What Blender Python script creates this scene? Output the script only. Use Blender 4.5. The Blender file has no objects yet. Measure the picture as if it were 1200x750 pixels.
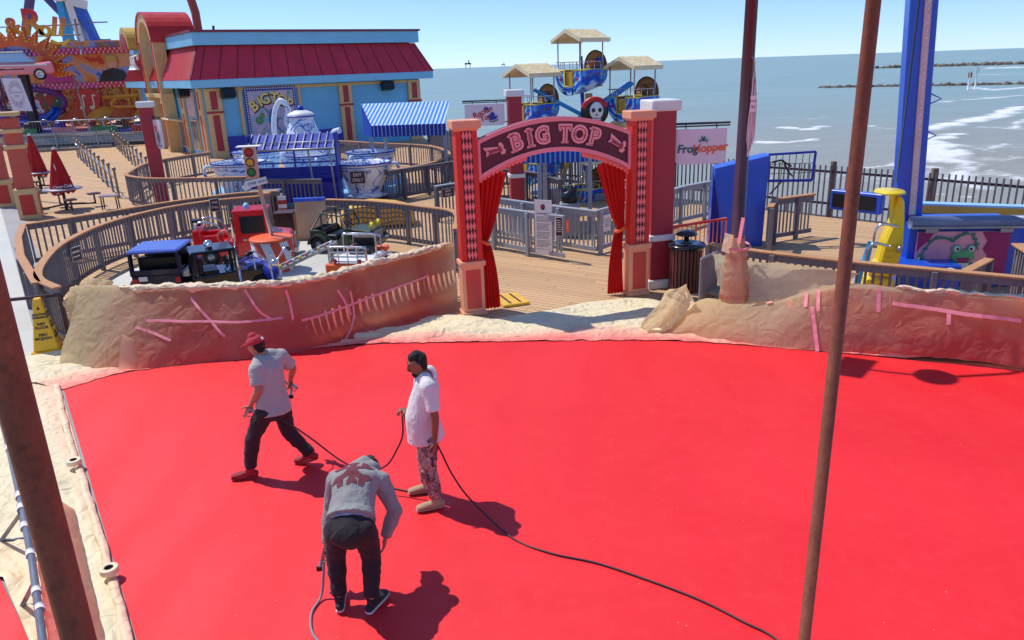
import bpy, bmesh, math, random
import numpy as np
from mathutils import Vector, Matrix, noise
random.seed(7)
scene = bpy.context.scene
COL = scene.collection
R = math.radians
# ---------------------------------------------------------------- camera
CAM_H = 4.3
PITCH, ROLL, FOC = R(18.5), R(2.05), 890.0
cam_d = bpy.data.cameras.new("camera"); cam = bpy.data.objects.new("camera", cam_d); COL.objects.link(cam)
cam_d.sensor_width = 36.0; cam_d.lens = 36.0 * FOC / 1200.0; cam_d.clip_end = 30000; cam_d.clip_start = 0.05
cp, sp, cr, sr = math.cos(PITCH), math.sin(PITCH), math.cos(ROLL), math.sin(ROLL)
cr_, up_, bk_ = (cr, -sr*sp, -sr*cp), (sr, cr*sp, cr*cp), (0, -cp, sp)
cam.matrix_world = Matrix(((cr_[0], up_[0], bk_[0], 0), (cr_[1], up_[1], bk_[1], 0), (cr_[2], up_[2], bk_[2], CAM_H), (0, 0, 0, 1)))
scene.camera = cam
# ---------------------------------------------------------------- sky, sun, exposure
SUN_TO = Vector((-0.455, 0.265, 0.85)).normalized()       # towards the sun
world = bpy.data.worlds.new("World"); scene.world = world; world.use_nodes = True
wn = world.node_tree; wn.nodes.clear()
sky = wn.nodes.new("ShaderNodeTexSky"); sky.sky_type = 'NISHITA'; sky.sun_disc = False
sky.sun_elevation = math.asin(SUN_TO.z); sky.sun_rotation = math.atan2(SUN_TO.x, SUN_TO.y)
sky.air_density = 0.65; sky.dust_density = 0.0; sky.ozone_density = 2.5; sky.altitude = 0
bg = wn.nodes.new("ShaderNodeBackground"); bg.inputs[1].default_value = 0.15
wo = wn.nodes.new("ShaderNodeOutputWorld")
tint = wn.nodes.new("ShaderNodeMix"); tint.data_type = 'RGBA'; tint.blend_type = 'MULTIPLY'; tint.inputs[0].default_value = 1.0
geo = wn.nodes.new("ShaderNodeTexCoord"); sep = wn.nodes.new("ShaderNodeSeparateXYZ"); wn.links.new(geo.outputs['Generated'], sep.inputs[0])
mr = wn.nodes.new("ShaderNodeMapRange"); mr.inputs[1].default_value = -0.02; mr.inputs[2].default_value = 0.5; wn.links.new(sep.outputs[2], mr.inputs[0])
hz_ = wn.nodes.new("ShaderNodeMix"); hz_.data_type = 'RGBA'; hz_.inputs[6].default_value = (0.48, 0.58, 0.80, 1); hz_.inputs[7].default_value = (0.98, 1.02, 1.15, 1); wn.links.new(mr.outputs[0], hz_.inputs[0])
wn.links.new(hz_.outputs[2], tint.inputs[7]); wn.links.new(sky.outputs[0], tint.inputs[6])
wn.links.new(tint.outputs[2], bg.inputs[0]); wn.links.new(bg.outputs[0], wo.inputs[0])
sun_d = bpy.data.lights.new("sun", 'SUN'); sun_d.energy = 2.95; sun_d.angle = R(0.5); sun_d.color = (1.0, 0.96, 0.9)
sun = bpy.data.objects.new("sun", sun_d); COL.objects.link(sun)
sun.rotation_euler = SUN_TO.to_track_quat('Z', 'Y').to_euler()
scene.view_settings.view_transform = 'Standard'; scene.view_settings.look = 'None'
scene.view_settings.exposure = 0.43; scene.view_settings.gamma = 1.0
scene.cycles.max_bounces = 6; scene.cycles.transparent_max_bounces = 8

# ---------------------------------------------------------------- helpers
def ray(px, py):
    x = (px-600)/FOC; y = -(py-375)/FOC
    X = x*cr + y*sr; Y = -x*sr + y*cr
    return (X, cp + Y*sp, -sp + Y*cp)
def P(px, py, z=0.0):
    d = ray(px, py); t = (z-CAM_H)/d[2]; return Vector((d[0]*t, d[1]*t, z))
def at(px, py, Yd):
    d = ray(px, py); t = Yd/d[1]; return Vector((d[0]*t, Yd, CAM_H + d[2]*t))
def hexc(h, k=1.0):
    h = h.lstrip('#'); o = []
    for i in (0, 2, 4):
        c = int(h[i:i+2], 16)/255; c = c/12.92 if c <= .04045 else ((c+.055)/1.055)**2.4
        o.append(min(1, c*k))
    return tuple(o)
MATS = {}
def newmat(name):
    m = bpy.data.materials.new(name); m.use_nodes = True
    nt = m.node_tree; b = nt.nodes.get("Principled BSDF"); MATS[name] = m
    return m, nt, b
def N(nt, t, **k):
    n = nt.nodes.new(t)
    for a, v in k.items(): setattr(n, a, v)
    return n
def mth(nt, op, a, b=None, c=None, clamp=False):
    n = nt.nodes.new("ShaderNodeMath"); n.operation = op; n.use_clamp = clamp
    for i, v in enumerate((a, b, c)):
        if v is None: continue
        if isinstance(v, (int, float)): n.inputs[i].default_value = v
        else: nt.links.new(v, n.inputs[i])
    return n.outputs[0]
def mixc(nt, f, a, b):
    n = nt.nodes.new("ShaderNodeMix"); n.data_type = 'RGBA'
    for i, v in ((0, f), (6, a), (7, b)):
        if isinstance(v, (int, float)): n.inputs[i].default_value = v
        elif isinstance(v, tuple): n.inputs[i].default_value = (*v[:3], 1)
        else: nt.links.new(v, n.inputs[i])
    return n.outputs[2]
def tex_noise(nt, vec, scale, detail=4, rough=.55, dist=0):
    n = N(nt, "ShaderNodeTexNoise"); n.inputs['Scale'].default_value = scale; n.inputs['Detail'].default_value = detail
    n.inputs['Roughness'].default_value = rough; n.inputs['Distortion'].default_value = dist
    if vec is not None: nt.links.new(vec, n.inputs['Vector'])
    return n.outputs[0]
def ramp(nt, f, a, b, lo=0.0, hi=1.0):
    n = N(nt, "ShaderNodeMapRange"); n.inputs[1].default_value = a; n.inputs[2].default_value = b
    n.inputs[3].default_value = lo; n.inputs[4].default_value = hi
    nt.links.new(f, n.inputs[0]); return n.outputs[0]
def objco(nt, scale=(1, 1, 1), rot=(0, 0, 0)):
    t = N(nt, "ShaderNodeTexCoord"); m = N(nt, "ShaderNodeMapping")
    m.inputs['Scale'].default_value = scale; m.inputs['Rotation'].default_value = rot
    nt.links.new(t.outputs['Object'], m.inputs[0]); return m.outputs[0]
def bumpit(nt, b, h, strength=.3, dist=.01):
    n = N(nt, "ShaderNodeBump"); n.inputs['Strength'].default_value = strength; n.inputs['Distance'].default_value = dist
    nt.links.new(h, n.inputs['Height']); nt.links.new(n.outputs[0], b.inputs['Normal'])
def mat(name, col, rough=.55, var=.12, scale=2.5, bump=.12, bs=30, metal=0.0, stretch=(1, 1, 1), dirt=0.0, coat=0.0):
    """painted / plastic / wood surface with soft tonal wear, fine bump and uneven gloss"""
    if name in MATS: return MATS[name]
    if isinstance(col, str): col = hexc(col)
    m, nt, b = newmat(name)
    co = objco(nt, stretch)
    n1 = tex_noise(nt, co, scale, 6, .6)
    c = mixc(nt, ramp(nt, n1, .3, .7), tuple(x*(1-var) for x in col), tuple(min(1, x*(1+var)) for x in col))
    if dirt > 0:
        n3 = tex_noise(nt, co, scale*3.3, 8, .7)
        c = mixc(nt, ramp(nt, n3, .52, .75, 0, dirt), c, (.16, .13, .10))
    nt.links.new(c, b.inputs['Base Color'])
    n2 = tex_noise(nt, co, bs, 3)
    nt.links.new(ramp(nt, n1, .2, .8, max(.03, rough-.1), min(1, rough+.1)), b.inputs['Roughness'])
    b.inputs['Metallic'].default_value = metal
    if coat: b.inputs['Coat Weight'].default_value = coat
    if bump: bumpit(nt, b, n2, bump, .004)
    return m
class MB:
    """collects solids that belong to ONE mesh object"""
    def __init__(s): s.v = []; s.f = []; s.mi = []; s.M = None; s.cur = 0; s.sm = []; s.smooth = False
    def add(s, vs, fs, M=None):
        o = len(s.v)
        for p in vs:
            p = Vector(p)
            if M is not None: p = M @ p
            if s.M is not None: p = s.M @ p
            s.v.append(p)
        for f in fs: s.f.append([i+o for i in f]); s.mi.append(s.cur); s.sm.append(s.smooth)
        return s
    def box(s, c, d, rz=0, M=None, rx=0, ry=0):
        x, y, z = d[0]/2, d[1]/2, d[2]/2
        vs = [(-x,-y,-z),(x,-y,-z),(x,y,-z),(-x,y,-z),(-x,-y,z),(x,-y,z),(x,y,z),(-x,y,z)]
        T = Matrix.Translation(c) @ Matrix.Rotation(rz, 4, 'Z') @ Matrix.Rotation(ry, 4, 'Y') @ Matrix.Rotation(rx, 4, 'X')
        if M is not None: T = M @ T
        return s.add(vs, [(0,3,2,1),(4,5,6,7),(0,1,5,4),(1,2,6,5),(2,3,7,6),(3,0,4,7)], T)
    def bar(s, a, b, w, h=None):
        a, b = Vector(a), Vector(b); h = h or w; d = b-a; L = d.length
        T = Matrix.Translation((a+b)/2) @ d.to_track_quat('X', 'Z').to_matrix().to_4x4()
        return s.box((0,0,0), (L, w, h), M=T)
    def tube(s, pts, r, n=8, closed=False):
        pts = [Vector(p) for p in pts]; K = len(pts)
        rr = r if isinstance(r, (list, tuple)) else [r]*K
        vs = []; fs = []; up = Vector((0, 0, 1)); px = None
        for i, p in enumerate(pts):
            if closed: t = pts[(i+1) % K]-pts[i-1]
            else: t = pts[min(i+1, K-1)]-pts[max(i-1, 0)]
            t.normalize()
            if px is None:
                px = t.cross(up)
                if px.length < .05: px = t.cross(Vector((1, 0, 0)))
            px = px - t*px.dot(t); px.normalize(); py = t.cross(px)
            for k in range(n):
                a = 2*math.pi*k/n; vs.append(p + (px*math.cos(a)+py*math.sin(a))*rr[i])
        for i in range(K if closed else K-1):
            j = (i+1) % K
            for k in range(n):
                l = (k+1) % n; fs.append((i*n+k, j*n+k, j*n+l, i*n+l)[::-1])
        if not closed: fs.append(list(range(n))); fs.append(list(range((K-1)*n, K*n))[::-1])
        o = s.smooth; s.smooth = True; s.add(vs, fs); s.smooth = o
        return s
    def cyl(s, a, b, r0, r1=None, n=16):
        return s.tube([a, b], [r0, r0 if r1 is None else r1], n)
    def lathe(s, prof, M=None, n=24, a0=0, a1=2*math.pi, cap=False):
        full = abs(a1-a0-2*math.pi) < 1e-6; cnt = n if full else n+1
        vs = []; fs = []
        for (r, z) in prof:
            for k in range(cnt):
                a = a0+(a1-a0)*k/n; vs.append((r*math.cos(a), r*math.sin(a), z))
        for i in range(len(prof)-1):
            for k in range(n):
                l = (k+1) % cnt; fs.append((i*cnt+k, i*cnt+l, (i+1)*cnt+l, (i+1)*cnt+k))
        o = s.smooth; s.smooth = True; s.add(vs, fs, M); s.smooth = o
        return s
    def prism(s, poly, y0, y1, M=None):
        """polygon in XZ extruded along Y"""
        n = len(poly); vs = [(x, y0, z) for x, z in poly]+[(x, y1, z) for x, z in poly]
        fs = [list(range(n)), list(range(n, 2*n))[::-1]]+[(i, i+n, (i+1) % n+n, (i+1) % n) for i in range(n)]
        a = sum(poly[i][0]*poly[(i+1) % n][1]-poly[(i+1) % n][0]*poly[i][1] for i in range(n))
        if (a < 0) != (y1 < y0): fs = [tuple(f)[::-1] for f in fs]
        return s.add(vs, fs, M)
    def grid(s, fn, nu, nv, cu=False):
        vs = [fn(i/(nu), j/(nv)) for i in range(nu if cu else nu+1) for j in range(nv+1)]; fs = []
        K = nu if cu else nu+1
        for i in range(nu):
            for j in range(nv):
                a = i*(nv+1)+j; b = ((i+1) % K)*(nv+1)+j; fs.append((a, b, b+1, a+1))
        o = s.smooth; s.smooth = True; s.add(vs, fs); s.smooth = o
        return s
    def ball(s, c, r, n=12, sc=(1, 1, 1)):
        prof = [(math.sin(math.pi*i/(n//2+2))*1.0, -math.cos(math.pi*i/(n//2+2))) for i in range(n//2+3)]
        M = Matrix.Translation(c) @ Matrix.Diagonal((r*sc[0], r*sc[1], r*sc[2], 1))
        return s.lathe(prof, M, n)
    def text(s, t, size, M, ext=.004, off=0.0, shear=0.0, align='CENTER'):
        cu = bpy.data.curves.new("t", 'FONT'); cu.body = t; cu.size = size; cu.extrude = ext; cu.offset = off; cu.shear = shear
        cu.align_x = align; cu.align_y = 'CENTER'; cu.resolution_u = 3
        ob = bpy.data.objects.new("t", cu); me = ob.to_mesh()
        vs = [(v.co.x, -v.co.z, v.co.y) for v in me.vertices]; fs = [list(p.vertices) for p in me.polygons]
        s.add(vs, fs, M); ob.to_mesh_clear(); bpy.data.objects.remove(ob); bpy.data.curves.remove(cu)
        return s
    def ribbon(s, pts, w, z0, z1, closed=False):
        """board that follows a polyline on plan"""
        pts = [Vector((p[0], p[1])) for p in pts]; K = len(pts); vs = []
        zs = [p if isinstance(p, (int, float)) else 0 for p in [0]*K]
        for i, p in enumerate(pts):
            a = pts[i-1] if (i > 0 or closed) else None; b = pts[(i+1) % K] if (i < K-1 or closed) else None
            d1 = (p-a).normalized() if a is not None else None; d2 = (b-p).normalized() if b is not None else None
            d1 = d1 or d2; d2 = d2 or d1
            n = Vector((-(d1.y+d2.y), d1.x+d2.x)); n.normalize()
            k = 1/max(.5, n.dot(Vector((-d1.y, d1.x)))); n = n*(w/2*k)
            vs += [(p.x+n.x, p.y+n.y, z0), (p.x-n.x, p.y-n.y, z0), (p.x-n.x, p.y-n.y, z1), (p.x+n.x, p.y+n.y, z1)]
        fs = []
        for i in range(K if closed else K-1):
            a = i*4; b = ((i+1) % K)*4
            for k in range(4): l = (k+1) % 4; fs.append((a+k, a+l, b+l, b+k))
        if not closed: fs += [(0, 3, 2, 1), (K*4-4, K*4-3, K*4-2, K*4-1)]
        return s.add(vs, fs)
    def build(s, name, mats, parent=None, world=False, bevel=0.0, smooth=None, label=None):
        me = bpy.data.meshes.new(name)
        vs = s.v
        if world and parent is not None:
            Mi = ROOTM[parent.name].inverted(); vs = [Mi @ v for v in vs]
        me.from_pydata([tuple(v) for v in vs], [], s.f); me.update()
        if not isinstance(mats, (list, tuple)): mats = [mats]
        for m in mats: me.materials.append(m)
        me.polygons.foreach_set('material_index', [min(i, len(mats)-1) for i in s.mi])
        me.polygons.foreach_set('use_smooth', [bool(q) if smooth is None else smooth for q in s.sm])
        ob = bpy.data.objects.new(name, me); COL.objects.link(ob)
        if parent is not None: ob.parent = parent
        if bevel:
            md = ob.modifiers.new("b", 'BEVEL'); md.width = bevel; md.segments = 1; md.limit_method = 'ANGLE'; md.angle_limit = R(40)
        if label: ob['label'] = label
        return ob
ROOTM = {}
def thing(name, label, cat, loc=(0, 0, 0), rz=0.0, group=None):
    o = bpy.data.objects.new(name, None); COL.objects.link(o); o.empty_display_size = .2
    o.location = loc; o.rotation_euler = (0, 0, rz); o['label'] = label; o['category'] = cat
    if group: o['group'] = group
    ROOTM[o.name] = Matrix.Translation(loc) @ Matrix.Rotation(rz, 4, 'Z')
    return o
def tag(o, label, cat, group=None, kind=None):
    o['label'] = label; o['category'] = cat
    if group: o['group'] = group
    if kind: o['kind'] = kind
    return o
def struct(o, label=None):
    o['kind'] = 'structure'
    o['label'] = label or o.name.replace('_', ' '); o['category'] = o.name.replace('_', ' ')
    return o
def recentre(ob, loc):
    """put a single-mesh thing's origin at its base"""
    loc = Vector(loc)
    ob.data.transform(Matrix.Translation(-loc)); ob.location = loc; return ob
def copy_tree(o, label, loc=None, rz=None):
    c = o.copy(); COL.objects.link(c); c['label'] = label
    if loc is not None: c.location = loc
    if rz is not None: c.rotation_euler = (0, 0, rz)
    def rec(src, dst):
        for ch in src.children:
            d = ch.copy(); COL.objects.link(d); d.parent = dst; rec(ch, d)
    rec(o, c); return c
def catmull(pts, n=6, closed=False):
    pts = [Vector(p) for p in pts]; K = len(pts); out = []
    for i in range(K if closed else K-1):
        if closed: a, b, c, d = pts[i-1], pts[i], pts[(i+1) % K], pts[(i+2) % K]
        else: a, b, c, d = pts[max(i-1, 0)], pts[i], pts[i+1], pts[min(i+2, K-1)]
        for k in range(n):
            t = k/n; out.append(.5*((2*b)+(c-a)*t+(2*a-5*b+4*c-d)*t*t+(3*b-a-3*c+d)*t**3))
    if not closed: out.append(pts[-1])
    return out
def resample(pts, step):
    pts = [Vector(p) for p in pts]; out = []; acc = 0.0; nxt = 0.0
    for a, b in zip(pts, pts[1:]):
        L = (b-a).length
        while nxt <= acc+L+1e-6:
            t = (nxt-acc)/L if L else 0; out.append((a.lerp(b, t), (b-a).normalized())); nxt += step
        acc += L
    return out
def plen(pts): return sum((Vector(b)-Vector(a)).length for a, b in zip(pts, pts[1:]))
def nz(p, s=1.0, off=0.0): return noise.noise(Vector((p[0]*s+off, p[1]*s-off*.7, p[2]*s+off*.3)))

# ---------------------------------------------------------------- materials
def boards_mat(name, col, width=.14, ang=0.0, groove=.06, var=.25, rough=.7, dirt=.25, len_=3.6):
    if isinstance(col, str): col = hexc(col)
    m, nt, b = newmat(name)
    co = objco(nt, (1, 1, 1), (0, 0, ang))
    s = N(nt, "ShaderNodeSeparateXYZ"); nt.links.new(co, s.inputs[0])
    u = mth(nt, 'DIVIDE', s.outputs[1], width); fl = mth(nt, 'FLOOR', u); fr = mth(nt, 'FRACT', u)
    off = mth(nt, 'MULTIPLY', fl, 1.37)
    lv = mth(nt, 'ADD', mth(nt, 'DIVIDE', s.outputs[0], len_), off); lf = mth(nt, 'FLOOR', lv); lr = mth(nt, 'FRACT', lv)
    g = mth(nt, 'MAXIMUM', mth(nt, 'GREATER_THAN', mth(nt, 'ABSOLUTE', mth(nt, 'SUBTRACT', fr, .5)), .5-groove), mth(nt, 'LESS_THAN', lr, .003))
    cx = N(nt, "ShaderNodeCombineXYZ"); nt.links.new(fl, cx.inputs[0]); nt.links.new(lf, cx.inputs[1])
    wn_ = N(nt, "ShaderNodeTexWhiteNoise"); nt.links.new(cx.outputs[0], wn_.inputs[0])
    c = mixc(nt, wn_.outputs[0], tuple(x*(1-var) for x in col), tuple(min(1, x*(1+var)) for x in col))
    grain = tex_noise(nt, objco(nt, (1.2, 26, 8), (0, 0, ang)), 3, 5, .65)
    c = mixc(nt, ramp(nt, grain, .35, .75, 0, .28), c, tuple(x*.55 for x in col))
    big = tex_noise(nt, co, .35, 6, .65)
    c = mixc(nt, ramp(nt, big, .45, .75, 0, dirt), c, tuple(x*.62 for x in col))
    c = mixc(nt, g, c, (.05, .035, .025))
    nt.links.new(c, b.inputs['Base Color']); b.inputs['Roughness'].default_value = rough
    bumpit(nt, b, mth(nt, 'SUBTRACT', grain, g), .35, .006)
    return m
def wood_mat(name, col, var=.22, rough=.75):
    if isinstance(col, str): col = hexc(col)
    m, nt, b = newmat(name)
    co = objco(nt); n1 = tex_noise(nt, objco(nt, (7, 7, 1.4)), 3, 6, .65); n2 = tex_noise(nt, co, 1.1, 5, .6)
    wn_ = N(nt, "ShaderNodeTexNoise"); wn_.inputs['Scale'].default_value = 9; nt.links.new(co, wn_.inputs[0])
    c = mixc(nt, ramp(nt, n1, .3, .75), tuple(x*(1-var) for x in col), tuple(min(1, x*(1+var)) for x in col))
    c = mixc(nt, ramp(nt, n2, .45, .7, 0, .4), c, tuple(x*.72 for x in col))
    nt.links.new(c, b.inputs['Base Color']); b.inputs['Roughness'].default_value = rough
    bumpit(nt, b, n1, .3, .004); return m
def stripes_mat(name, c1, c2, period, axis=0, duty=.5, rough=.6, translucent=0.0):
    if isinstance(c1, str): c1 = hexc(c1)
    if isinstance(c2, str): c2 = hexc(c2)
    m, nt, b = newmat(name); co = objco(nt)
    s = N(nt, "ShaderNodeSeparateXYZ"); nt.links.new(co, s.inputs[0])
    f = mth(nt, 'GREATER_THAN', mth(nt, 'FRACT', mth(nt, 'DIVIDE', s.outputs[axis], period)), duty)
    n1 = tex_noise(nt, co, 4, 5)
    c = mixc(nt, f, c1, c2); c = mixc(nt, ramp(nt, n1, .4, .8, 0, .25), c, (.1, .1, .12))
    nt.links.new(c, b.inputs['Base Color']); b.inputs['Roughness'].default_value = rough
    if translucent:
        tr = N(nt, "ShaderNodeBsdfTranslucent"); nt.links.new(c, tr.inputs[0]); mx = N(nt, "ShaderNodeMixShader"); mx.inputs[0].default_value = translucent
        nt.links.new(b.outputs[0], mx.inputs[1]); nt.links.new(tr.outputs[0], mx.inputs[2]); nt.links.new(mx.outputs[0], nt.nodes['Material Output'].inputs[0])
    return m
def paper_mat(name, base='#d9c9a2', trans=.45, fold=0.0):
    m, nt, b = newmat(name); col = hexc(base)
    co = objco(nt)
    n1 = tex_noise(nt, co, 1.3, 6, .6); n2 = tex_noise(nt, co, 2.6, 4, .5, 1.2); vor = N(nt, "ShaderNodeTexVoronoi", feature='DISTANCE_TO_EDGE'); vor.inputs['Scale'].default_value = 4.5
    wv = N(nt, "ShaderNodeVectorMath", operation='ADD'); nt.links.new(co, wv.inputs[0])
    nn = N(nt, "ShaderNodeTexNoise"); nn.inputs['Scale'].default_value = 3; nt.links.new(co, nn.inputs[0]); sc = N(nt, "ShaderNodeVectorMath", operation='SCALE'); sc.inputs[3].default_value = .5
    nt.links.new(nn.outputs[1], sc.inputs[0]); nt.links.new(sc.outputs[0], wv.inputs[1]); nt.links.new(wv.outputs[0], vor.inputs[0])
    at_ = N(nt, "ShaderNodeAttribute", attribute_name='spray')
    f = mth(nt, 'MULTIPLY', at_.outputs[2], ramp(nt, n1, .25, .65, .55, 1.1), clamp=True)
    c = mixc(nt, ramp(nt, n2, .35, .7, 0, .35), col, tuple(x*.84 for x in col))
    c = mixc(nt, mth(nt, 'MULTIPLY', f, 1.0, clamp=True), c, (.90, .20, .16))
    nt.links.new(c, b.inputs['Base Color']); b.inputs['Roughness'].default_value = .62
    h = mth(nt, 'ADD', mth(nt, 'MULTIPLY', ramp(nt, vor.outputs[0], 0, .5), 1.0), mth(nt, 'MULTIPLY', n2, .3))
    if fold:
        v2 = N(nt, "ShaderNodeTexVoronoi", feature='DISTANCE_TO_EDGE'); v2.inputs['Scale'].default_value = 1.5; mp2 = N(nt, "ShaderNodeMapping"); mp2.inputs['Scale'].default_value = (.8, 2.0, 1); mp2.inputs['Rotation'].default_value = (0, 0, .25)
        nt.links.new(wv.outputs[0], mp2.inputs[0]); nt.links.new(mp2.outputs[0], v2.inputs[0]); h = mth(nt, 'ADD', h, mth(nt, 'MULTIPLY', ramp(nt, v2.outputs[0], 0, .3), fold))
        c3 = mixc(nt, ramp(nt, v2.outputs[0], 0, .012, .18, 0), c, tuple(x*.55 for x in col)); nt.links.new(c3, b.inputs['Base Color'])
    bumpit(nt, b, h, .6, .03 if not fold else .035)
    tr = N(nt, "ShaderNodeBsdfTranslucent"); nt.links.new(c, tr.inputs[0])
    mx = N(nt, "ShaderNodeMixShader"); mx.inputs[0].default_value = trans
    nt.links.new(b.outputs[0], mx.inputs[1]); nt.links.new(tr.outputs[0], mx.inputs[2]); nt.links.new(mx.outputs[0], nt.nodes['Material Output'].inputs[0])
    return m
def pattern_mat(name, base, pat, scale=4, lo=.5, hi=.53, rough=.25, pat2=None, dist=2.0, coat=.3):
    """glazed white with painted scrollwork, swirly hull paint, camouflage cloth"""
    base, pat = [hexc(x) if isinstance(x, str) else x for x in (base, pat)]
    m, nt, b = newmat(name); co = objco(nt)
    n = tex_noise(nt, co, scale, 2, .5, dist)
    ridge = mth(nt, 'ABSOLUTE', mth(nt, 'SUBTRACT', n, .5))
    c = mixc(nt, ramp(nt, ridge, hi-.5, lo-.5+.004) if lo < hi else ramp(nt, n, lo, lo+.03), base, pat)
    if pat2 is not None:
        n2 = tex_noise(nt, co, scale*1.7, 3, .5, dist)
        c = mixc(nt, ramp(nt, n2, .56, .6), c, hexc(pat2) if isinstance(pat2, str) else pat2)
    nt.links.new(c, b.inputs['Base Color']); b.inputs['Roughness'].default_value = rough; b.inputs['Coat Weight'].default_value = coat
    return m
M_DECK = boards_mat("deck_boards", '#cfa678', .14, R(33), .05, .13)
M_DECKN = boards_mat("sea_deck_boards", '#dc9a60', .14, R(-20), .05, .13)
M_RAILW = wood_mat("orange_timber", '#c08a5c'); M_BAL = wood_mat("weathered_grey_timber", '#80797c'); M_BALD = wood_mat("dark_grey_timber", '#62606a')
M_BALL = wood_mat("grey_painted_timber", '#9a9fa6', .1, .55)
M_CONC = mat("concrete", '#a19d9c', .8, .12, .6, .4, 20, dirt=.2); M_CONCL = mat("pale_concrete", '#c9c6bb', .8, .08, .6, .3, 20, dirt=.15)
M_WHITE = mat("white_paint", '#e6e4df', .45, .05, dirt=.08); M_BLACK = mat("black_plastic", '#151518', .35, .2, bump=.05)
M_CHROME = mat("chrome", '#d8d8da', .18, .05, metal=1.0, bump=0); M_STEEL = mat("grey_steel", '#9b9c9e', .4, .12, metal=.7); M_GREYP = mat("grey_paint", '#8b9096', .5, .08)
M_RED = mat("red_paint", '#c4241a', .4, .1, dirt=.06); M_CORAL = mat("coral_paint", '#e2705c', .5, .08, dirt=.08); M_MAROON = mat("maroon_paint", '#a82a38', .5, .08, dirt=.08)
M_TAN = mat("tan_trim", '#dcb47a', .6, .08, dirt=.1); M_PEACH = mat("peach_trim", '#eaa37c', .55, .07, dirt=.08); M_BLUEW = mat("building_blue", '#72b9e0', .75, .10, .7, dirt=.22)
M_BLUEF = mat("fascia_blue", '#82c4e6', .6, .06, 1, dirt=.08); M_ROOF = mat("red_metal_roof", '#c42c42', .45, .12, 1.2, dirt=.1); M_ROOFD = mat("roof_seam", '#87182c', .45, .1)
M_BLUE = mat("royal_blue", '#1f55c8', .35, .08, dirt=.05, coat=.2); M_NAVY = mat("navy_blue", '#2130a0', .4, .1); M_SKYB = mat("sky_blue", '#35a6df', .45, .08); M_YEL = mat("yellow_plastic", '#f0cf22', .4, .08, coat=.2)
M_GOLD = mat("ochre_trim", '#c9a440', .5, .08); M_PINK = mat("pink_paint", '#f08f96', .45, .06); M_DMAR = mat("dark_maroon", '#5c1a30', .5, .08)
M_GLASS = mat("dark_glass", '#1a2026', .08, .1, bump=0); M_RUBBER = mat("rubber", '#1d1c1c', .85, .2); M_ORANGE = mat("orange_plastic", '#f0652a', .45, .07)
M_GREEN = mat("olive_green", '#3c4a35', .4, .1); M_CREAM = mat("cream", '#e9d9b0', .6, .08); M_BROWNW = wood_mat("barrel_wood", '#b07d44'); M_SIGN = mat("sign_face", '#e3d5dd', .4, .03)
M_PURP = mat("purple_steel", '#514a8c', .45, .1); M_TAPE = mat("masking_tape", '#f2949a', .7, .06); M_TEAL = mat("teal_paint", '#22666b', .5, .08); M_TXT = mat("sign_ink", '#2a2a33', .6, .1)
M_LBLUE = mat("light_blue", '#9cc8e8', .4, .06); M_TAR = mat("dark_brown_paint", '#42222a', .45, .15, dirt=.1); M_MESHG = mat("queue_metal", '#8f8274', .4, .1, metal=.6)
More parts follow.
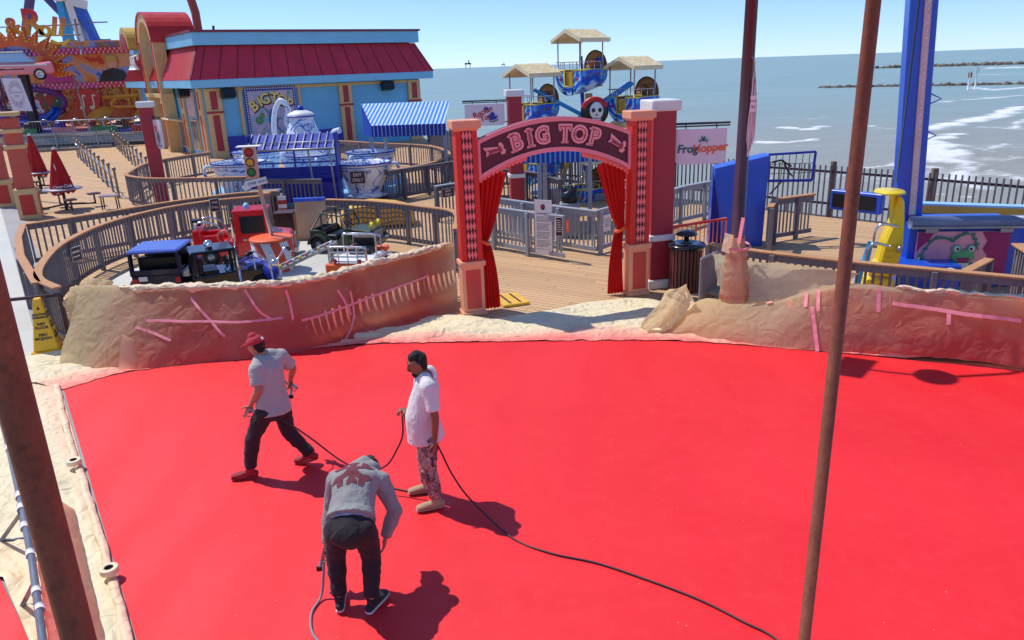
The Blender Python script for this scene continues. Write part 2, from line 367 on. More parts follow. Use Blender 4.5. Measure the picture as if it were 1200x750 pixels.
# ================================================================ THE SETTING
def vattr(me, name, vals):
    a = me.attributes.new(name, 'FLOAT', 'POINT'); a.data.foreach_set('value', np.asarray(vals, dtype=np.float32))
SEA_Z = -4.5
def build_sea():
    na, nr = 420, 300
    ang = np.linspace(R(-100), R(100), na+1); rad = np.concatenate([np.geomspace(14, 420, nr-40), np.geomspace(440, 20000, 41)]); nr = len(rad)-1
    A, Q = np.meshgrid(ang, rad, indexing='ij'); X = Q*np.sin(A); Y = Q*np.cos(A)
    rng = np.random.RandomState(3)
    def vn(x, y, s):
        t = np.zeros_like(x)
        for k in range(14):
            th = rng.uniform(0, 2*np.pi); f = s*rng.uniform(.5, 1.6); t += np.sin((x*np.cos(th)+y*np.sin(th))*f+rng.uniform(0, 6.28))
        return t/14**.5/1.1
    lines = [([(1196,126),(1170,136),(1140,142),(1110,147),(1085,152)], 2.2, 1), ([(1120,158),(1108,163),(1085,166),(1080,180),(1112,186),(1122,176)], 1.6, 1), ([(1090,178),(1130,185),(1125,190)], 1.0, .8),
             ([(1112,213),(1135,200),(1140,198)], .5, .8), ([(1200,140),(1194,145),(1192,152)], .8, .8), ([(1160,175),(1178,169)], .6, .7), ([(1128,194),(1120,206),(1136,222)], .5, .8), ([(920,150),(945,153),(962,149)], 1.6, 1.1), ([(890,168),(925,168),(956,164)], 1.2, 1.0),
             ([(905,138),(950,140),(970,137)], .9, .5), ([(1015,148),(1045,152),(1095,150)], 1.0, .6), ([(1010,198),(1040,196),(1062,190)], .8, .7), ([(1085,196),(1120,203),(1145,222)], 1.2, .6), ([(1080,160),(1100,172),(1088,188)], 2.6, .9),
             ([(1085,170),(1105,175),(1100,188),(1135,192)], 1.8, .9), ([(1092,228),(1125,232),(1160,236)], .6, .7), ([(1150,150),(1200,152)], .8, .6), ([(1130,172),(1200,186)], .5, .6), ([(1160,200),(1200,212)], .4, .6), ([(1100,120),(1200,112)], 1.6, .7), ([(1140,103),(1165,106),(1200,103)], 2.5, .8), ([(1130,80),(1165,80),(1195,79)], 4, .8), ([(1140,88),(1200,86)], 4, .6), ([(1150,68),(1200,66)], 10, .5), ([(880,208),(940,214),(1010,206)], .4, .5)]
    foam = np.zeros_like(X); crest = np.zeros_like(X); wob = vn(X, Y, .35)
    wob2 = vn(X, Y, 1.4)
    for pts, w, s in lines:
        pp = [P(a, b, SEA_Z) for a, b in pts]; d = np.full_like(X, 1e9)
        for p, q in zip(pp, pp[1:]):
            vx, vy = q.x-p.x, q.y-p.y; L = vx*vx+vy*vy
            t = np.clip(((X-p.x)*vx+(Y-p.y)*vy)/L, 0, 1); d = np.minimum(d, np.hypot(X-p.x-vx*t, Y-p.y-vy*t))
        d = np.maximum(0, d*(1.5+.5*wob)+.45*wob2*w)
        foam = np.maximum(foam, s*np.exp(-np.maximum(d, 0)**2/(w*w))); crest = np.maximum(crest, s*np.exp(-(d/(w*1.4))**2))
    near = np.exp(-np.hypot(X-35, Y-62)/40); foam = np.maximum(foam, .42*near*(vn(X, Y, .5) > .1)*np.clip(vn(X, Y, .22)+.6, 0, 1))
    Z = SEA_Z + .22*crest*np.clip(1-Q/600, 0, 1) + .05*vn(X, Y*1.6, .8)*np.exp(-Q/150)
    Z[Q > 430] = SEA_Z
    shallow = np.clip(np.exp(-np.hypot(X-45, Y-40)/75)*1.25, 0, 1)
    V = np.stack([X, Y, Z], -1).reshape(-1, 3); n1 = nr+1
    i = np.arange(na)[:, None]*n1+np.arange(nr)[None, :]; i = i.reshape(-1)
    F = np.stack([i, i+1, i+n1+1, i+n1], -1)
    me = bpy.data.meshes.new("sea"); me.from_pydata(V.tolist(), [], F.tolist()); me.update(); me.polygons.foreach_set('use_smooth', [True]*len(F))
    vattr(me, 'foam', foam.reshape(-1)); vattr(me, 'shallow', shallow.reshape(-1))
    m, nt, b = newmat("sea_water")
    g = N(nt, "ShaderNodeNewGeometry"); mp = N(nt, "ShaderNodeMapping"); mp.inputs['Rotation'].default_value = (0, 0, R(28)); mp.inputs['Scale'].default_value = (.45, 1.5, 1); nt.links.new(g.outputs[0], mp.inputs[0])
    pos = mp.outputs[0]
    fa = N(nt, "ShaderNodeAttribute", attribute_name='foam').outputs[2]; sa = N(nt, "ShaderNodeAttribute", attribute_name='shallow').outputs[2]
    n1_ = tex_noise(nt, pos, .55, 8, .65, .6); n2_ = tex_noise(nt, pos, .05, 5, .6); n3_ = tex_noise(nt, pos, 1.3, 8, .75)
    c = mixc(nt, ramp(nt, n2_, .35, .7), hexc('#7fa09e'), hexc('#93aca6'))
    c = mixc(nt, ramp(nt, sa, .15, .9), c, hexc('#a09c8e'))
    c = mixc(nt, ramp(nt, n1_, .4, .7, 0, .45), c, hexc('#9a9b90'))
    n4_ = tex_noise(nt, pos, 4.5, 6, .8); fo = mth(nt, 'ADD', mth(nt, 'ADD', fa, mth(nt, 'MULTIPLY', mth(nt, 'SUBTRACT', n3_, .5), 1.6)), mth(nt, 'MULTIPLY', mth(nt, 'SUBTRACT', n4_, .5), 1.3)); fo = mth(nt, 'MULTIPLY', ramp(nt, fo, .26, .80, 0, .95), ramp(nt, fa, .06, .35))
    wc = mth(nt, 'MULTIPLY', ramp(nt, n1_, .66, .74), ramp(nt, n3_, .5, .62)); wc = mth(nt, 'MULTIPLY', wc, ramp(nt, sa, .15, .7, 0, .75))
    fo = mth(nt, 'MAXIMUM', fo, wc, clamp=True)
    c = mixc(nt, fo, c, (.82, .84, .84)); nt.links.new(c, b.inputs['Base Color'])
    nt.links.new(ramp(nt, fo, 0, 1, .38, .9), b.inputs['Roughness']); b.inputs['IOR'].default_value = 1.33
    h = mth(nt, 'ADD', mth(nt, 'MULTIPLY', n1_, 1.0), mth(nt, 'MULTIPLY', n3_, .35)); bumpit(nt, b, h, .8, .45)
    me.materials.append(m)
    o = bpy.data.objects.new("sea", me); COL.objects.link(o); struct(o, "grey green sea with breaking waves out to the horizon")
build_sea()
def slab(name, poly, z0, z1, m, lab):
    """flat ground piece from a plan polygon, concave allowed"""
    bm = bmesh.new(); lo = [bm.verts.new((x, y, z0)) for x, y in poly]; hi = [bm.verts.new((x, y, z1)) for x, y in poly]
    f = bm.faces.new(hi); bm.faces.new(lo[::-1]); K = len(poly)
    for i in range(K): bm.faces.new((lo[i], lo[(i+1) % K], hi[(i+1) % K], hi[i]))
    bmesh.ops.recalc_face_normals(bm, faces=bm.faces); bmesh.ops.triangulate(bm, faces=bm.faces)
    me = bpy.data.meshes.new(name); bm.to_mesh(me); bm.free(); me.materials.append(m)
    o = bpy.data.objects.new(name, me); COL.objects.link(o); return struct(o, lab)
SEAF = [(-7.5, 60), (-4.6, 48.2), (-2.6, 38), (0.0, 31.5), (5.2, 25.2), (10.1, 19.95), (14.5, 14.6), (20, 7.5)]
slab("deck", [(-60, -6), (26, -6)] + SEAF[::-1] + [(-8, 75), (-90, 80)], -.45, 0.0, M_DECK, "tan boardwalk deck of the amusement pier")
# concrete promenade on the left, pale strip along it
wl = [P(0, 200), P(25, 250), P(60, 330), P(88, 400)]
e = (wl[3]-wl[1]).normalized(); a0 = wl[1]-e*40; a1 = wl[3]+e*9
nrm = Vector((e.y, -e.x, 0)); nrm = nrm if nrm.x < 0 else -nrm
slab("walkway", [(p.x, p.y) for p in (a0, a1, a1+nrm*5, a0+nrm*5)], .002, .006, M_CONC, "grey concrete walkway left of the ride fences")
slab("walkway_border", [(p.x, p.y) for p in (a0+nrm*.55, a1+nrm*.55, a1+nrm*.95, a0+nrm*.95)], .0065, .011, M_CONCL, "pale strip along the concrete walkway")
s1, s2 = P(108, 205), P(150, 252)
# red painted floor of the ring
EDGE = catmull([P(*q).to_2d() for q in [(75,458),(150,437),(300,418),(420,405),(560,402),(700,400),(800,401),(900,408),(960,413),(1060,422),(1200,436)]]+[Vector((8.6, 8.7)), Vector((10.5, 6.2)), Vector((12, 2.5))], 5)
L0, L1 = P(75, 458).to_2d(), P(160, 750).to_2d(); LD = (L1-L0).normalized()
poly = [tuple(p) for p in EDGE] + [(12.5, -4), tuple(L1+LD*9)]
def red_mat():
    m, nt, b = newmat("wet_red_paint"); co = objco(nt); n1 = tex_noise(nt, co, .45, 7, .62, .8); n2 = tex_noise(nt, co, 55, 4, .7); n3 = tex_noise(nt, co, 6, 8, .75)
    st = tex_noise(nt, objco(nt, (.35, 1.6, 1), (0, 0, R(20))), .9, 5, .6)
    c = mixc(nt, ramp(nt, n1, .35, .7), (.79, .011, .015), (.86, .019, .024))
    c = mixc(nt, ramp(nt, n3, .5, .8, 0, .55), c, (.90, .045, .06)); c = mixc(nt, ramp(nt, st, .55, .8, 0, .2), c, (.70, .006, .012))
    vo = N(nt, "ShaderNodeTexVoronoi"); vo.inputs['Scale'].default_value = 5; nt.links.new(co, vo.inputs[0])
    c = mixc(nt, mth(nt, 'MULTIPLY', mth(nt, 'LESS_THAN', vo.outputs[0], .035), .6), c, (.9, .35, .35))
    wv = N(nt, 'ShaderNodeTexWave'); wv.inputs['Scale'].default_value = .35; wv.inputs['Distortion'].default_value = 9; wv.inputs['Detail'].default_value = 3; wv.inputs['Detail Scale'].default_value = .6; nt.links.new(co, wv.inputs[0])
    c = mixc(nt, ramp(nt, wv.outputs[1], .2, .9, 0, .16), c, (.71, .010, .018))
    nt.links.new(c, b.inputs['Base Color']); nt.links.new(ramp(nt, wv.outputs[1], .1, .9, .56, .68), b.inputs['Roughness'])
    bumpit(nt, b, mth(nt, 'ADD', n2, mth(nt, 'MULTIPLY', n3, .3)), .22, .002); return m
M_FLOOR = red_mat()
slab("red_floor", poly, .006, .012, M_FLOOR, "wide freshly painted red floor")
a = P(0, 680); b_ = P(34, 750); e2 = (b_-a).normalized(); n2 = Vector((e2.y, -e2.x, 0)); n2 = n2 if n2.x < 0 else -n2
slab("side_red_floor", [(p.x, p.y) for p in (a-e2*3, b_+e2*6, b_+e2*6+n2*3, a-e2*3+n2*3)], .03, .04, M_FLOOR, "second red painted floor beyond the paper strip at bottom left")
# ---------------------------------------------------------------- fences
def fence(label, pts, h=1.07, group="grey slatted fences on the pier", cap=M_RAILW, bal=M_BAL, gap=.135, post=1.25, capw=.15, bw=.042, spline=5, closed=False, name='slatted_fence', foot=.1, cat='fence', postw=.09, posth=0.0, bm_=None):
    pts = [Vector((p[0], p[1])) for p in pts]
    if spline: pts = catmull(pts, spline)
    root = thing(name, label, cat, (pts[0].x, pts[0].y, 0), 0, group)
    c = MB(); c.ribbon(pts, capw, h-.035, h); c.build('cap_rail', cap, root, True, bevel=.006)
    c = MB(); c.ribbon(pts, .04, h-.16, h-.037); c.build('upper_rail', bal, root, True)
    c = MB(); c.ribbon(pts, .04, foot, foot+.1); c.build('lower_rail', bal, root, True)
    c = MB()
    for p, t in resample(pts, gap):
        n = Vector((-t.y, t.x)); a = math.atan2(t.y, t.x); r = random.uniform(-.012, .012)
        q = p+n*(.026+bw/2*.5)
        c.box((q.x, q.y, (foot+h-.04)/2+.01), (bw, bw*.5, h-.06-foot+.04), a, ry=r)
    c.build('baluster_panel', bm_ or bal, root, True)
    for p, t in resample(pts, post):
        c = MB(); c.box((p.x-t.y*-.05, p.y-t.x*.05, (h-.04+posth)/2), (postw, postw, h-.04+posth), math.atan2(t.y, t.x)); c.build('post', bal, root, True, bevel=.006)
    return root
RINGB = [(-1.13, 15.9), (-1.25, 17.9), (-2.05, 18.8), (-3.45, 19.9), (-4.9, 20.5)]
RINGL = [(-6.85, 21.6), (-8.25, 20.95), (-9.2, 19.8), (-9.66, 18.0), (-9.5, 16.0), (-8.95, 14.3), (-8.3, 13.0), (-7.55, 12.25)]
RINGF = [(-7.07, 12.27), (-6.4, 12.07), (-5.8, 11.97), (-4.5, 11.94), (-3.45, 12.11), (-2.58, 12.93), (-1.68, 13.88), (-1.2, 14.6)]
fence("curved orange capped fence behind the green jeep, from the arch to the grey gate post", RINGB, gap=.14, post=1.0)
fence("curved orange capped fence wrapping the left end of the kiddie car ride", RINGL, gap=.115, post=1.3)
fence("curved fence under the pink masking paper in front of the kiddie cars", RINGF, gap=.145, post=1.5, bw=.085)
fence("long low fence running behind the kiddie car ring towards the red parasols", [(-6.75, 22.4), (-7.9, 22.2), (-9.3, 21.1), (-10.4, 19.8), (-11.7, 18.35)], post=1.4, gap=.15)
fence("straight fence between the grey walkway and the kiddie car ring", [(-11.75, 18.3), (-10.9, 16.7), (-9.7, 14.8), (-8.1, 12.6)], post=1.4, gap=.12, spline=0)
fence("curved fence round the left side of the teacup ride beside the maroon sign pillar", [(-8.3, 25.9), (-10.5, 26.1), (-12.3, 26.5), (-13.6, 27.6), (-14.1, 29.0), (-14.6, 31.3), (-14.3, 33.5), (-13.4, 35.3)], gap=.16, post=1.6)
fence("curved fence under the striped blue awning behind the white teacups", [(-8.3, 38.8), (-6.2, 36.9), (-3.6, 34.8), (-2.45, 32.0), (-2.3, 29.5), (-3.0, 27.6), (-3.9, 26.4)], gap=.17, post=1.7)
fence("grey fence jutting out right of the white teacup with the small brown notice", [(-4.95, 28.6), (-4.55, 26.95), (-4.0, 26.1), (-1.75, 28.4)], gap=.15, post=1.1, spline=0, cap=M_BALD, bal=M_BALD)
fence("short grey gate panel just left of the arch with pale top rail", [(-2.1, 22.2), (-1.3, 22.9)], gap=.13, post=.8, spline=0, cap=M_BALL, bal=M_BALD)
fence("long grey fence in front of the teacups and the dark blue shelter", [(-8.6, 25.3), (-7.2, 24.9), (-5.95, 24.6)], gap=.15, post=1.4, cap=M_BALD, bal=M_BALD)
fence("grey painted gate panel inside the arch carrying the tall white notice", [(-1.2, 19.2), (-.36, 18.45), (.58, 17.5), (1.25, 16.9)], gap=.13, post=1.15, spline=0, cap=M_BALL, bal=M_BALL, capw=.11)
fence("grey painted fence with a corner at the small white paper, behind the tall notice", [(-1.3, 20.7), (-.26, 19.7), (1.13, 18.25), (2.02, 17.42), (3.0, 18.5), (3.6, 19.2)], gap=.13, post=1.2, spline=0, cap=M_BALL, bal=M_BALL, capw=.11)
fence("grey fence far behind the arch beneath the lower left gondola", [(-1.6, 26.2), (.2, 25.3), (1.0, 24.2), (1.6, 22.6)], gap=.15, post=1.4, spline=0, cap=M_BALD, bal=M_BALD)
fence("dark fence far behind the arch left of the ferris wheel", [(-2.0, 29.5), (0.0, 28.4), (2.2, 28.6), (4.2, 26.4)], gap=.16, post=1.6, spline=0, cap=M_BALD, bal=M_BALD)
fence("grey fence right of the arch below the frog ride sign, sloping towards the sea", [(3.9, 19.6), (4.8, 20.6), (5.7, 21.3)], gap=.13, post=1.1, spline=0, cap=M_BALL, bal=M_BALL)
fence("timber gate with tan cap right of the blue panel, beside the sea fence", [(5.95, 17.1), (6.42, 18.1), (7.55, 18.65)], gap=.12, post=.9, spline=0)
# pale tubular sea fence along the deck edge
def sea_fence():
    pts = [Vector(p) for p in SEAF[1:]]; root = thing('sea_fence', "dark picket fence with timber posts along the sea edge of the deck", 'fence', (pts[0].x, pts[0].y, 0))
    pts = [p+Vector((-.15, -.15)) for p in pts]
    for z, nm in ((1.22, 'upper_rail'), (.35, 'lower_rail')):
        c = MB(); c.ribbon(pts, .05, z, z+.06); c.build(nm, M_TAR, root, True)
    c = MB()
    for p, t in resample(pts, .15): c.box((p.x+t.y*.05, p.y-t.x*.05, .72), (.035, .03, 1.4), math.atan2(t.y, t.x))
    c.build('picket_panel', M_BALD, root, True)
    for p, t in resample(pts, 2.6):
        c = MB(); c.box((p.x-t.y*.1, p.y+t.x*.1, .76), (.13, .13, 1.52)); c.build('post', M_BALW, root, True, bevel=.01)
M_BALW = wood_mat("post_timber", '#7c6a58'); sea_fence()
# right side: fence under paper, wooden fence with cap behind
fence("orange capped fence running right across in front of the frog ride", [(3.72, 13.75), (4.5, 12.95), (5.6, 12.12), (6.65, 11.45), (7.6, 10.85), (9.4, 9.75), (11, 8.7)], gap=.125, post=1.25, bal=M_BAL)
fence("orange capped fence arm leading back to the frog mural", [(7.05, 11.3), (7.8, 11.95)], gap=.12, post=.9, spline=0)
fence("timber fence at the right edge of the frog mural", [(8.35, 11.6), (8.6, 12.5), (9.9, 12.2)], gap=.12, post=.9, spline=0, h=1.15)
RP = [(4.95, 11.10), (5.8, 10.72), (7.1, 10.13), (8.4, 9.42), (9.8, 8.5), (11.2, 7.2)]
fence("red painted fence hidden under the pink masking paper on the right", RP, h=.80, gap=.15, post=1.6, cap=M_RED, bal=M_RED, name='red_slatted_fence')
def red_rail():
    a, b = Vector((3.25, 15.6, 0)), Vector((4.75, 16.35, 0)); root = thing('red_handrail', "low red metal handrail right of the arch", 'railing', a)
    c = MB(); c.cyl((a.x, a.y, .98), (b.x, b.y, .98), .03); c.cyl((a.x, a.y, .12), (b.x, b.y, .12), .02); c.build('rail', M_RED, root, True)
    c = MB()
    for k in range(15):
        p = a.lerp(b, k/14); c.cyl((p.x, p.y, 0 if k % 7 == 0 else .12), (p.x, p.y, .97), .022 if k % 7 == 0 else .011, n=6)
    c.build('bars', M_CORAL, root, True)
red_rail()
# rock groynes
def groyne(label, pa, pb, n, s):
    c = MB(); rnd = random.Random(int(pa.x))
    for i in range(n):
        t = i/(n-1); p = pa.lerp(pb, t); r = s*rnd.uniform(.5, 1.15)
        q = p+Vector((rnd.gauss(0, s*.7), rnd.gauss(0, s*.7), rnd.uniform(-.3, .35)*s))
        vs = []; bm = bmesh.new(); bmesh.ops.create_icosphere(bm, subdivisions=1, radius=r)
        for v in bm.verts: v.co *= rnd.uniform(.75, 1.2); v.co.z *= .7
        base = len(c.v); c.add([v.co+q for v in bm.verts], [[v.index for v in f.verts] for f in bm.faces]); bm.free()
    o = c.build('rock_groyne', M_ROCK); recentre(o, (pa.x, pa.y, SEA_Z)); tag(o, label, 'breakwater', "rock groynes in the sea")
M_ROCK = mat("groyne_rock", '#6f6359', .85, .4, .6, .5, 3)
groyne("nearer dark rock groyne in the surf", P(962, 103, SEA_Z), P(1300, 97, SEA_Z), 330, .8)
groyne("farther pinkish rock groyne near the horizon", P(1033, 80, SEA_Z), P(1320, 72, SEA_Z), 330, 2.0)
for i, (px, lab) in enumerate(((1134, "thin marker pole with red flag standing by the nearer groyne"), (1142, "taller marker frame with white board standing by the nearer groyne"))):
    p = P(px, 105, SEA_Z); r = thing('marker_pole', lab, 'marker', p); c = MB(); c.cyl((0, 0, -.3), (0, 0, 4.2+i*.8), .16); c.build('pole', M_WHITE, r)
    c = MB(); c.box((.1, 0, 3.2+i), (.9, .08, 1.1)); c.build('board', (M_RED, M_WHITE)[i], r)
for px, py, s in ((192/3.95+500, 79, 14), (590, 77.5, 8)):
    p = P(px, 81.2, SEA_Z); p = p.normalized()*6500; p.z = SEA_Z; rig = thing('oil_platform', "tiny oil platform on the horizon, "+("the larger, left one" if s > 10 else "the smaller one just left of the gondolas"), 'oil platform', p, 0, 'oil platforms on the horizon')
    c = MB(); [c.box((sx*s*1.2, sy*s, s*1.2), (s*.3, s*.3, s*2.6)) for sx in (-1, 1) for sy in (-1, 1)]; c.build('legs', M_TXT, rig)
    c = MB(); c.box((0, 0, s*2.6), (s*3.6, s*3, s*.8)); c.box((s*.6, 0, s*3.6), (s*.6, s*.6, s*1.6)); c.build('platform', M_TXT, rig)
# ================================================================ ARCH GATEWAY
def build_arch():
    ang = math.atan2(.89, 3.12); root = thing('entrance_arch', "red entrance arch with BIG TOP banner, diamond pillars and tied red curtains", 'archway', (-.70, 13.30, 0), ang)
    W = 3.26
    for k, x0 in enumerate((0, W)):
        c = MB(); c.box((x0, 0, .04), (.45, .36, .08)); c.box((x0, 0, .98), (.46, .37, .09)); c.box((x0, .02, .5), (.40, .30, .9)); p = c.build('plinth', M_PEACH, root, bevel=.012)
        c = MB(); c.box((x0, -.13, .5), (.27, .02, .72)); c.build('panel', M_CORALD, p)
        c = MB(); c.box((x0, 0, 2.17), (.38, .28, 2.30)); s = c.build('shaft', M_REDP, root, bevel=.01)
        c = MB(); c.box((x0, -.142, 2.17), (.19, .006, 2.24)); c.build('dark_strip', M_DMAR, s)
        c = MB()
        for i in range(13):
            z = 1.14+i*.172
            for dx in (-.058, 0, .058): c.prism([(x0+dx-.03, z), (x0+dx, z-.085), (x0+dx+.03, z), (x0+dx, z+.085)], -.158, -.143)
        c.build('diamonds', M_PINKD, s)
        c = MB(); c.box((x0, 0, 3.39), (.50, .40, .14)); c.box((x0, 0, 3.31), (.43, .33, .05)); c.build('cap', M_PEACH, root, bevel=.012)
    # banner: segment of a ring
    def arc(t, top):   # t 0..1 across
        x = .18+t*(W-.36); q = 4*t*(1-t)
        return (x, (3.10+.33*q) if top else (2.42+.42*q))
    n = 28; T = [arc(i/n, 1) for i in range(n+1)]; B = [arc(i/n, 0) for i in range(n+1)]
    c = MB(); c.prism(B+T[::-1], -.06, .06); ban = c.build('banner', M_DMAR, root)
    c = MB(); y = -.062
    for ring, s in ((T, -1), (B, 1)):
        for a, b in zip(ring, ring[1:]):
            c.prism([(a[0], a[1]), (b[0], b[1]), (b[0], b[1]+s*.075), (a[0], a[1]+s*.075)], y-.035, y+.13)
    for q in (T[0], T[-1]): c.box((q[0]+(.03 if q is T[0] else -.03), y, (q[1]+2.43)/2), (.07, .075, q[1]-2.44))
    c.build('banner_trim', M_PINK, ban)
    def place(x, size, z=None, tilt=True):
        t = (x-.18)/(W-.36); q = 4*t*(1-t); zc = (2.76+.37*q) if z is None else z
        sl = (4*(1-2*t))*.37/(W-.36) if tilt else 0
        return Matrix.Translation((x, -.075, zc)) @ Matrix.Rotation(-math.atan(sl), 4, 'Y')
    lets = [('B', .90), ('I', 1.15), ('G', 1.38), ('T', 1.80), ('O', 2.07), ('P', 2.36)]
    c = MB(); d = MB(); e = MB()
    for ch, x in lets:
        M = place(x, .4); M2 = M @ Matrix.Translation((0, -.016, 0)) @ Matrix.Diagonal((.9, 1, .9, 1)); h = .30
        Ms = M @ Matrix.Diagonal((1.02, 1, 1.12, 1)); c.text(ch, .355, Ms, .012, .026)
        # slab serifs that make the circus lettering
        def slab_(xx, zz, w, hh=.035): c.box((xx, 0, zz), (w, .024, hh), M=M)
        if ch in 'BIP': slab_(-.07 if ch != 'I' else 0, .138, .13 if ch != 'I' else .16); slab_(-.07 if ch != 'I' else 0, -.138, .13 if ch != 'I' else .16)
        if ch == 'I': c.box((0, 0, 0), (.06, .024, .27), M=M); c.box((0, 0, 0), (.1, .024, .05), M=M)
        if ch == 'T':
            slab_(0, -.138, .13); c.box((-.095, 0, .10), (.035, .024, .10), M=M); c.box((.095, 0, .10), (.035, .024, .10), M=M)
        if ch == 'G': c.box((.08, 0, .09), (.035, .024, .10), M=M); c.box((.08, 0, -.04), (.07, .024, .03), M=M)
        if ch == 'O': c.box((-.095, 0, 0), (.05, .024, .06), M=M); c.box((.095, 0, 0), (.05, .024, .06), M=M)
        Mi = M @ Matrix.Translation((0, -.0165, 0)) @ Matrix.Diagonal((1.0, 1, 1.10, 1)); d.text(ch, .355, Mi, .002, -.010)
        e.text(ch, .36, M @ Matrix.Translation((.012, .012, -.016)) @ Matrix.Diagonal((1.02, 1, 1.12, 1)), .004, .042)
    for s, x in ((-1, .50), (1, 2.78)):
        M = place(x, .3)
        f = [(-.19, .02), (-.165, .10), (-.12, .10), (-.10, .045), (.10, .12), (.17, .145), (.135, .05), (.17, -.02), (.10, -.01), (-.09, -.04), (-.10, -.10), (-.16, -.11), (-.20, -.05), (-.165, -.01)]
        f = [(px*(-s)*-1 if s < 0 else -px, pz) for px, pz in f]; c.prism(f, -.012, .012, M)
        g = [(px*.72, pz*.5) for px, pz in f]; d.prism(g, -.0185, -.0125, M)
    c.build('letters', M_PINKL, ban); d.build('letter_inlay', M_LETIN, ban); e.build('letter_shadow', M_LETSH, ban)
    # scalloped valance under the banner
    c = MB(); brk = False
    for i in range(40):
        t = i/39; x, z = arc(t, 0)
        if .31 < t < .69: continue
        if t >= .69 and not brk: c.build('valance', M_PINKD, root); c = MB(); brk = True
        w = (W-.36)/39
        c.prism([(x-w/2, z+.02), (x-w/2, z-.05), (x-w/4, z-.085), (x+w/4, z-.085), (x+w/2, z-.05), (x+w/2, z+.02)], .0, .035)
    c.build('valance', M_PINKD, root) if len(c.v) else None
    for s in (0, 1):
        def cur(u, v, s=s):
            # u across 0..1 from the pillar, v 0 bottom .. 1 top
            z = .03+v*(2.72-.25*u if True else 0); zt = 1.30
            if z > zt: k = (z-zt)/(2.6-zt); wid = .15+.42*min(1, k)**.75; x0 = .19+.02*k
            else: k = (zt-z)/zt; wid = .15+.20*k**.6; x0 = .19+.03*(1-k)+.02*math.sin(k*3)
            x = x0+wid*u
            pl = math.sin(u*math.pi*11+.5*math.sin(z*2))*(.022+.02*(wid/.55)) + .02*nz((u*6, 0, z*1.5), 1, s*9)
            if abs(z-zt) < .06: pl *= .5
            X = x if s == 0 else W-x-.02
            return (X, .10+pl, z)
        c = MB(); c.grid(cur, 70, 44); cu = c.build('curtain', M_CURT, root)
        c = MB(); X = (.27 if s == 0 else W-.29)
        c.tube([(X+.10*math.cos(a), .10+.07*math.sin(a), 1.30+(.05 if s else -.05)*math.cos(a)) for a in [i*math.pi/8 for i in range(16)]], .035, 6, True); c.build('tie_back', M_ORANGE, cu)
M_REDP = mat("pillar_red", '#d42e1c', .5, .08, dirt=.07); M_CORALD = mat("plinth_panel", '#c9463a', .6, .1, dirt=.1); M_PINKD = mat("diamond_pink", '#f47f78', .5, .06)
M_PINKL = mat("letter_pink", '#f6a3a4', .5, .05); M_LETIN = mat("letter_inlay", '#96384c', .5, .05); M_LETSH = mat("letter_shadow", '#45152a', .5, .05)
def cloth_mat(name, col, trans=.25, rough=.8):
    m, nt, b = newmat(name); col = hexc(col); co = objco(nt); n1 = tex_noise(nt, co, 3, 6, .6)
    c = mixc(nt, ramp(nt, n1, .3, .7), tuple(x*.85 for x in col), col); nt.links.new(c, b.inputs['Base Color']); b.inputs['Roughness'].default_value = rough
    b.inputs['Sheen Weight'].default_value = .05; bumpit(nt, b, mth(nt, 'ADD', tex_noise(nt, objco(nt, (1, 1, .55), (.3, .2, 0)), 9, 3, .5, 2.5), mth(nt, 'MULTIPLY', tex_noise(nt, co, 160, 2), .04)), .5, .035)
    if trans:
        tr = N(nt, "ShaderNodeBsdfTranslucent"); nt.links.new(c, tr.inputs[0]); mx = N(nt, "ShaderNodeMixShader"); mx.inputs[0].default_value = trans
        nt.links.new(b.outputs[0], mx.inputs[1]); nt.links.new(tr.outputs[0], mx.inputs[2]); nt.links.new(mx.outputs[0], nt.nodes['Material Output'].inputs[0])
    return m
M_CURT = cloth_mat("red_curtain", '#d01e18', .35)
build_arch()
# tall maroon pillars that carry hanging signs
def sign_pillar(label, loc, h, w, rz, capm=M_WHITE, body=M_MAROON, base=True):
    r = thing('sign_pillar', label, 'pillar', loc, rz, "tall square pillars carrying ride signs")
    c = MB(); c.box((0, 0, h/2), (w, w, h)); c.build('shaft', body, r, bevel=.015)
    c = MB(); c.box((0, 0, h+.06), (w+.13, w+.13, .2)); c.build('cap', capm, r, bevel=.02)
    if base: c = MB(); c.box((0, 0, .09), (w+.1, w+.1, .18)); c.box((0, 0, 1.02), (w+.08, w+.08, .12)); c.build('base_trim', M_WHITE, r, bevel=.015)
    return r
sign_pillar("maroon pillar with white cap standing against the right arch pillar", (2.93, 14.75, 0), 3.45, .46, R(14))
sign_pillar("maroon pillar with white cap behind the left half of the arch by the sea", (.30, 24.2, 0), 3.45, .42, R(8))
sign_pillar("maroon pillar with white cap before the circus building, beside the curved teacup fence", (-12.45, 27.5, 0), 3.40, .44, R(20), base=False)
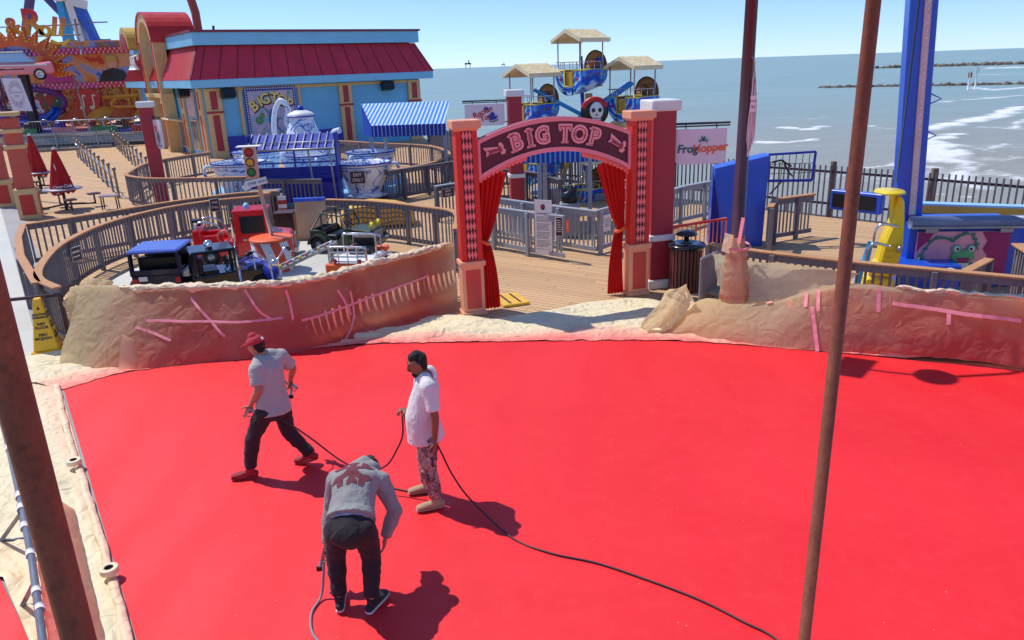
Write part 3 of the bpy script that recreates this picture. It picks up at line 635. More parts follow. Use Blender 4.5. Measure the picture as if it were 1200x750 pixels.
def hanging_sign(label, loc, rz, w, h, texts, side=1, notch=.18, arm=True):
    """flat board hanging below a dark bracket; local x runs away from its pillar"""
    r = thing('hanging_sign', label, 'sign', loc, rz, "hanging ride signs"); n = notch; s = side
    c = MB(); pl = [(0, 0), (w, 0), (w, -h+n*.4), (w-n*.4, -h), (n*.4, -h), (0, -h+n*.4)]; pl = [(s*x, z) for x, z in pl]
    c.prism(pl, -.03, .03); b = c.build('board', M_SIGN, r)
    c = MB(); c.cyl((-s*.06, 0, .10), (s*(w+.06), 0, .10), .022); c.cyl((-s*.06, 0, .05), (s*(w+.06), 0, .05), .014)
    c.tube([(-s*.06, 0, .10), (-s*.1, 0, .2), (-s*.14, 0, .36)], .018, 6); c.cyl((-s*.12, 0, -h*.85), (0, 0, -h*.85), .016)
    for q in (.2, .8): c.cyl((s*w*q, 0, .10), (s*w*q, 0, 0), .01)
    c.build('bracket', M_TXT, r)
    for (t, x, z, sz, m, tilt, off) in texts:
        c = MB(); c.text(t, sz, Matrix.Translation((x, -.036, z)) @ Matrix.Rotation(-tilt, 4, 'Y'), .003, off, .12); c.build('lettering', m, b)
    return r, b
sg, bd = hanging_sign("white sign reading Frog Hopper in green and orange, hanging right of the arch", (3.22, 14.72, 3.05), R(2), .98, .66,
    [("Frog", .23, -.37, .215, M_TEAL, 0.0, .006), ("Hopper", .66, -.36, .215, M_ORANGE, R(3), .006)])
c = MB(); c.ball((.53, -.05, -.20), .035, 10, (1, .4, 1)); c.ball((.50, -.05, -.155), .015, 8); c.ball((.55, -.05, -.155), .015, 8); c.tube([(.5, -.05, -.22), (.45, -.05, -.2), (.47, -.05, -.25)], .01, 6); c.tube([(.56, -.05, -.22), (.61, -.05, -.2), (.59, -.05, -.26)], .01, 6); c.build('frog_emblem', M_TEAL, bd)
sg, bd = hanging_sign("white sign with slanted red lettering and blue boat, left of the sea pillar", (0.0, 24.1, 3.22), R(3), 1.22, .64,
    [("Rockin", -.68, -.24, .23, M_RED, R(22), .006), ("Tug", -.60, -.40, .23, M_RED, R(22), .006)], side=-1)
c = MB(); c.prism([(-.52, -.38), (-.42, -.48), (-.28, -.46), (-.2, -.36), (-.3, -.36), (-.32, -.26), (-.42, -.24), (-.44, -.34)], -.05, -.032); c.box((-.56, -.04, -.14), (.13, .012, .07), ry=.5); c.build('boat_emblem', M_NAVY, bd)
c = MB(); c.tube([(-.48, -.04, -.5), (-.36, -.04, -.53), (-.2, -.04, -.47)], .016, 6); c.build('wave_emblem', M_TEAL, bd)
sg, bd = hanging_sign("white sign with red and grey emblem on the pillar before the circus building", (-12.20, 27.35, 2.95), R(-48), .62, .98, [], notch=.3)
c = MB(); c.prism([(.2+.1*math.cos(a)*(1+.2*math.sin(3*a)), -.3+.12*math.sin(a)) for a in [i*.4 for i in range(15)]], -.045, -.032); c.build('red_emblem', M_CORAL, bd)
c = MB(); c.prism([(.34+.13*math.cos(a)*(1+.2*math.cos(4*a)), -.6+.2*math.sin(a)) for a in [i*.4 for i in range(15)]], -.045, -.032); c.text("Tea Cups", .11, Matrix.Translation((.32, -.036, -.86)), .003, .002); c.build('grey_emblem', M_STEEL, bd)
# left coral pillars with tan capitals
def coral_pillar(label, loc, rz=0.0, k=1.0):
    r = thing('boardwalk_pillar', label, 'pillar', loc, rz, "coral pillars with tan capitals on the left walkway")
    c = MB(); c.box((0, 0, .5), (.66*k, .66*k, 1.0)); p = c.build('pedestal', M_TAN, r, bevel=.02)
    c = MB(); [c.box((dx*.335*k, dy*.335*k, .48), (.4*k if dx == 0 else .02, .4*k if dy == 0 else .02, .66)) for dx, dy in ((0, -1), (1, 0), (-1, 0), (0, 1))]; c.build('pedestal_panel', M_RED, p)
    c = MB(); c.box((0, 0, 2.1), (.50*k, .50*k, 2.3)); c.build('shaft', M_CORALP, r, bevel=.02)
    for z in (2.35, 2.85, 3.38): c = MB(); c.box((0, 0, z), (.62*k, .62*k, .13)); c.build('tan_band', M_TAN, r, bevel=.02)
    return r
M_CORALP = mat("pillar_coral", '#c8533f', .55, .1, dirt=.1)
coral_pillar("coral pillar with tan bands left of the closed red parasol", (-16.0, 25.5, 0), R(25))
coral_pillar("coral pillar with tan bands half hidden at the left edge of the picture", (-18.5, 28.2, 0), R(25), .95)
r = thing('ride_banner', "pale sunburst banner on a pole above the coral pillars", 'banner', (-18.6, 29.6, 0)); c = MB(); c.cyl((0, 0, 0), (0, 0, 4.9), .05); c.cyl((-.1, 0, 4.8), (1.0, 0, 4.8), .03); c.build('pole', M_TAR, r)
c = MB(); c.prism([(.10, 4.50), (.78, 4.47), (.98, 3.30), (.26, 3.33)], -.01, .01); b = c.build('banner_cloth', M_SIGN, r)
c = MB()
for i in range(26):
    a = i*2*math.pi/26; x, z = .53, 3.92; p = (x+math.cos(a)*.2, z+math.sin(a)*.27); q = (x+math.cos(a)*.29, z+math.sin(a)*.50); c.bar((p[0], -.016, p[1]), (q[0], -.016, q[1]), .018, .006)
c.text("PLEASURE", .10, Matrix.Translation((.53, -.014, 3.98)), .002); c.text("PIER", .10, Matrix.Translation((.53, -.014, 3.85)), .002); c.build('banner_print', M_STEEL, b)

# ================================================================ FERRIS WHEEL
def hull_mat():
    m, nt, b = newmat("hull_swirls"); co = objco(nt); n = tex_noise(nt, co, 2.6, 1, .4, 2.5)
    w = N(nt, "ShaderNodeTexWave", wave_type='RINGS'); w.inputs['Scale'].default_value = 1.5; w.inputs['Distortion'].default_value = 5; w.inputs['Detail'].default_value = 1.2; w.inputs['Detail Scale'].default_value = 1.6; nt.links.new(co, w.inputs[0])
    c = mixc(nt, ramp(nt, w.outputs[1], .35, .55), hexc('#2458d8'), hexc('#46a4f0')); c = mixc(nt, ramp(nt, w.outputs[1], .8, .9), c, hexc('#c4e6fa'))
    c = mixc(nt, ramp(nt, n, .64, .7), c, hexc('#1a49a8')); nt.links.new(c, b.inputs['Base Color']); b.inputs['Roughness'].default_value = .3; b.inputs['Coat Weight'].default_value = .3
    return m
M_HULL = hull_mat()
def shingle_mat():
    m, nt, b = newmat("cream_shingles"); co = objco(nt); br = N(nt, "ShaderNodeTexBrick"); mp = N(nt, "ShaderNodeMapping"); nt.links.new(co, mp.inputs[0]); nt.links.new(mp.outputs[0], br.inputs[0])
    br.inputs['Scale'].default_value = 4; br.inputs['Mortar Size'].default_value = .03; br.inputs['Row Height'].default_value = .45; br.inputs['Brick Width'].default_value = 1.1
    br.inputs[1].default_value = (*hexc('#efe0b8'), 1); br.inputs[2].default_value = (*hexc('#e0cb98'), 1); br.inputs[3].default_value = (*hexc('#a98c5c'), 1)
    nt.links.new(br.outputs[0], b.inputs['Base Color']); b.inputs['Roughness'].default_value = .6; bumpit(nt, b, br.outputs[1], -.5, .01); return m
M_SHING = shingle_mat()
def gondola(parent, loc, rz, disc_kind):
    L, Rr = .80, .66; S = 18
    def U(a, k=1.0): return (-Rr*k*math.cos(a), -.80*k*math.sin(a)**.8 if math.sin(a) > 0 else 0)
    # hull body: half barrel that rises to the back
    c = MB()
    def hf(u, v):
        x = -L*.75+u*L*1.55; k = 1-.30*max(0, u-.35)**1.6; y, z = U(math.pi*v, k); z *= (1-.15*u)
        return (x, y, z)
    c.grid(hf, 10, S)
    # front face with entrance notch
    pts = [U(math.pi*i/S) for i in range(S+1)]; xf = -L*.75
    left = [(y, z) for y, z in pts if y <= -.2]; right = [(y, z) for y, z in pts if y >= .2]; low = [(y, z) for y, z in pts if -.2 <= y <= .2]
    for poly in (left+[(-.2, -.5), (-.2, 0)], [(.2, 0), (.2, -.5)]+right, [(-.2, -.5)]+low+[(.2, -.5)]):
        c.add([(xf, y, z) for y, z in poly], [list(range(len(poly)))]); c.add([(xf+.03, y, z) for y, z in poly], [list(range(len(poly)))[::-1]])
    pb = [U(math.pi*i/S, 1-.30*.65**1.6) for i in range(S+1)]; xb = -L*.75+L*1.55
    c.add([(xb, y, z*.85) for y, z in pb], [list(range(len(pb)))[::-1]])
    g = c.build('gondola', M_HULL, parent); g.location = loc; g.scale = (.97, .97, .97); g.rotation_euler = (0, 0, rz)
    c = MB(); c.box((0.02, 0, -.52), (1.0, .9, .04)); c.box((.3, 0, -.3), (.35, .85, .3)); c.build('floor_and_seat', M_BROWNW, g)
    c = MB(); c.tube([(xf, -.2, 0), (xf, -Rr, 0), (xb-.06, -Rr*.84, 0), (xb, 0, 0), (xb-.06, Rr*.84, 0), (xf, Rr, 0), (xf, .2, 0), (xf, .2, -.5), (xf, -.2, -.5), (xf, -.2, 0)], .028, 6); c.build('rim', M_YELP, g)
    c = MB(); c.box((xf+.06, 0, -.26), (.03, .36, .44)); c.build('gate', M_GOLD, g)
    c = MB(); [c.ball((xf-.01, s*.4, -.28), .05, 8, (.4, 1, 1)) for s in (-1, 1)]; c.ball((xf+.7, -Rr*.97, -.14), .045, 8, (1, .4, 1)); c.build('red_jewels', M_RED, g)
    c = MB(); [c.ball((xf-.01, s*.27, -.60), .04, 8, (.4, 1, 1)) for s in (-1, 1)]; c.ball((xf+.5, -Rr*.99, -.16), .045, 8, (1, .4, 1)); c.ball((xf-.01, -.47, -.12), .035, 8, (.4, 1, 1)); c.build('green_jewels', M_GRN, g)
    c = MB(); c.ball((xf+.9, -Rr*.93, -.14), .04, 8, (1, .4, 1)); c.build('yellow_jewel', M_YEL, g)
    # round barrel back
    M = Matrix.Translation((xb-.03, 0, .10)) @ Matrix.Rotation(R(90), 4, 'Y'); c = MB(); c.lathe([(0, 0), (.5, 0), (.5, .07), (0, .07)], M, 28); c.build('barrel_back', M_BROWNW, g)
    c = MB(); c.tube([(xb-.03, .5*math.cos(a), .1+.5*math.sin(a)) for a in [i*math.pi/14 for i in range(28)]], .022, 6, True); [c.box((xb-.035, 0, .1+z), (.012, .9 if abs(z) < .2 else .7, .012)) for z in (-.2, -.05, .1, .25)]; c.build('barrel_hoop', M_TAR, g)
    if disc_kind == 0: c = MB(); c.ball((xb-.05, .12, .2), .13, 10, (.3, 1, 1)); c.build('orange_motif', M_ORANGE, g); c = MB(); [c.ball((xb-.05, y, z), .085, 10, (.3, 1, 1)) for y, z in ((-.1, .3), (-.05, .05), (-.28, .12), (-.28, .32))]; c.build('blue_motif', M_NAVY, g)
    if disc_kind == 1: c = MB(); c.prism([(-.18, 0), (.18, 0), (.2, .25), (.1, .38), (-.1, .38), (-.2, .25)], -.01, .01, Matrix.Translation((xb-.045, 0, 0)) @ Matrix.Rotation(R(90), 4, 'Z')); c.build('dark_motif', M_BLACK, g); c = MB(); c.tube([(xb-.08, .1*math.cos(a), .16+.1*math.sin(a)) for a in [i*math.pi/8 for i in range(16)]], .02, 6, True); c.build('wheel_motif', M_WHITE, g)
    if disc_kind == 2: c = MB(); [c.bar((xb-.045, -.15, z), (xb-.045, .15, z+.12), .05, .02) for z in (0, .12, .24)]; c.build('red_motif', M_TAR, g)
    # rails
    c = MB()
    for s in (-1, 1):
        c.tube([(xf, s*.2, .25), (xf, s*Rr*.93, .25), (xf+.9, s*Rr*.88, .25)], .014, 6)
        for q in ((xf, s*.2), (xf, s*.4), (xf+.3, s*Rr*.92), (xf+.6, s*Rr*.9), (xf+.9, s*Rr*.88)): c.cyl((q[0], q[1], 0), (q[0], q[1], .25), .012, n=6)
    c.build('handrail', M_CHROME, g)
    c = MB()
    for sx in (xf+.03, xf+1.02):
        for s in (-1, 1): c.cyl((sx, s*.54, 0), (sx, s*.54, .98), .022, n=8)
    c.build('roof_posts', M_STEEL, g)
    # gable roof
    X0, X1 = xf-.14, xf+1.22; c = MB()
    for s in (-1, 1):
        a, b_ = (0, 1.27), (s*.68, .97)
        c.add([(X0, a[0], a[1]), (X1, a[0], a[1]), (X1, b_[0], b_[1]), (X0, b_[0], b_[1]), (X0, a[0], a[1]-.045), (X1, a[0], a[1]-.045), (X1, b_[0], b_[1]-.045), (X0, b_[0], b_[1]-.045)],
              [(0, 1, 2, 3) if s < 0 else (3, 2, 1, 0), (4, 7, 6, 5) if s < 0 else (5, 6, 7, 4), (0, 3, 7, 4), (1, 5, 6, 2), (2, 6, 7, 3)])
    c.build('roof', M_SHING, g)
    c = MB()
    for s in (-1, 1):
        for i in range(9):
            t = (i+.5)/9; y = s*.68*t; z = 1.27-.3*t
            for xx in (X0, X1): c.prism([(y-.04, z-.02), (y-.04, z-.09), (y, z-.13), (y+.04, z-.09), (y+.04, z-.02)], -.012, .012, Matrix.Translation((xx, 0, 0)) @ Matrix.Rotation(R(90), 4, 'Z'))
        c.box(((X0+X1)/2, s*.685, .925), (X1-X0+.03, .02, .09))
        for i in range(17): x = X0+.04+i*(X1-X0-.08)/16; c.prism([(x-.04, .90), (x-.04, .86), (x, .83), (x+.04, .86), (x+.04, .90)], s*.685-.009, s*.685+.009)
    c.build('scalloped_trim', M_CREAM, g)
    return g
M_YELP = mat("rim_yellow", '#ecd54a', .4, .05); M_GRN = mat("jewel_green", '#1f8a4a', .3, .05)
def ferris():
    base = Vector((2.60, 25.6, 0)); root = thing('ferris_wheel', "small ferris wheel with painted boat gondolas under cream gable roofs, behind the arch", 'ferris wheel', base)
    hz = 2.66; RAD = 1.86
    for s in (-1, 1):
        c = MB(); c.bar((s*.9, .55, 0), (0, .5, hz), .14); c.build('support_leg', M_TAN, root)
    c = MB(); c.box((.2, .6, hz*.62), (.24, .2, hz*1.24+.1)); c.build('mast', M_TAN, root)
    c = MB(); c.cyl((0, -.65, hz), (0, .6, hz), .12); c.build('axle', M_STEEL, root)
    for k in range(6):
        a = R(92+60*k); e = Vector((RAD*math.cos(a), 0, RAD*math.sin(a)))
        for y in ((-.15, .45) if k in (1, 4, 5) else (.45,)): c = MB(); c.cyl((0, y, hz), (e.x*.98, y, hz+e.z), .07, .06, 10); c.tube([(e.x*.1, y-.07, hz+e.z*.1), (e.x*.95, y-.07, hz+e.z*.95)], .018, 6); c.build('spoke', M_SKYB if y < 0 else M_BLUE, root)
        gondola(root, (e.x, .1-.25*(k % 2), hz+e.z-.42), R(38), (0, 1, 1, 2, 1, 2)[k])
    # round skull-and-bandana hub boss facing the camera
    M = Matrix.Translation((.22, -1.0, hz+.20)) @ Matrix.Rotation(R(90), 4, 'X'); c = MB(); c.lathe([(0, .06), (.36, .05), (.44, 0), (0, 0)], M, 28); hb = c.build('hub_boss', M_BLACK, root)
    c = MB(); c.ball((.27, -1.08, hz+.22), .27, 14, (.8, .25, 1)); c.ball((.27, -1.08, hz-.04), .15, 12, (.9, .25, .8)); c.build('skull', M_WHITE, hb)
    c = MB(); [c.ball((.27+dx, -1.145, hz+.24), .06, 10, (1, .4, 1.1)) for dx in (-.1, .1)]; c.ball((.27, -1.15, hz+.10), .03, 8); [c.bar((.1, -1.14, hz+.0-.05*i), (.42, -1.14, hz-.02-.05*i), .012) for i in range(2)]; c.build('eye_sockets', M_BLACK, hb)
    c = MB(); c.lathe([(.30, .1), (.42, .09), (.45, .02)], M, 24, R(20), R(165)); c.build('bandana', M_RED, hb)
    c = MB(); c.box((0, -1.0, hz-.3), (.05, .1, .1)); c.cyl((.22, -1.0, hz+.20), (0, -.6, hz), .07); c.build('boss_arm', M_STEEL, hb)
    c = MB(); c.box((0, .3, .12), (3.6, 2.2, .24)); c.build('base_platform', M_GREYP, root, bevel=.02)
ferris()
# striped canopy in front of the wheel, seen through the arch
def canopy2():
    r = thing('operator_canopy', "blue striped canopy on grey posts seen through the arch", 'canopy', (1.75, 20.6, 0), R(-8))
    c = MB(); c.box((-.1, .6, 2.12), (2.5, 1.9, .06)); c.build('canopy_top', M_STRIPE, r)
    c = MB(); c.prism([(-1.35+i*.1, 2.12) for i in range(26)]+[(1.15-i*.05, 1.83+(.02 if i % 2 else 0)) for i in range(51)], -.37, -.355); c.build('valance', M_STRIPE, r)
    for x, y in ((-.85, -.25), (.5, -.5), (-.85, 1.4), (1.05, 1.4)): c = MB(); c.box((x, y, 1.05), (.11, .11, 2.1)); c.build('post', M_BALL, r, bevel=.008)
    r = thing('control_stand', "black covered ride control stand below the striped canopy", 'control box', (1.6, 19.6, 0)); c = MB(); c.box((0, 0, .45), (.5, .45, .9)); c.build('cabinet', M_GREYP, r, bevel=.03)
    c = MB(); c.ball((0, 0, 1.02), .24, 12, (1, .8, .9)); c.ball((-.12, -.02, 1.2), .09, 8, (.7, .7, 1.2)); c.ball((.13, -.02, 1.22), .09, 8, (.7, .7, 1.2)); c.build('cover', M_BLACK, r)
M_STRIPE = stripes_mat("awning_stripes", '#1a52c4', '#8fc4ee', .13, 0, .68, .7, .3)
canopy2()
# ================================================================ CIRCUS BUILDING
def poster_mat():
    m, nt, b = newmat("poster_print"); co = objco(nt); n = tex_noise(nt, co, 1.1, 4, .55, 1.5)
    c = mixc(nt, ramp(nt, n, .35, .5), hexc('#5fb6c9'), hexc('#b7a6c4')); c = mixc(nt, ramp(nt, n, .5, .62), c, hexc('#d7b6c6')); c = mixc(nt, ramp(nt, tex_noise(nt, co, 2.4, 3), .6, .68), c, hexc('#6d9f58'))
    nt.links.new(c, b.inputs['Base Color']); b.inputs['Roughness'].default_value = .4; return m
def build_building():
    ang = R(35); C0 = (-16.25, 42.9, 0); root = thing('circus_building', "blue building with red metal mansard roof and tan and red columns", 'building', C0, ang)
    L, Dp, H, Z1 = 13.3, 17.0, 3.88, 5.95
    c = MB(); c.box((L/2, Dp/2, H/2), (L, Dp, H)); wl = c.build('wall', M_BLUEW, root)
    # fascia, mansard, parapet as separate rings
    c = MB(); o = .68
    c.box((L/2, Dp/2, H+.06), (L+2*o, Dp+2*o, .42)); c.build('eave_fascia', M_BLUEF, root, bevel=.02)
    za, zb = H+.275, Z1-.1; i_ = .12
    c = MB(); A = [(-o, -o), (L+o, -o), (L+o, Dp+o), (-o, Dp+o)]; B = [(i_, i_), (L-i_, i_), (L-i_, Dp-i_), (i_, Dp-i_)]
    c.add([(x, y, za) for x, y in A]+[(x, y, zb) for x, y in B], [(0, 1, 5, 4), (1, 2, 6, 5), (2, 3, 7, 6), (3, 0, 4, 7), (3, 2, 1, 0), (4, 5, 6, 7)]); rf = c.build('roof', M_ROOF, root)
    c = MB()
    for k in range(15):
        t = (k+.5)/15; x0 = -o+t*(L+2*o); x1 = i_+t*(L-2*i_); c.bar((x0, -o-.01, za+.02), (x1, i_-.01, zb), .035, .03)
    for a, b in ((A[0], B[0]), (A[1], B[1])): c.bar((a[0], a[1], za), (b[0], b[1], zb), .09, .09)
    c.build('roof_seams', M_ROOFD, rf)
    c = MB()
    for k in range(64):
        t = (k+.5)/64; y0 = -o+t*(Dp+2*o); y1 = i_+t*(Dp-2*i_); c.bar((-o-.012, y0, za+.02), (i_-.012, y1, zb), .10, .035)
    c.build('roof_ribs', M_CORALR, rf)
    c = MB(); c.box((L/2, Dp/2, Z1+.27), (L+.25, Dp+.25, .66)); c.build('parapet', M_BLUEF, root, bevel=.02)
    c = MB(); c.box((L/2, Dp/2, Z1+.655), (L+.42, Dp+.42, .11)); c.build('parapet_coping', M_ROOFD, root)
    def column(x, y, w, face, zt=H-.2):
        c = MB(); d = .16
        if face == 'f': c.box((x, -d/2-.0, zt/2), (w, d, zt)); cc = c.build('column', M_TAN, root, bevel=.015); c = MB(); [c.box((x, -d-.008, z), (w*.42, .02, h)) for z, h in ((zt*.83, zt*.26), (zt*.36, zt*.52))]; c.box((x, -d-.015, zt*.66), (w*1.08, .05, .12), )
        else: c.box((-d/2, y, zt/2), (d, w, zt)); cc = c.build('column', M_TAN, root, bevel=.015); c = MB(); [c.box((-d-.008, y, z), (.02, w*.42, h)) for z, h in ((zt*.83, zt*.26), (zt*.36, zt*.52))]
        c.build('column_panel', M_RED if face == 's' else M_MAROON, cc)
    for x in (.5, 8.2, 12.85): column(x, 0, .85 if x < 1 or x > 12 else .8, 'f')
    c = MB(); c.box((1.95, -.05, 1.85), (.16, .1, 3.7)); c.box((5.35, -.05, 1.85), (.14, .1, 3.7)); c.box((6.95, -.045, 3.6), (12.6, .08, .16)); c.build('wall_trim', M_TAN, root)
    c = MB(); c.box((4.5, -.06, .55), (7.5, .1, 1.1)); c.build('dado', M_NAVY, root)
    for y in (.45, 4.3, 11.6, 16.5): column(0, y, .75, 's')
    # windows and posters of the left front
    for y, w in ((2.4, 1.9),):
        c = MB(); c.box((-.06, y, 2.85), (.1, w, 1.6)); f = c.build('window_frame', M_GREYP, root); c = MB(); c.box((-.12, y, 2.85), (.03, w-.3, 1.3)); c.build('printed_panel', M_SIGNR, f)
    for y in (2.4, 5.2, 10.8, 13.2):
        c = MB(); c.box((-.06, y, 1.15), (.1, 1.5, 1.7)); f = c.build('window', M_TAN, root); c = MB(); [c.box((-.12, y-.36+.72*k, 1.15), (.03, .6, 1.5)) for k in (0, 1)]; c.build('pane', M_GLASSL, f)
    c = MB(); c.box((-.55, 5.2, 1.92), (1.0, 1.7, .1), ry=R(12)); c.build('counter_awning', M_CREAM, root)
    # arched portal rising above the roof
    yc, w, th = 8.0, 4.0, 1.35; n = 18; zs = 6.3; r1 = w/2; r0 = r1-.55
    M = Matrix.Rotation(R(90), 4, 'Z')   # prism XZ -> faces -x after rotation
    def pr(poly, d0, d1): c.prism([(x, z) for x, z in poly], d0, d1, Matrix.Translation((0, yc, 0)) @ Matrix.Rotation(R(-90), 4, 'Z'))
    c = MB(); out = [(r1*math.cos(math.pi*i/n), zs+r1*.85*math.sin(math.pi*i/n)) for i in range(n+1)]; inn = [(r0*math.cos(math.pi*i/n), zs+r0*.85*math.sin(math.pi*i/n)) for i in range(n+1)]
    for a in range(n): pr([out[a], out[a+1], inn[a+1], inn[a]], -.85, 1.6)
    for s in (-1, 1): pr([(s*r1, zs), (s*r0, zs), (s*r0, 0), (s*r1, 0)], -.85, -.15)
    ga = c.build('portal_arch', M_TAN, root)
    c = MB(); o2 = [(x*1.06, zs+(z-zs)*1.06) for x, z in out]
    for a in range(n): pr([o2[a], o2[a+1], out[a+1], out[a]], -.92, 1.65)
    c.build('portal_cap', M_RED, ga)
    c = MB()
    for s in (-1, 1):
        for z, h in ((1.6, 2.5), (4.9, 3.1)): c.box((-.86, yc+s*(r1-.31), z), (.03, .30, h))
    c.build('portal_panels', M_RED, ga)
    c = MB(); pr([(x, z) for x, z in inn]+[(-r0, 3.4), (r0, 3.4)], -.3, -.2); c.build('portal_wall', M_BLUEW, ga)
    c = MB(); pr([(-r0+.2, 5.0), (r0-.2, 5.0), (r0-.2, 3.5), (-r0+.2, 3.5)], -.36, -.31); c.build('portal_poster', M_SIGNR, ga)
    c = MB(); pr([(-r1*1.1, 3.2), (r1*1.1, 3.2), (r1*1.1, 3.42), (-r1*1.1, 3.42)], -.9, -.2); c.build('portal_band', M_TAN, ga)
    # second, smaller ochre arch further along the front
    yc = 14.3; w = 2.9; r1 = w/2; r0 = r1*.72; c = MB()
    out = [(r1*math.cos(math.pi*i/n), 6.2+r1*.95*math.sin(math.pi*i/n)) for i in range(n+1)]; pr(out, -.9, .3); c2 = c.build('small_arch', M_GOLD, root)
    c = MB(); pr([(x*.72, 6.2+(z-6.2)*.72) for x, z in out], -.95, -.9); c.build('small_arch_panel', M_MAROON, c2)
    return root, ang, C0
M_CORALR = mat("sunlit_red_metal", '#c9383c', .45, .08); M_GLASSL = mat("shop_glass", '#75706e', .15, .3, 3, bump=0)
def printed_mat(name, c1, c2, s=2):
    m, nt, b = newmat(name); co = objco(nt); n = tex_noise(nt, co, s, 3, .5, 3); nt.links.new(mixc(nt, ramp(nt, mth(nt, 'FRACT', mth(nt, 'MULTIPLY', n, 5)), .4, .6), hexc(c1), hexc(c2)), b.inputs['Base Color']); b.inputs['Roughness'].default_value = .4; return m
M_SIGNR = printed_mat("swirl_print", '#d9b9b4', '#b98f9a')
bld, BA, BC = build_building()
BM = Matrix.Translation(BC) @ Matrix.Rotation(BA, 4, 'Z')
def on_wall(x, y, z): return BM @ Vector((x, y, z))
# poster board
r = thing('circus_poster', "tall BIG TOP poster with blue dotted border on the blue wall", 'poster', on_wall(3.65, -.03, -.35), BA)
c = MB(); c.box((0, -.04, 2.35), (2.95, .06, 3.3)); p = c.build('poster_board', M_NAVY, r)
c = MB(); c.box((0, -.08, 2.32), (2.6, .02, 2.95)); c.build('poster_print', poster_mat(), r)
c = MB()
for i in range(22):
    for s in (-1, 1): c.box((-1.38+i*.1315, -.075, 2.35+s*1.57), (.06, .02, .06))
for i in range(25):
    for s in (-1, 1): c.box((s*1.39, -.075, .78+i*.1315), (.06, .02, .06))
c.build('border_dots', M_WHITE, p)
c = MB(); c3 = MB()
for ch, x, z, a in (('B', -1.02, 2.98, 32), ('I', -.66, 3.20, 22), ('G', -.34, 3.34, 12), ('T', .20, 3.36, -8), ('O', .62, 3.24, -20), ('P', 1.0, 3.02, -32)):
    M = Matrix.Translation((x, -.11, z)) @ Matrix.Rotation(-R(a), 4, 'Y'); c.text(ch, .78, M, .01, .02); c3.text(ch, .80, M @ Matrix.Translation((.03, .012, -.05)), .01, .06)
c.build('poster_lettering', mat("poster_yellow", '#e8d27e', .5), p); c3.build('lettering_shadow', M_DMAR, p)
c = MB(); c.ball((0, -.11, 2.62), .17, 10, (1, .3, 1)); c.ball((.0, -.11, 2.2), .34, 12, (.8, .2, 1)); c.bar((-.1, -.11, 2.4), (-.42, -.11, 2.85), .1, .04); c.bar((.15, -.11, 2.3), (.5, -.11, 2.2), .1, .04); c.bar((.1, -.11, 1.95), (.45, -.11, 1.4), .13, .04); c.bar((-.1, -.11, 1.95), (-.15, -.11, 1.35), .13, .04); c.build('bear_print', mat("print_blue", '#2f6fa8', .5), p)
c = MB(); c.ball((-.8, -.10, 2.2), .22, 8, (1, .2, 1)); c.ball((-.62, -.10, 2.45), .15, 8, (1, .2, 1)); c.build('tree_print', mat("print_green", '#5f8f58', .5), p)
c = MB(); c.box((.2, -.10, 1.02), (1.5, .02, .3)); c.build('ribbon_print', M_RED, p)
# speakers under the eaves
for (x, y, z, lab) in ((1.25, -.35, 3.4, "black loudspeaker hung on the blue wall left of the poster"), (10.9, -.35, 3.4, "black loudspeaker hung near the right end of the blue wall"), (-.35, 2.4, 3.5, "black loudspeaker hung over the printed panel on the sunny front"), (-.35, 10.9, 3.5, "black loudspeaker beyond the tall arch on the sunny front")):
    q = on_wall(x, y, z); r = thing('loudspeaker', lab, 'speaker', q, BA, "black loudspeakers under the eaves"); c = MB(); c.box((0, 0, 0), (.75, .5, .5), rx=R(-15)); c.build('cabinet', M_BLACK, r, bevel=.05)
    c = MB(); c.bar((0, 0, .2), (0 if y < 0 else .3, .3 if y < 0 else 0, .5), .08); c.build('bracket', M_STEEL, r)
# string of white pennant lamps on the portal
q = on_wall(-.95, 9.9, 5.2); r = thing('wall_lamps', "cluster of white goose neck lamps on the portal of the circus building", 'lamp', q, BA); c = MB(); d = MB()
for i in range(3): y = -.5*i; c.tube([(0, .5, .25), (-.2, y, .5), (-.5, y, .4), (-.5, y, 0)], .04, 6); d.cyl((-.5, y, 0), (-.5, y, -.35), .06, .22, 10)
c.build('arms', M_WHITE, r); d.build('shades', M_WHITE, r)
# coaster rail rising behind the building
r = thing('coaster_rail', "curved rust red coaster rail rising behind the circus building", 'coaster track', (-23.5, 60, 0)); c = MB()
o_ = Vector((-23.5, 60, 0)); c.tube([at(*q, 60)-o_ for q in ((236, 120), (234, 70), (232, 33), (229, 15), (224, 0), (215, -18), (200, -40))], .30, 10); c.build('rail', mat('rust_red_steel', '#a8452f', .5, .15), r)
c = MB(); c.cyl(at(251, 60, 62)-o_, at(250, 30, 62)-o_, .09); c.build('support_mast', M_TAR, r)

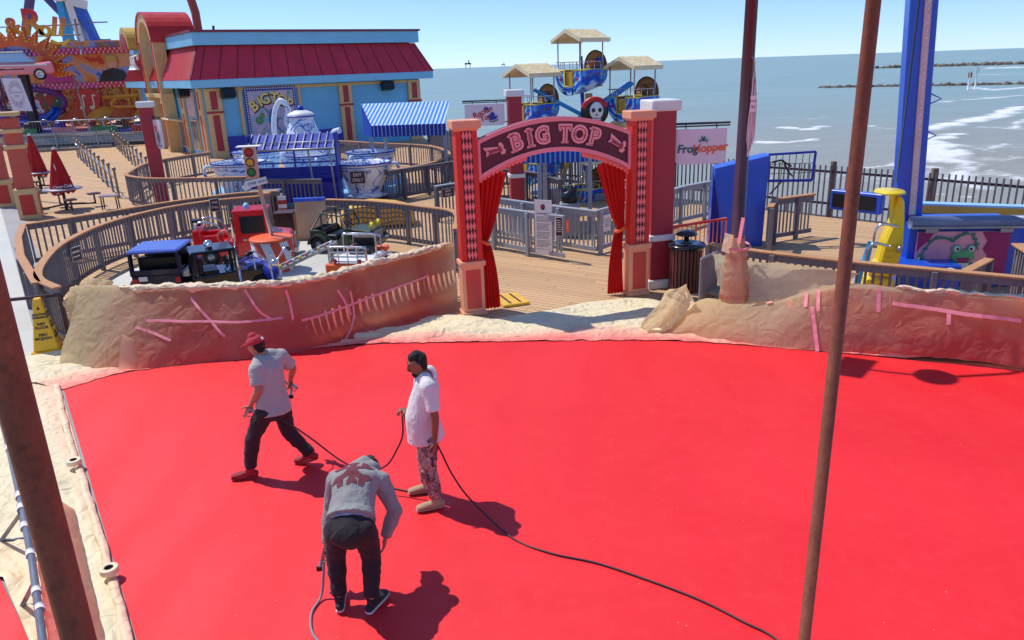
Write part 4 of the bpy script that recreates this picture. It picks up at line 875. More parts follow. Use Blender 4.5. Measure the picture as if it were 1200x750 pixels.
# ================================================================ ROCK RIDE far left
def rock_ride():
    o = Vector((-30.3, 57.5, 0)); root = thing('music_ride', "garish music ride with painted backdrop, spinning floor and orange valance, far left", 'fairground ride', o, R(4))
    W = 13.0; x0 = -W/2
    c = MB(); c.box((-1, 1.0, .35), (W+2, 8.0, .7)); c.build('platform', M_GREYP, root)
    c = MB(); c.box((-1, 1.2, 5.5), (W+2, .5, 2.9)); b = c.build('top_backdrop', M_MUR1, root)
    c = MB(); c.box((-1, 4.2, 2.5), (W+2, .4, 4.4)); c.build('rear_wall', M_MUR2, root)
    c = MB(); c.box((-1, 1.4, 6.98), (W+2.2, .8, .1)); c.box((3.8, 1.0, 6.65), (5.5, .1, .6)); c.build('coping', M_PEACH, b)
    for z, nm in ((6.35, 'upper'), (4.0, 'lower')):
        for k, m in enumerate((M_NAVY, M_DPINK, M_RED)):
            c = MB(); c.box((x0+1+k*4.3, .86 if z > 5 else .84, z), (4.28, .12, .42)); c.build('light_rail', m, root)
        c = MB()
        for i in range(86):
            if i % 2 == 0: c.box((x0-1+i*.16, .77, z+.1), (.12, .06, .16)); c.box((x0-1+(i+1)*.16, .77, z-.1), (.12, .06, .16))
        c.build('bulb_checks', M_PINKL, root)
    # painted singers as generic figures
    for i, (x, hc, bc, s) in enumerate(((-1.9, M_BLACK, M_DPINK, 1), (2.0, M_GOLD, M_BLACK, 1), (4.9, M_TAR, M_LBLUE, 1.25))):
        c = MB(); c.ball((x, .9, 5.45), .42*s, 12, (1, .12, 1.15)); c.ball((x-.5, .9, 5.0), .2, 8, (1, .2, .8)); f = c.build('painted_face', M_SKINP, b)
        c = MB(); c.ball((x, .88, 5.78), .46*s, 12, (1, .12, .6)); c.build('painted_hair', hc, b)
        c = MB(); c.prism([(x-1.1*s, 4.25), (x+1.1*s, 4.25), (x+.7*s, 4.95), (x, 5.15), (x-.7*s, 4.95)], .84, .93); c.build('painted_jacket', bc, b)
        if i == 2: c = MB(); [c.box((x+q, .82, 5.52), (.32, .04, .2)) for q in (-.22, .2)]; c.build('painted_glasses', M_BLACK, b)
    # lower scenery
    c = MB(); c.tube([(-4.0+2.3*math.cos(a), .6, 2.9+.95*math.sin(a)) for a in [i*math.pi/12 for i in range(24)]], .20, 8, True); c.build('oval_frame', M_PURPP, root)
    c = MB(); c.tube([(-4.6+2.2*math.cos(a), .4, 2.6+1.0*math.sin(a)) for a in [math.pi+i*math.pi/12 for i in range(13)]], .22, 8); c.tube([(-4.6+2.5*math.cos(a), .4, 2.5+1.2*math.sin(a)) for a in [math.pi+i*math.pi/12 for i in range(13)]], .16, 8); c.build('oval_sweep', M_BLUE, root)
    c = MB(); c.box((-4, .95, 2.9), (4.2, .1, 1.7)); c.build('oval_scene', M_MUR3, root)
    c = MB(); c.prism([(-.9, 3.6), (.3, 3.8), (1.0, 3.3), (.8, 2.5), (1.1, 2.0), (.1, 1.85), (-.9, 2.1), (-.7, 2.8)], .3, .5); nb = c.build('note_board', M_RED, root)
    c = MB(); [(c.box((x, .27, 2.9), (.09, .05, .9)), c.ball((x-.14, .27, 2.45), .18, 8, (1.1, .2, .8)), c.box((x+.12, .27, 3.3), (.22, .05, .1), ry=.4)) for x in (-.25, .45)]; c.build('music_notes', M_CREAM, nb)
    c = MB(); c.cyl((1.2, .2, 3.1), (5.4, .2, 3.3), .14); c.tube(catmull([(2.2, .2, 3.1), (1.7, .2, 2.6), (2.4, .2, 2.4), (4.4, .2, 2.55), (4.9, .2, 3.0)], 5), .12, 8); c.cyl((5.2, .2, 3.3), (6.2, .2, 3.4), .14, .55); [c.cyl((3+k*.45, .2, 2.5), (3+k*.45, .2, 3.75), .10) for k in range(3)]; c.build('trumpet', M_ORG2, root)
    # big fan of orange petals (car shelters) and cars
    for i in range(5):
        x = -1.4+i*1.7; c = MB()
        def pt(u, v, x=x, i=i): return (x-.9+u*2.2+v*.5, -.9-.3*math.sin(u*3.14)+v*1.6, 1.05+.25*math.sin(u*3.14)+v*1.15+.05*i)
        c.grid(pt, 8, 6); c.build('orange_canopy', M_ORG2 if i % 2 else M_ORG1, root)
    for i in range(6):
        x = -6+i*2.1; c = MB(); c.box((x, -1.6, 1.0), (1.5, .9, .5)); c.box((x+.4, -1.45, 1.4), (.5, .8, .5)); c.build('ride_car', (M_MAROON, M_TAR, M_NAVY)[i % 3], root, bevel=.1)
        c = MB(); c.tube([(x-.5, -2.1, 1.1), (x-.6, -2.1, 1.7), (x-.2, -2.1, 1.85), (x+.05, -2.1, 1.3)], .06, 6); c.build('lap_bar', M_CHROME, root)
    c = MB(); c.box((-1, -1.0, .85), (W+1, 3, .25)); c.build('turntable', M_NAVY, root)
    c = MB(); c.box((-.5, -2.6, .55), (W+1, .1, .5)); c.build('skirting', M_TAN, root)
    for i in range(5):
        x = -6+i*2.7; c = MB(); c.box((x, -2.75, 1.05), (1.7, .06, .45)); c.build('painted_skirt', (M_YEL, M_GRN, M_PINK, M_GRN, M_RED)[i], root)
    c = MB(); [c.cyl((x, -2.3, .3), (x-.45, -2.3, 5.0-.2), .06) for x in (-3.7, 1.0)]; c.build('tilted_poles', M_STEEL, root)
    # front handrail
    c = MB(); c.cyl((-8, -3.2, 1.75), (7, -3.2, 1.75), .04); c.cyl((-8, -3.2, .8), (7, -3.2, .8), .03); [c.cyl((-8+i*.2, -3.2, .75), (-8+i*.2, -3.2, 1.75), .018, n=5) for i in range(75)]; c.build('handrail', M_STEEL, root)
    c = MB(); [c.box((-.5, -2.9-.35*k, .55-.13*k), (W+1, .4, .12)) for k in range(3)]; c.build('steps', M_STEEL, root)
def mural_mat(name, cols, scale, dist=1.5, seed=0.0):
    m, nt, b = newmat(name); mp = objco(nt); co = N(nt, "ShaderNodeMapping"); co.inputs['Location'].default_value = (seed, seed*2, 0); nt.links.new(mp, co.inputs[0])
    n = tex_noise(nt, co.outputs[0], scale, 3, .5, dist); cr2 = N(nt, "ShaderNodeValToRGB"); cr2.color_ramp.interpolation = 'CONSTANT'
    el = cr2.color_ramp.elements; K = len(cols)
    while len(el) < K: el.new(.5)
    for i, h in enumerate(cols): el[i].position = .30+.42*i/K if i else 0; el[i].color = (*hexc(h), 1)
    nt.links.new(n, cr2.inputs[0]); nt.links.new(cr2.outputs[0], b.inputs['Base Color']); b.inputs['Roughness'].default_value = .45; return m
M_MUR1 = mural_mat("singer_mural", ['#3f63ad', '#8fa0cf', '#d9a06a', '#e0832f', '#c93a26', '#8f4f9f'], .38); M_MUR2 = mural_mat("stage_mural", ['#7c9cc6', '#d8703a', '#b8502c', '#c9a85a', '#a83226', '#5a2a20'], .8, 1, 4)
M_MUR3 = mural_mat("oval_mural", ['#2a6fd0', '#e0dcd0', '#b02a24', '#1f6a34', '#e8c8b0'], 1.1, .6, 8); M_DPINK = mat("magenta_paint", '#c03a86', .4); M_PURPP = mat("purple_paint", '#6a2f78', .4); M_SKINP = mat("painted_skin", '#dba07c', .6)
M_ORG1 = mat("deep_orange", '#d05a1e', .5, .2); M_ORG2 = mat("amber_paint", '#e39a2c', .45, .2)
rock_ride()
# starburst with the pink car and the lettering, above the ride on its own frame
def burst():
    o = Vector((-32.9, 54.6, 0)); r = thing('starburst_sign', "orange starburst frame behind the pink vintage car, above the music ride", 'sign', o, R(4)); c = MB(); d = MB()
    pts = []; K = 15
    for i in range(K*2+1):
        a = math.pi*(-.08+1.16*i/(K*2)); rr = (3.25 if i % 2 else 2.35); pts.append((rr*1.15*math.cos(a), 5.1+rr*.88*math.sin(a)))
    inn = [(1.85*1.15*math.cos(math.pi*(-.08+1.16*i/20)), 5.1+1.85*.86*math.sin(math.pi*(-.08+1.16*i/20))) for i in range(21)]
    for i in range(K*2):
        j = int(i*20/(K*2)); k = int((i+1)*20/(K*2)); c.prism([pts[i], pts[i+1], inn[k], inn[j]] if k != j else [pts[i], pts[i+1], inn[j]], .1, .3)
    c.build('burst_frame', M_ORG1, r)
    for i in range(K*2):
        a, b = Vector((pts[i][0], .05, pts[i][1])), Vector((pts[i+1][0], .05, pts[i+1][1]))
        for t in (.1, .35, .6, .85): q = a.lerp(b, t); q.x *= .93; q.z = 5.1+(q.z-5.1)*.93; d.ball(q, .05, 6)
    d.build('bulbs', M_YELP, r)
    c = MB(); c.box((0, .6, 2.6), (.5, .5, 5.2)); c.build('support_frame', M_TXT, r)
    return r
burst()
def pink_car():
    o = Vector((-32.6, 53.5, 4.55)); r = thing('pink_vintage_car', "pink and white vintage car mounted high on the starburst", 'car', o, R(28)); W = 1.75; r.scale = (.92, .92, .95)
    c = MB(); prof = [(-2.6, .35), (-2.7, .85), (-2.3, 1.05), (-.9, 1.1), (1.6, 1.05), (2.6, 1.15), (2.7, .6), (2.6, .3)]
    c.prism([(x, z) for x, z in prof], -W/2, W/2, ); c.build('body', M_PINK, r, bevel=.12)
    c = MB(); c.prism([(-1.0, 1.08), (-.55, 1.72), (.9, 1.76), (1.6, 1.08)], -W/2+.12, W/2-.12); c.build('cabin_glass', M_LBLUE, r, bevel=.08)
    c = MB(); c.prism([(-.6, 1.73), (-.5, 1.83), (.9, 1.86), (1.0, 1.76)], -W/2+.1, W/2-.1); c.box((0, -W/2-.01, .92), (4.6, .02, .1)); c.build('white_roof', M_WHITE, r, bevel=.04)
    for x in (-1.75, 1.7):
        for s in (-1, 1): c = MB(); c.cyl((x, s*(W/2-.1), .3), (x, s*(W/2+.08), .3), .38, n=20); w_ = c.build('wheel', M_RUBBER, r); c = MB(); c.cyl((x, s*(W/2+.06), .3), (x, s*(W/2+.10), .3), .27, n=20); c.build('white_wall', M_WHITE, w_); c = MB(); c.cyl((x, s*(W/2+.08), .3), (x, s*(W/2+.13), .3), .13, n=16); c.build('hub_cap', M_CHROME, w_)
    c = MB(); c.box((-2.72, 0, .62), (.08, W*.7, .3)); [c.box((-2.78, 0, .5+.08*k), (.04, W*.68, .02)) for k in range(4)]; c.build('grille', M_CHROME, r)
    c = MB(); c.box((-2.78, 0, .34), (.2, W+.1, .16)); c.build('bumper', M_CHROME, r, bevel=.04)
    for s in (-1, 1): c = MB(); c.ball((-2.68, s*.68, .86), .15, 12, (.6, 1, 1)); c.build('headlight', M_WHITE, r)
pink_car()
def fiery():
    m, nt, b = newmat("lettering_fade"); g = N(nt, "ShaderNodeTexCoord"); s = N(nt, "ShaderNodeSeparateXYZ"); nt.links.new(g.outputs['Generated'], s.inputs[0]); c = mixc(nt, ramp(nt, s.outputs[2], .2, .8), hexc('#f2c22a'), hexc('#c4261c')); nt.links.new(c, b.inputs['Base Color']); b.inputs['Roughness'].default_value = .4; return m
r = thing('marquee_lettering', "yellow and red letters reading Rock & Roll standing on rails above the ride", 'sign', (-32.2, 55.2, 7.2), 0); c = MB()
for ch, x, z, s, a in (('R', -5.6, .5, 2.2, 4), ('o', -4.5, .2, 1.8, -6), ('c', -3.6, .1, 1.7, 4), ('k', -2.5, .3, 2.1, -10), ('&', -.75, .15, 1.55, -6), ('R', .62, .35, 2.3, 2), ('o', 1.42, -.05, 1.5, 5), ('l', 2.05, .05, 1.7, 16), ('l', 2.55, .0, 1.7, 22)):
    c.text(ch, s, Matrix.Translation((x, 0, z+.55)) @ Matrix.Rotation(-R(-a), 4, 'Y'), .09, .045)
c.prism([(1.6, -.35), (2.5, -.65), (3.0, -.15), (2.75, -.2), (2.3, -.45), (1.7, -.15)], -.1, .1); c.build('letters', fiery(), r)
c = MB(); [c.cyl((-9, .25, z), (3.6, .25, z), .045) for z in (.1, .75)]; [c.cyl((x, .25, -1.2), (x, .25, 1.1), .06) for x in (-8, -3, 3.4)]; c.build('rails', M_STEEL, r)
# pendulum ride behind
r = thing('pendulum_ride', "tall purple and blue pendulum ride with white gondola arm behind the lettering", 'fairground ride', (-39, 70, 0)); c = MB()
c.cyl((-4.9, 0, 0), (-.2, 0, 12.6), .38, n=10); c.build('rear_leg', M_PURP, r); c = MB(); c.cyl((-.6, 0, 12.6), (4.0, 3, 5), .30, n=10); c.build('cross_brace', M_PURP, r)
for x, m, w in ((1.7, M_SKYB, .55), (3.6, M_WHITE, .6), (5.1, M_BLUE, .5)): c = MB(); c.bar((x-.2+(x-1.7)*.35, 0, 0), (1.9+(x-1.7)*.35, 0, 11.2), w*1.7, w); c.build('leg', m, r)
c = MB(); c.bar((6.9, 0, 0), (2.9, 0, 10.8), .8, .5); c.build('ladder_leg', M_BLUE, r, bevel=.05); c = MB(); [c.tube([(6.9-4*t, -.3, 10.8*t), (7.4-4*t, -.3, 10.8*t+.2), (7.5-4*t, -.3, 10.8*t-.1)], .05, 5) for t in (.55, .62, .7, .77, .84, .91)]; [c.cyl((2, -.3, z), (5.5, -.3, z), .06) for z in (7.6, 9)]; c.build('light_brackets', M_STEEL, r)
c = MB(); c.ball((2.2, -.4, 12.0), 1.15, 16, (1, .7, 1)); c.build('hub', M_NAVY, r); c = MB(); c.tube([(2.2+1.2*math.cos(a), -.9, 12+1.2*math.sin(a)) for a in [i*math.pi/10 for i in range(20)]], .16, 6, True); c.bar((2.6, -.4, 10.8), (4.0, -.4, 10.4), .7); c.build('hub_ring', M_WHITE, r)
# ================================================================ TEACUP RIDE
M_CHINA = pattern_mat("blue_scroll_china", '#e6ebf0', '#2a55b4', 1.5, .5, .535, .2, None, 1.2)
def teacup(label, loc, rz, s=1.0):
    r = thing('teacup_car', label, 'teacup', loc, rz, "giant blue and white teacups of the ride")
    c = MB(); c.lathe([(.55*s, 0), (.80*s, .0), (.82*s, .05), (.60*s, .14), (.70*s, .35), (.84*s, .75), (.93*s, 1.12), (.95*s, 1.15), (.88*s, 1.12), (.78*s, .75), (.62*s, .38), (0, .36)], None, 36); c.build('cup', M_CHINA, r)
    c = MB(); c.tube([(.945*s*math.cos(a), .945*s*math.sin(a), 1.13) for a in [i*math.pi/18 for i in range(36)]], .028, 6, True); c.tube([(.905*s*math.cos(a), .905*s*math.sin(a), 1.04) for a in [i*math.pi/18 for i in range(36)]], .014, 6, True); c.build('blue_rim', M_NAVY, r)
    for q in (0, math.pi):
        c = MB(); c.tube([(x*math.cos(q), x*math.sin(q), z) for x, z in catmull([Vector((.90*s, 1.0)), Vector((1.12*s, 1.05)), Vector((1.20*s, .82)), Vector((1.05*s, .55)), Vector((.80*s, .55))], 4)], .055, 8); c.build('handle', M_CHINA, r)
    c = MB(); c.cyl((0, 0, .3), (0, 0, .72), .05); c.tube([(.24*math.cos(a), .24*math.sin(a), .74) for a in [i*math.pi/8 for i in range(16)]], .03, 6, True); c.build('turn_wheel', M_STEEL, r)
    return r
c1 = P(430, 236); t0 = teacup("giant teacup with scrollwork at the right front of the teacup ride, beside the shelter", (-4.95, 26.7, .18), R(10))
copy_tree(t0, "giant teacup half hidden behind the right front one", (-5.1, 29.2, .3), R(60))
copy_tree(t0, "giant teacup at the left front of the ride behind the curved fence", (-9.55, 27.6, .25), R(30))
copy_tree(t0, "giant teacup behind the left front one, under the poster", (-9.7, 30.3, .35), R(80))
copy_tree(t0, "giant teacup seen through the dark blue shelter", (-7.1, 28.4, .35), R(110))
r = thing('teacup_platform', "round pale blue turntable under the teacups", 'ride platform', (-7.4, 29.2, 0)); c = MB(); c.lathe([(0, .32), (3.55, .32), (3.6, .28), (3.6, 0)], None, 48); c.build('turntable', mat("platform_blue", '#7fb8e0', .5, .15, 1), r)
r = thing('giant_teapot', "giant white teapot with blue scrolls and lid above the dark blue shelter", 'teapot', (-7.55, 29.2, .32), R(-12)); c = MB()
c.lathe([(.5, 0), (.62, .5), (.9, .8), (.95, 1.15), (.80, 1.55), (.60, 1.9), (.46, 2.25), (.42, 2.42)], None, 36); c.build('pot', M_CHINA, r)
c = MB(); c.lathe([(.44, 2.40), (.50, 2.45), (.50, 2.52), (.42, 2.60), (.2, 2.68), (0, 2.70)], None, 32); l = c.build('lid', M_WHITE, r); c = MB(); c.ball((0, 0, 2.75), .13, 14, (1, 1, .8)); c.tube([(.505*math.cos(a), .505*math.sin(a), 2.47) for a in [i*math.pi/16 for i in range(32)]], .03, 6, True); c.build('knob', M_NAVY, l)
c = MB(); c.tube(catmull([(-.85, 0, 1.1), (-1.15, 0, 1.7), (-1.05, 0, 2.6), (-.75, 0, 3.05), (-.48, 0, 2.75), (-.6, 0, 2.3), (-.5, 0, 2.0)], 5), .10, 8); c.build('handle', M_CHINA, r)
c = MB(); c.tube(catmull([(.75, 0, .8), (1.15, 0, 1.1), (1.15, 0, 1.55), (1.25, 0, 1.85), (1.5, 0, 1.95)], 5), [.16]*8+[.13]*9+[.11]*4, 10); c.build('spout', M_CHINA, r)
# dark blue shelter with barred canopy
def shelter():
    r = thing('blue_shelter', "dark blue ride shelter with white edged slatted canopy in front of the teacups", 'shelter', (-7.05, 25.7, 0), R(2)); W = 2.85
    for s in (-1, 1):
        c = MB(); c.prism([(-.1, 0), (.5, 0), (.5, 2.35), (.2, 2.45), (-.1, 2.0)] if False else [(-.15, 0), (.45, 0), (.45, 2.42), (-.15, 2.42)], -.03, .03, Matrix.Translation((s*W/2, 0, 0)) @ Matrix.Rotation(R(90), 4, 'Z')); c.build('side_panel', M_NAVY, r, bevel=.01)
    c = MB(); c.box((0, .42, .65), (W, .06, 1.3)); c.build('back_panel', M_NAVY, r); c = MB(); c.box((0, -.1, .5), (W, .04, .62)); [c.box((0, -.1, z), (W, .04, .05)) for z in (1.02, 1.5)]; c.box((.05, -.1, 1.1), (.05, .05, 1.6)); c.build('front_rails', M_NAVY, r)
    c = MB()
    for i in range(12):
        x = -W/2+.05+i*(W-.1)/11; c.bar((x, .42, 2.42), (x+.05, -.62, 1.98), .035, .03)
    c.cyl((-W/2, -.62, 1.97), (W/2, -.62, 1.97), .03); c.cyl((-W/2, -.2, 2.16), (W/2, -.2, 2.16), .02); c.build('canopy_slats', M_STEEL, r)
    c = MB(); c.add([(-W/2, .44, 2.38), (W/2, .44, 2.38), (W/2, -.6, 1.94), (-W/2, -.6, 1.94), (-W/2, .44, 2.36), (W/2, .44, 2.36), (W/2, -.6, 1.92), (-W/2, -.6, 1.92)], [(0, 3, 2, 1), (4, 5, 6, 7), (0, 1, 5, 4), (2, 3, 7, 6)]); c.build('canopy_mesh', M_NAVY, r)
    for x in (-W/2+.03, W/2-.12, .62): c = MB(); c.bar((x, -.60, 1.96), (x, -.15, 0 if x > .6 else 1.2), .05); c.build('strut', M_GREYP, r)
shelter()
# awning with blue and white stripes
def awning():
    r = thing('striped_awning', "blue and white striped sloping awning on grey posts beside the circus building", 'awning', (-3.9, 29.8, -.08), R(-4))
    W, Dz = 2.75, 2.3; x0, x1 = -1.0, 1.75; zb, zf = 3.15, 2.45
    y0, y1 = 1.5, -.85
    c = MB(); c.add([(x0-.9, y0, zb), (x1-.1, y0, zb), (x1, y1, zf), (x0, y1, zf), (x0-.9, y0, zb-.02), (x1-.1, y0, zb-.02), (x1, y1, zf-.02), (x0, y1, zf-.02)], [(0, 3, 2, 1), (4, 5, 6, 7), (0, 1, 5, 4), (2, 3, 7, 6), (1, 2, 6, 5)]); c.build('top_cloth', M_STRIPEA, r)
    c = MB(); c.add([(x0-.9, y0, zb), (x0, y1, zf), (x0, y1, zf-.45), (x0-.9, y0, zf-.45)], [(0, 1, 2, 3), (3, 2, 1, 0)]); c.build('side_cloth', M_BLUECL, r)
    c = MB(); n = 30
    c.prism([(x0+(x1-x0)*i/n, zf) for i in range(n+1)]+[(x1-(x1-x0)*i/(2*n), zf-.40-.03*(i % 2)) for i in range(2*n+1)], y1-.015, y1+.005); c.build('valance', M_STRIPEV, r)
    for x, y in ((x0+.45, y1+.15), (x1-.05, y1+.15), (x0-.6, y0-.1)): c = MB(); c.box((x, y, zf/2), (.13, .13, zf)); c.build('post', M_BALL, r, bevel=.01)
M_STRIPEA = stripes_mat("awning_stripe_cloth", '#2a86e0', '#d2e6f6', .155, 0, .55, .7, .15); M_STRIPEV = stripes_mat("valance_stripe_cloth", '#1c3fae', '#b9cdea', .15, 0, .8, .7, .3)
M_BLUECL = cloth_mat("blue_canvas", '#1c6ad8', .3); awning()
# ================================================================ KIDDIE CAR RIDE
TT = thing('car_turntable', "grey chequer plate turntable of the kiddie car ride", 'ride platform', (-5.6, 16.4, 0)); c = MB(); c.lathe([(0, .16), (3.1, .16), (3.15, .12), (3.15, 0)], None, 48); c.build('plate', M_CONCL, TT)
def wheel(r, x, y, z, rad=.2, w=.13, rim=M_STEEL):
    c = MB(); M = Matrix.Translation((x, y, z)) @ Matrix.Rotation(R(90), 4, 'X'); c.lathe([(rad*.55, -w/2), (rad*.92, -w/2), (rad, -w*.3), (rad, w*.3), (rad*.92, w/2), (rad*.55, w/2), (rad*.55, -w/2)], M, 22); wh = c.build('wheel', M_RUBBER, r)
    c = MB(); c.lathe([(0, -w*.4), (rad*.56, -w*.35), (rad*.56, w*.35), (0, w*.4)], M, 18); c.build('rim', rim, wh)
def steer(r, x, y, z):
    c = MB(); c.tube([(x+.02*math.sin(a), y+.09*math.cos(a), z+.09*math.sin(a)) for a in [i*math.pi/6 for i in range(12)]], .013, 6, True); c.cyl((x, y, z), (x+.18, y, z-.1), .015); c.build('steering_wheel', M_BLACK, r)
GZ = .16
M_DNAVY = mat('dark_navy', '#131738', .3, .1, coat=.3)
def blue_truck():   # faces away from us
    r = thing('kiddie_blue_truck', "blue roofed kiddie truck seen from behind, leftmost car of the ride", 'ride car', (-6.98, 15.15, GZ), R(96), "cars of the kiddie car ride"); w = .95
    c = MB(); c.prism([(-.75, .18), (-.75, .52), (.15, .55), (.3, .55), (.8, .50), (.9, .42), (.9, .18)], -w/2, w/2); c.build('body', M_DNAVY, r, bevel=.03)
    c = MB(); c.box((-.30, 0, .97), (.95, w+.02, .07)); c.build('roof', M_BLUEM, r, bevel=.03)
    c = MB()
    for x0, x1 in ((-.74, -.72), (.20, .12)):
        for s in (-1, 1): c.bar((x0, s*(w/2-.03), .5), (x1, s*(w/2-.04), .96), .06)
    c.box((-.74, 0, .56), (.05, w, .1)); c.build('cab_frame', M_DNAVY, r)
    c = MB(); c.box((-.3, 0, .5), (.4, w-.16, .12)); c.box((-.45, 0, .66), (.1, w-.16, .3)); c.box((.12, 0, .62), (.2, w-.1, .2)); c.build('seat', M_BLACK, r, bevel=.02)
    c = MB(); c.add([(.2, -w/2+.05, .58), (.2, w/2-.05, .58), (.13, w/2-.05, .94), (.13, -w/2+.05, .94)], [(0, 1, 2, 3)]); c.build('windscreen', M_GLASSL, r); steer(r, 0, .2, .68); steer(r, 0, -.2, .68)
    c = MB()
    for s in (-1, 1): c.prism([(-.3, .22), (.0, .3), (.1, .5), (.22, .36), (.4, .48), (.5, .3), (.85, .25), (.85, .2), (-.3, .19)], s*(w/2+.008)-.004, s*(w/2+.008)+.004)
    c.build('flames', M_ORANGE, r)
    c = MB(); c.box((-.765, .25, .44), (.02, .16, .09)); c.build('number_plate', M_WHITE, r); c = MB(); [c.box((-.77, s*.4, .4), (.02, .1, .1)) for s in (-1, 1)]; c.build('tail_lights', M_RED, r)
    for x in (-.5, .6):
        for s in (-1, 1): wheel(r, x, s*(w/2+.03), .18)
M_BLUEM = mat("metallic_blue", '#4a62c0', .3, .06, coat=.4, bump=.03); blue_truck()
def fire_truck():
    r = thing('kiddie_fire_truck', "red kiddie fire truck with chrome rails and blue beacon", 'ride car', (-6.25, 17.75, GZ), R(12), "cars of the kiddie car ride"); w = .78
    c = MB(); c.box((-.62, 0, .32), (.95, w, .34)); c.box((-1.0, 0, .56), (.18, w, .5)); c.box((-.72, -w/2+.05, .55), (.6, .08, .25)); c.box((-.72, w/2-.05, .55), (.6, .08, .25)); c.box((-1.1, 0, .2), (.16, w+.06, .1)); c.build('rear_body', M_REDG, r, bevel=.025)
    c = MB()
    c.prism([(-.16, .14), (-.16, 1.12), (.0, 1.17), (.48, 1.17), (.58, 1.05), (.60, .62), (.60, .14)], -w/2, -w/2+.05); c.prism([(-.16, .14), (-.16, 1.12), (.0, 1.17), (.48, 1.17), (.58, 1.05), (.60, .62), (.60, .14)], w/2-.05, w/2)
    c.box((.22, 0, 1.16), (.8, w-.02, .07)); c.box((-.14, 0, .5), (.05, w-.1, .7)); c.build('cab', M_REDG, r, bevel=.02)
    c = MB()
    for s in (-1, 1): c.box((.25, s*(w/2+.004), .86), (.54, .012, .40))
    c.box((.60, 0, .86), (.012, w-.2, .34)); c.build('window', M_BLACK, r)
    c = MB(); c.prism([(.6, .16), (.6, .66), (1.08, .58), (1.14, .45), (1.14, .16)], -w/2+.06, w/2-.06); c.build('bonnet', M_REDG, r, bevel=.03)
    c = MB(); c.box((1.15, 0, .38), (.03, .44, .3)); c.box((1.17, 0, .2), (.1, w+.04, .1)); [c.cyl((.66, s*(w/2-.02), .45), (.82, s*(w/2-.02), .45), .05) for s in (-1, 1)]; c.build('chrome_grille', M_CHROME, r)
    c = MB()
    for s in (-1, 1): c.tube(catmull([(-1.05, s*.3, .6), (-1.0, s*.3, .92), (-.8, s*.3, .98), (-.55, s*.3, .9), (-.42, s*.3, .65)], 4), .022, 6)
    c.tube([(-.20, -.42, .1), (-.20, -.42, 1.05)], .03, 8); c.box((.05, -w/2-.01, .52), (.09, .01, .04)); c.box((.45, -w/2-.01, .52), (.09, .01, .04)); c.build('chrome_rails', M_CHROME, r)
    c = MB(); [c.tube([(-.42+.13*math.cos(a), y, .62+.13*math.sin(a)) for a in [i*math.pi/8 for i in range(16)]], .03, 6, True) for y in (-.36, -.30)]; c.build('hose_reel', M_CORAL, r)
    c = MB(); c.ball((.12, -.1, 1.25), .06, 10); c.ball((.12, .08, 1.25), .06, 10); c.box((.12, 0, 1.20), (.1, .34, .04)); c.build('beacon', M_LBLUE, r)
    c = MB(); c.cyl((-.98, 0, .85), (-.98, 0, 1.0), .05); c.box((-1.0, 0, .98), (.2, .26, .06)); c.build('monitor_seat', M_BLACK, r)
    for x in (-.75, .85):
        for s in (-1, 1): wheel(r, x, s*(w/2-.01), .17)
M_REDG = mat("glossy_red", '#d4191c', .25, .06, coat=.4, bump=.03); fire_truck()
def black_car():
    r = thing('kiddie_police_car', "black open sided kiddie car with a silver beacon, before the fire truck", 'ride car', (-5.62, 14.75, GZ), R(28), "cars of the kiddie car ride"); w = .75
    c = MB(); c.prism([(-.7, .18), (-.7, .5), (.1, .52), (.75, .48), (.85, .2)], -w/2, w/2); c.build('body', M_BLACKG, r, bevel=.03)
    c = MB(); c.box((-.28, 0, .95), (.82, w, .06)); c.build('roof', M_BLACKG, r, bevel=.03)
    c = MB(); [c.bar((x, s*(w/2-.03), .5), (x*.92, s*(w/2-.03), .94), .07) for x in (-.66, .12) for s in (-1, 1)]; c.build('pillars', M_BLACKG, r)
    c = MB(); c.ball((-.3, 0, 1.05), .085, 12, (1, 1, .9)); c.ball((-.3, -.14, 1.03), .06, 10); c.build('beacon', M_CHROME, r)
    c = MB(); c.tube([(.16, -w/2-.02, .2), (.12, -w/2-.03, 1.0)], .03, 8); c.build('exhaust_stack', M_CHROME, r); steer(r, -.02, -.15, .65); steer(r, -.02, .17, .65)
    c = MB(); c.box((-.35, 0, .5), (.3, w-.15, .14)); c.box((-.52, 0, .66), (.07, w-.15, .3)); c.build('seat', M_BLACK, r, bevel=.02)
    c = MB(); c.tube([(.25, -.3, .52), (.5, -.33, .62), (.75, -.3, .5)], .02, 6); c.tube([(.25, .3, .52), (.5, .33, .62), (.75, .3, .5)], .02, 6); c.box((.5, 0, .56), (.3, .3, .05)); c.build('engine_trim', M_BLUEM, r)
    for x in (-.5, .55):
        for s in (-1, 1): wheel(r, x, s*(w/2+.02), .17)
M_BLACKG = mat("glossy_black", '#14151a', .2, .1, coat=.4, bump=.02); black_car()
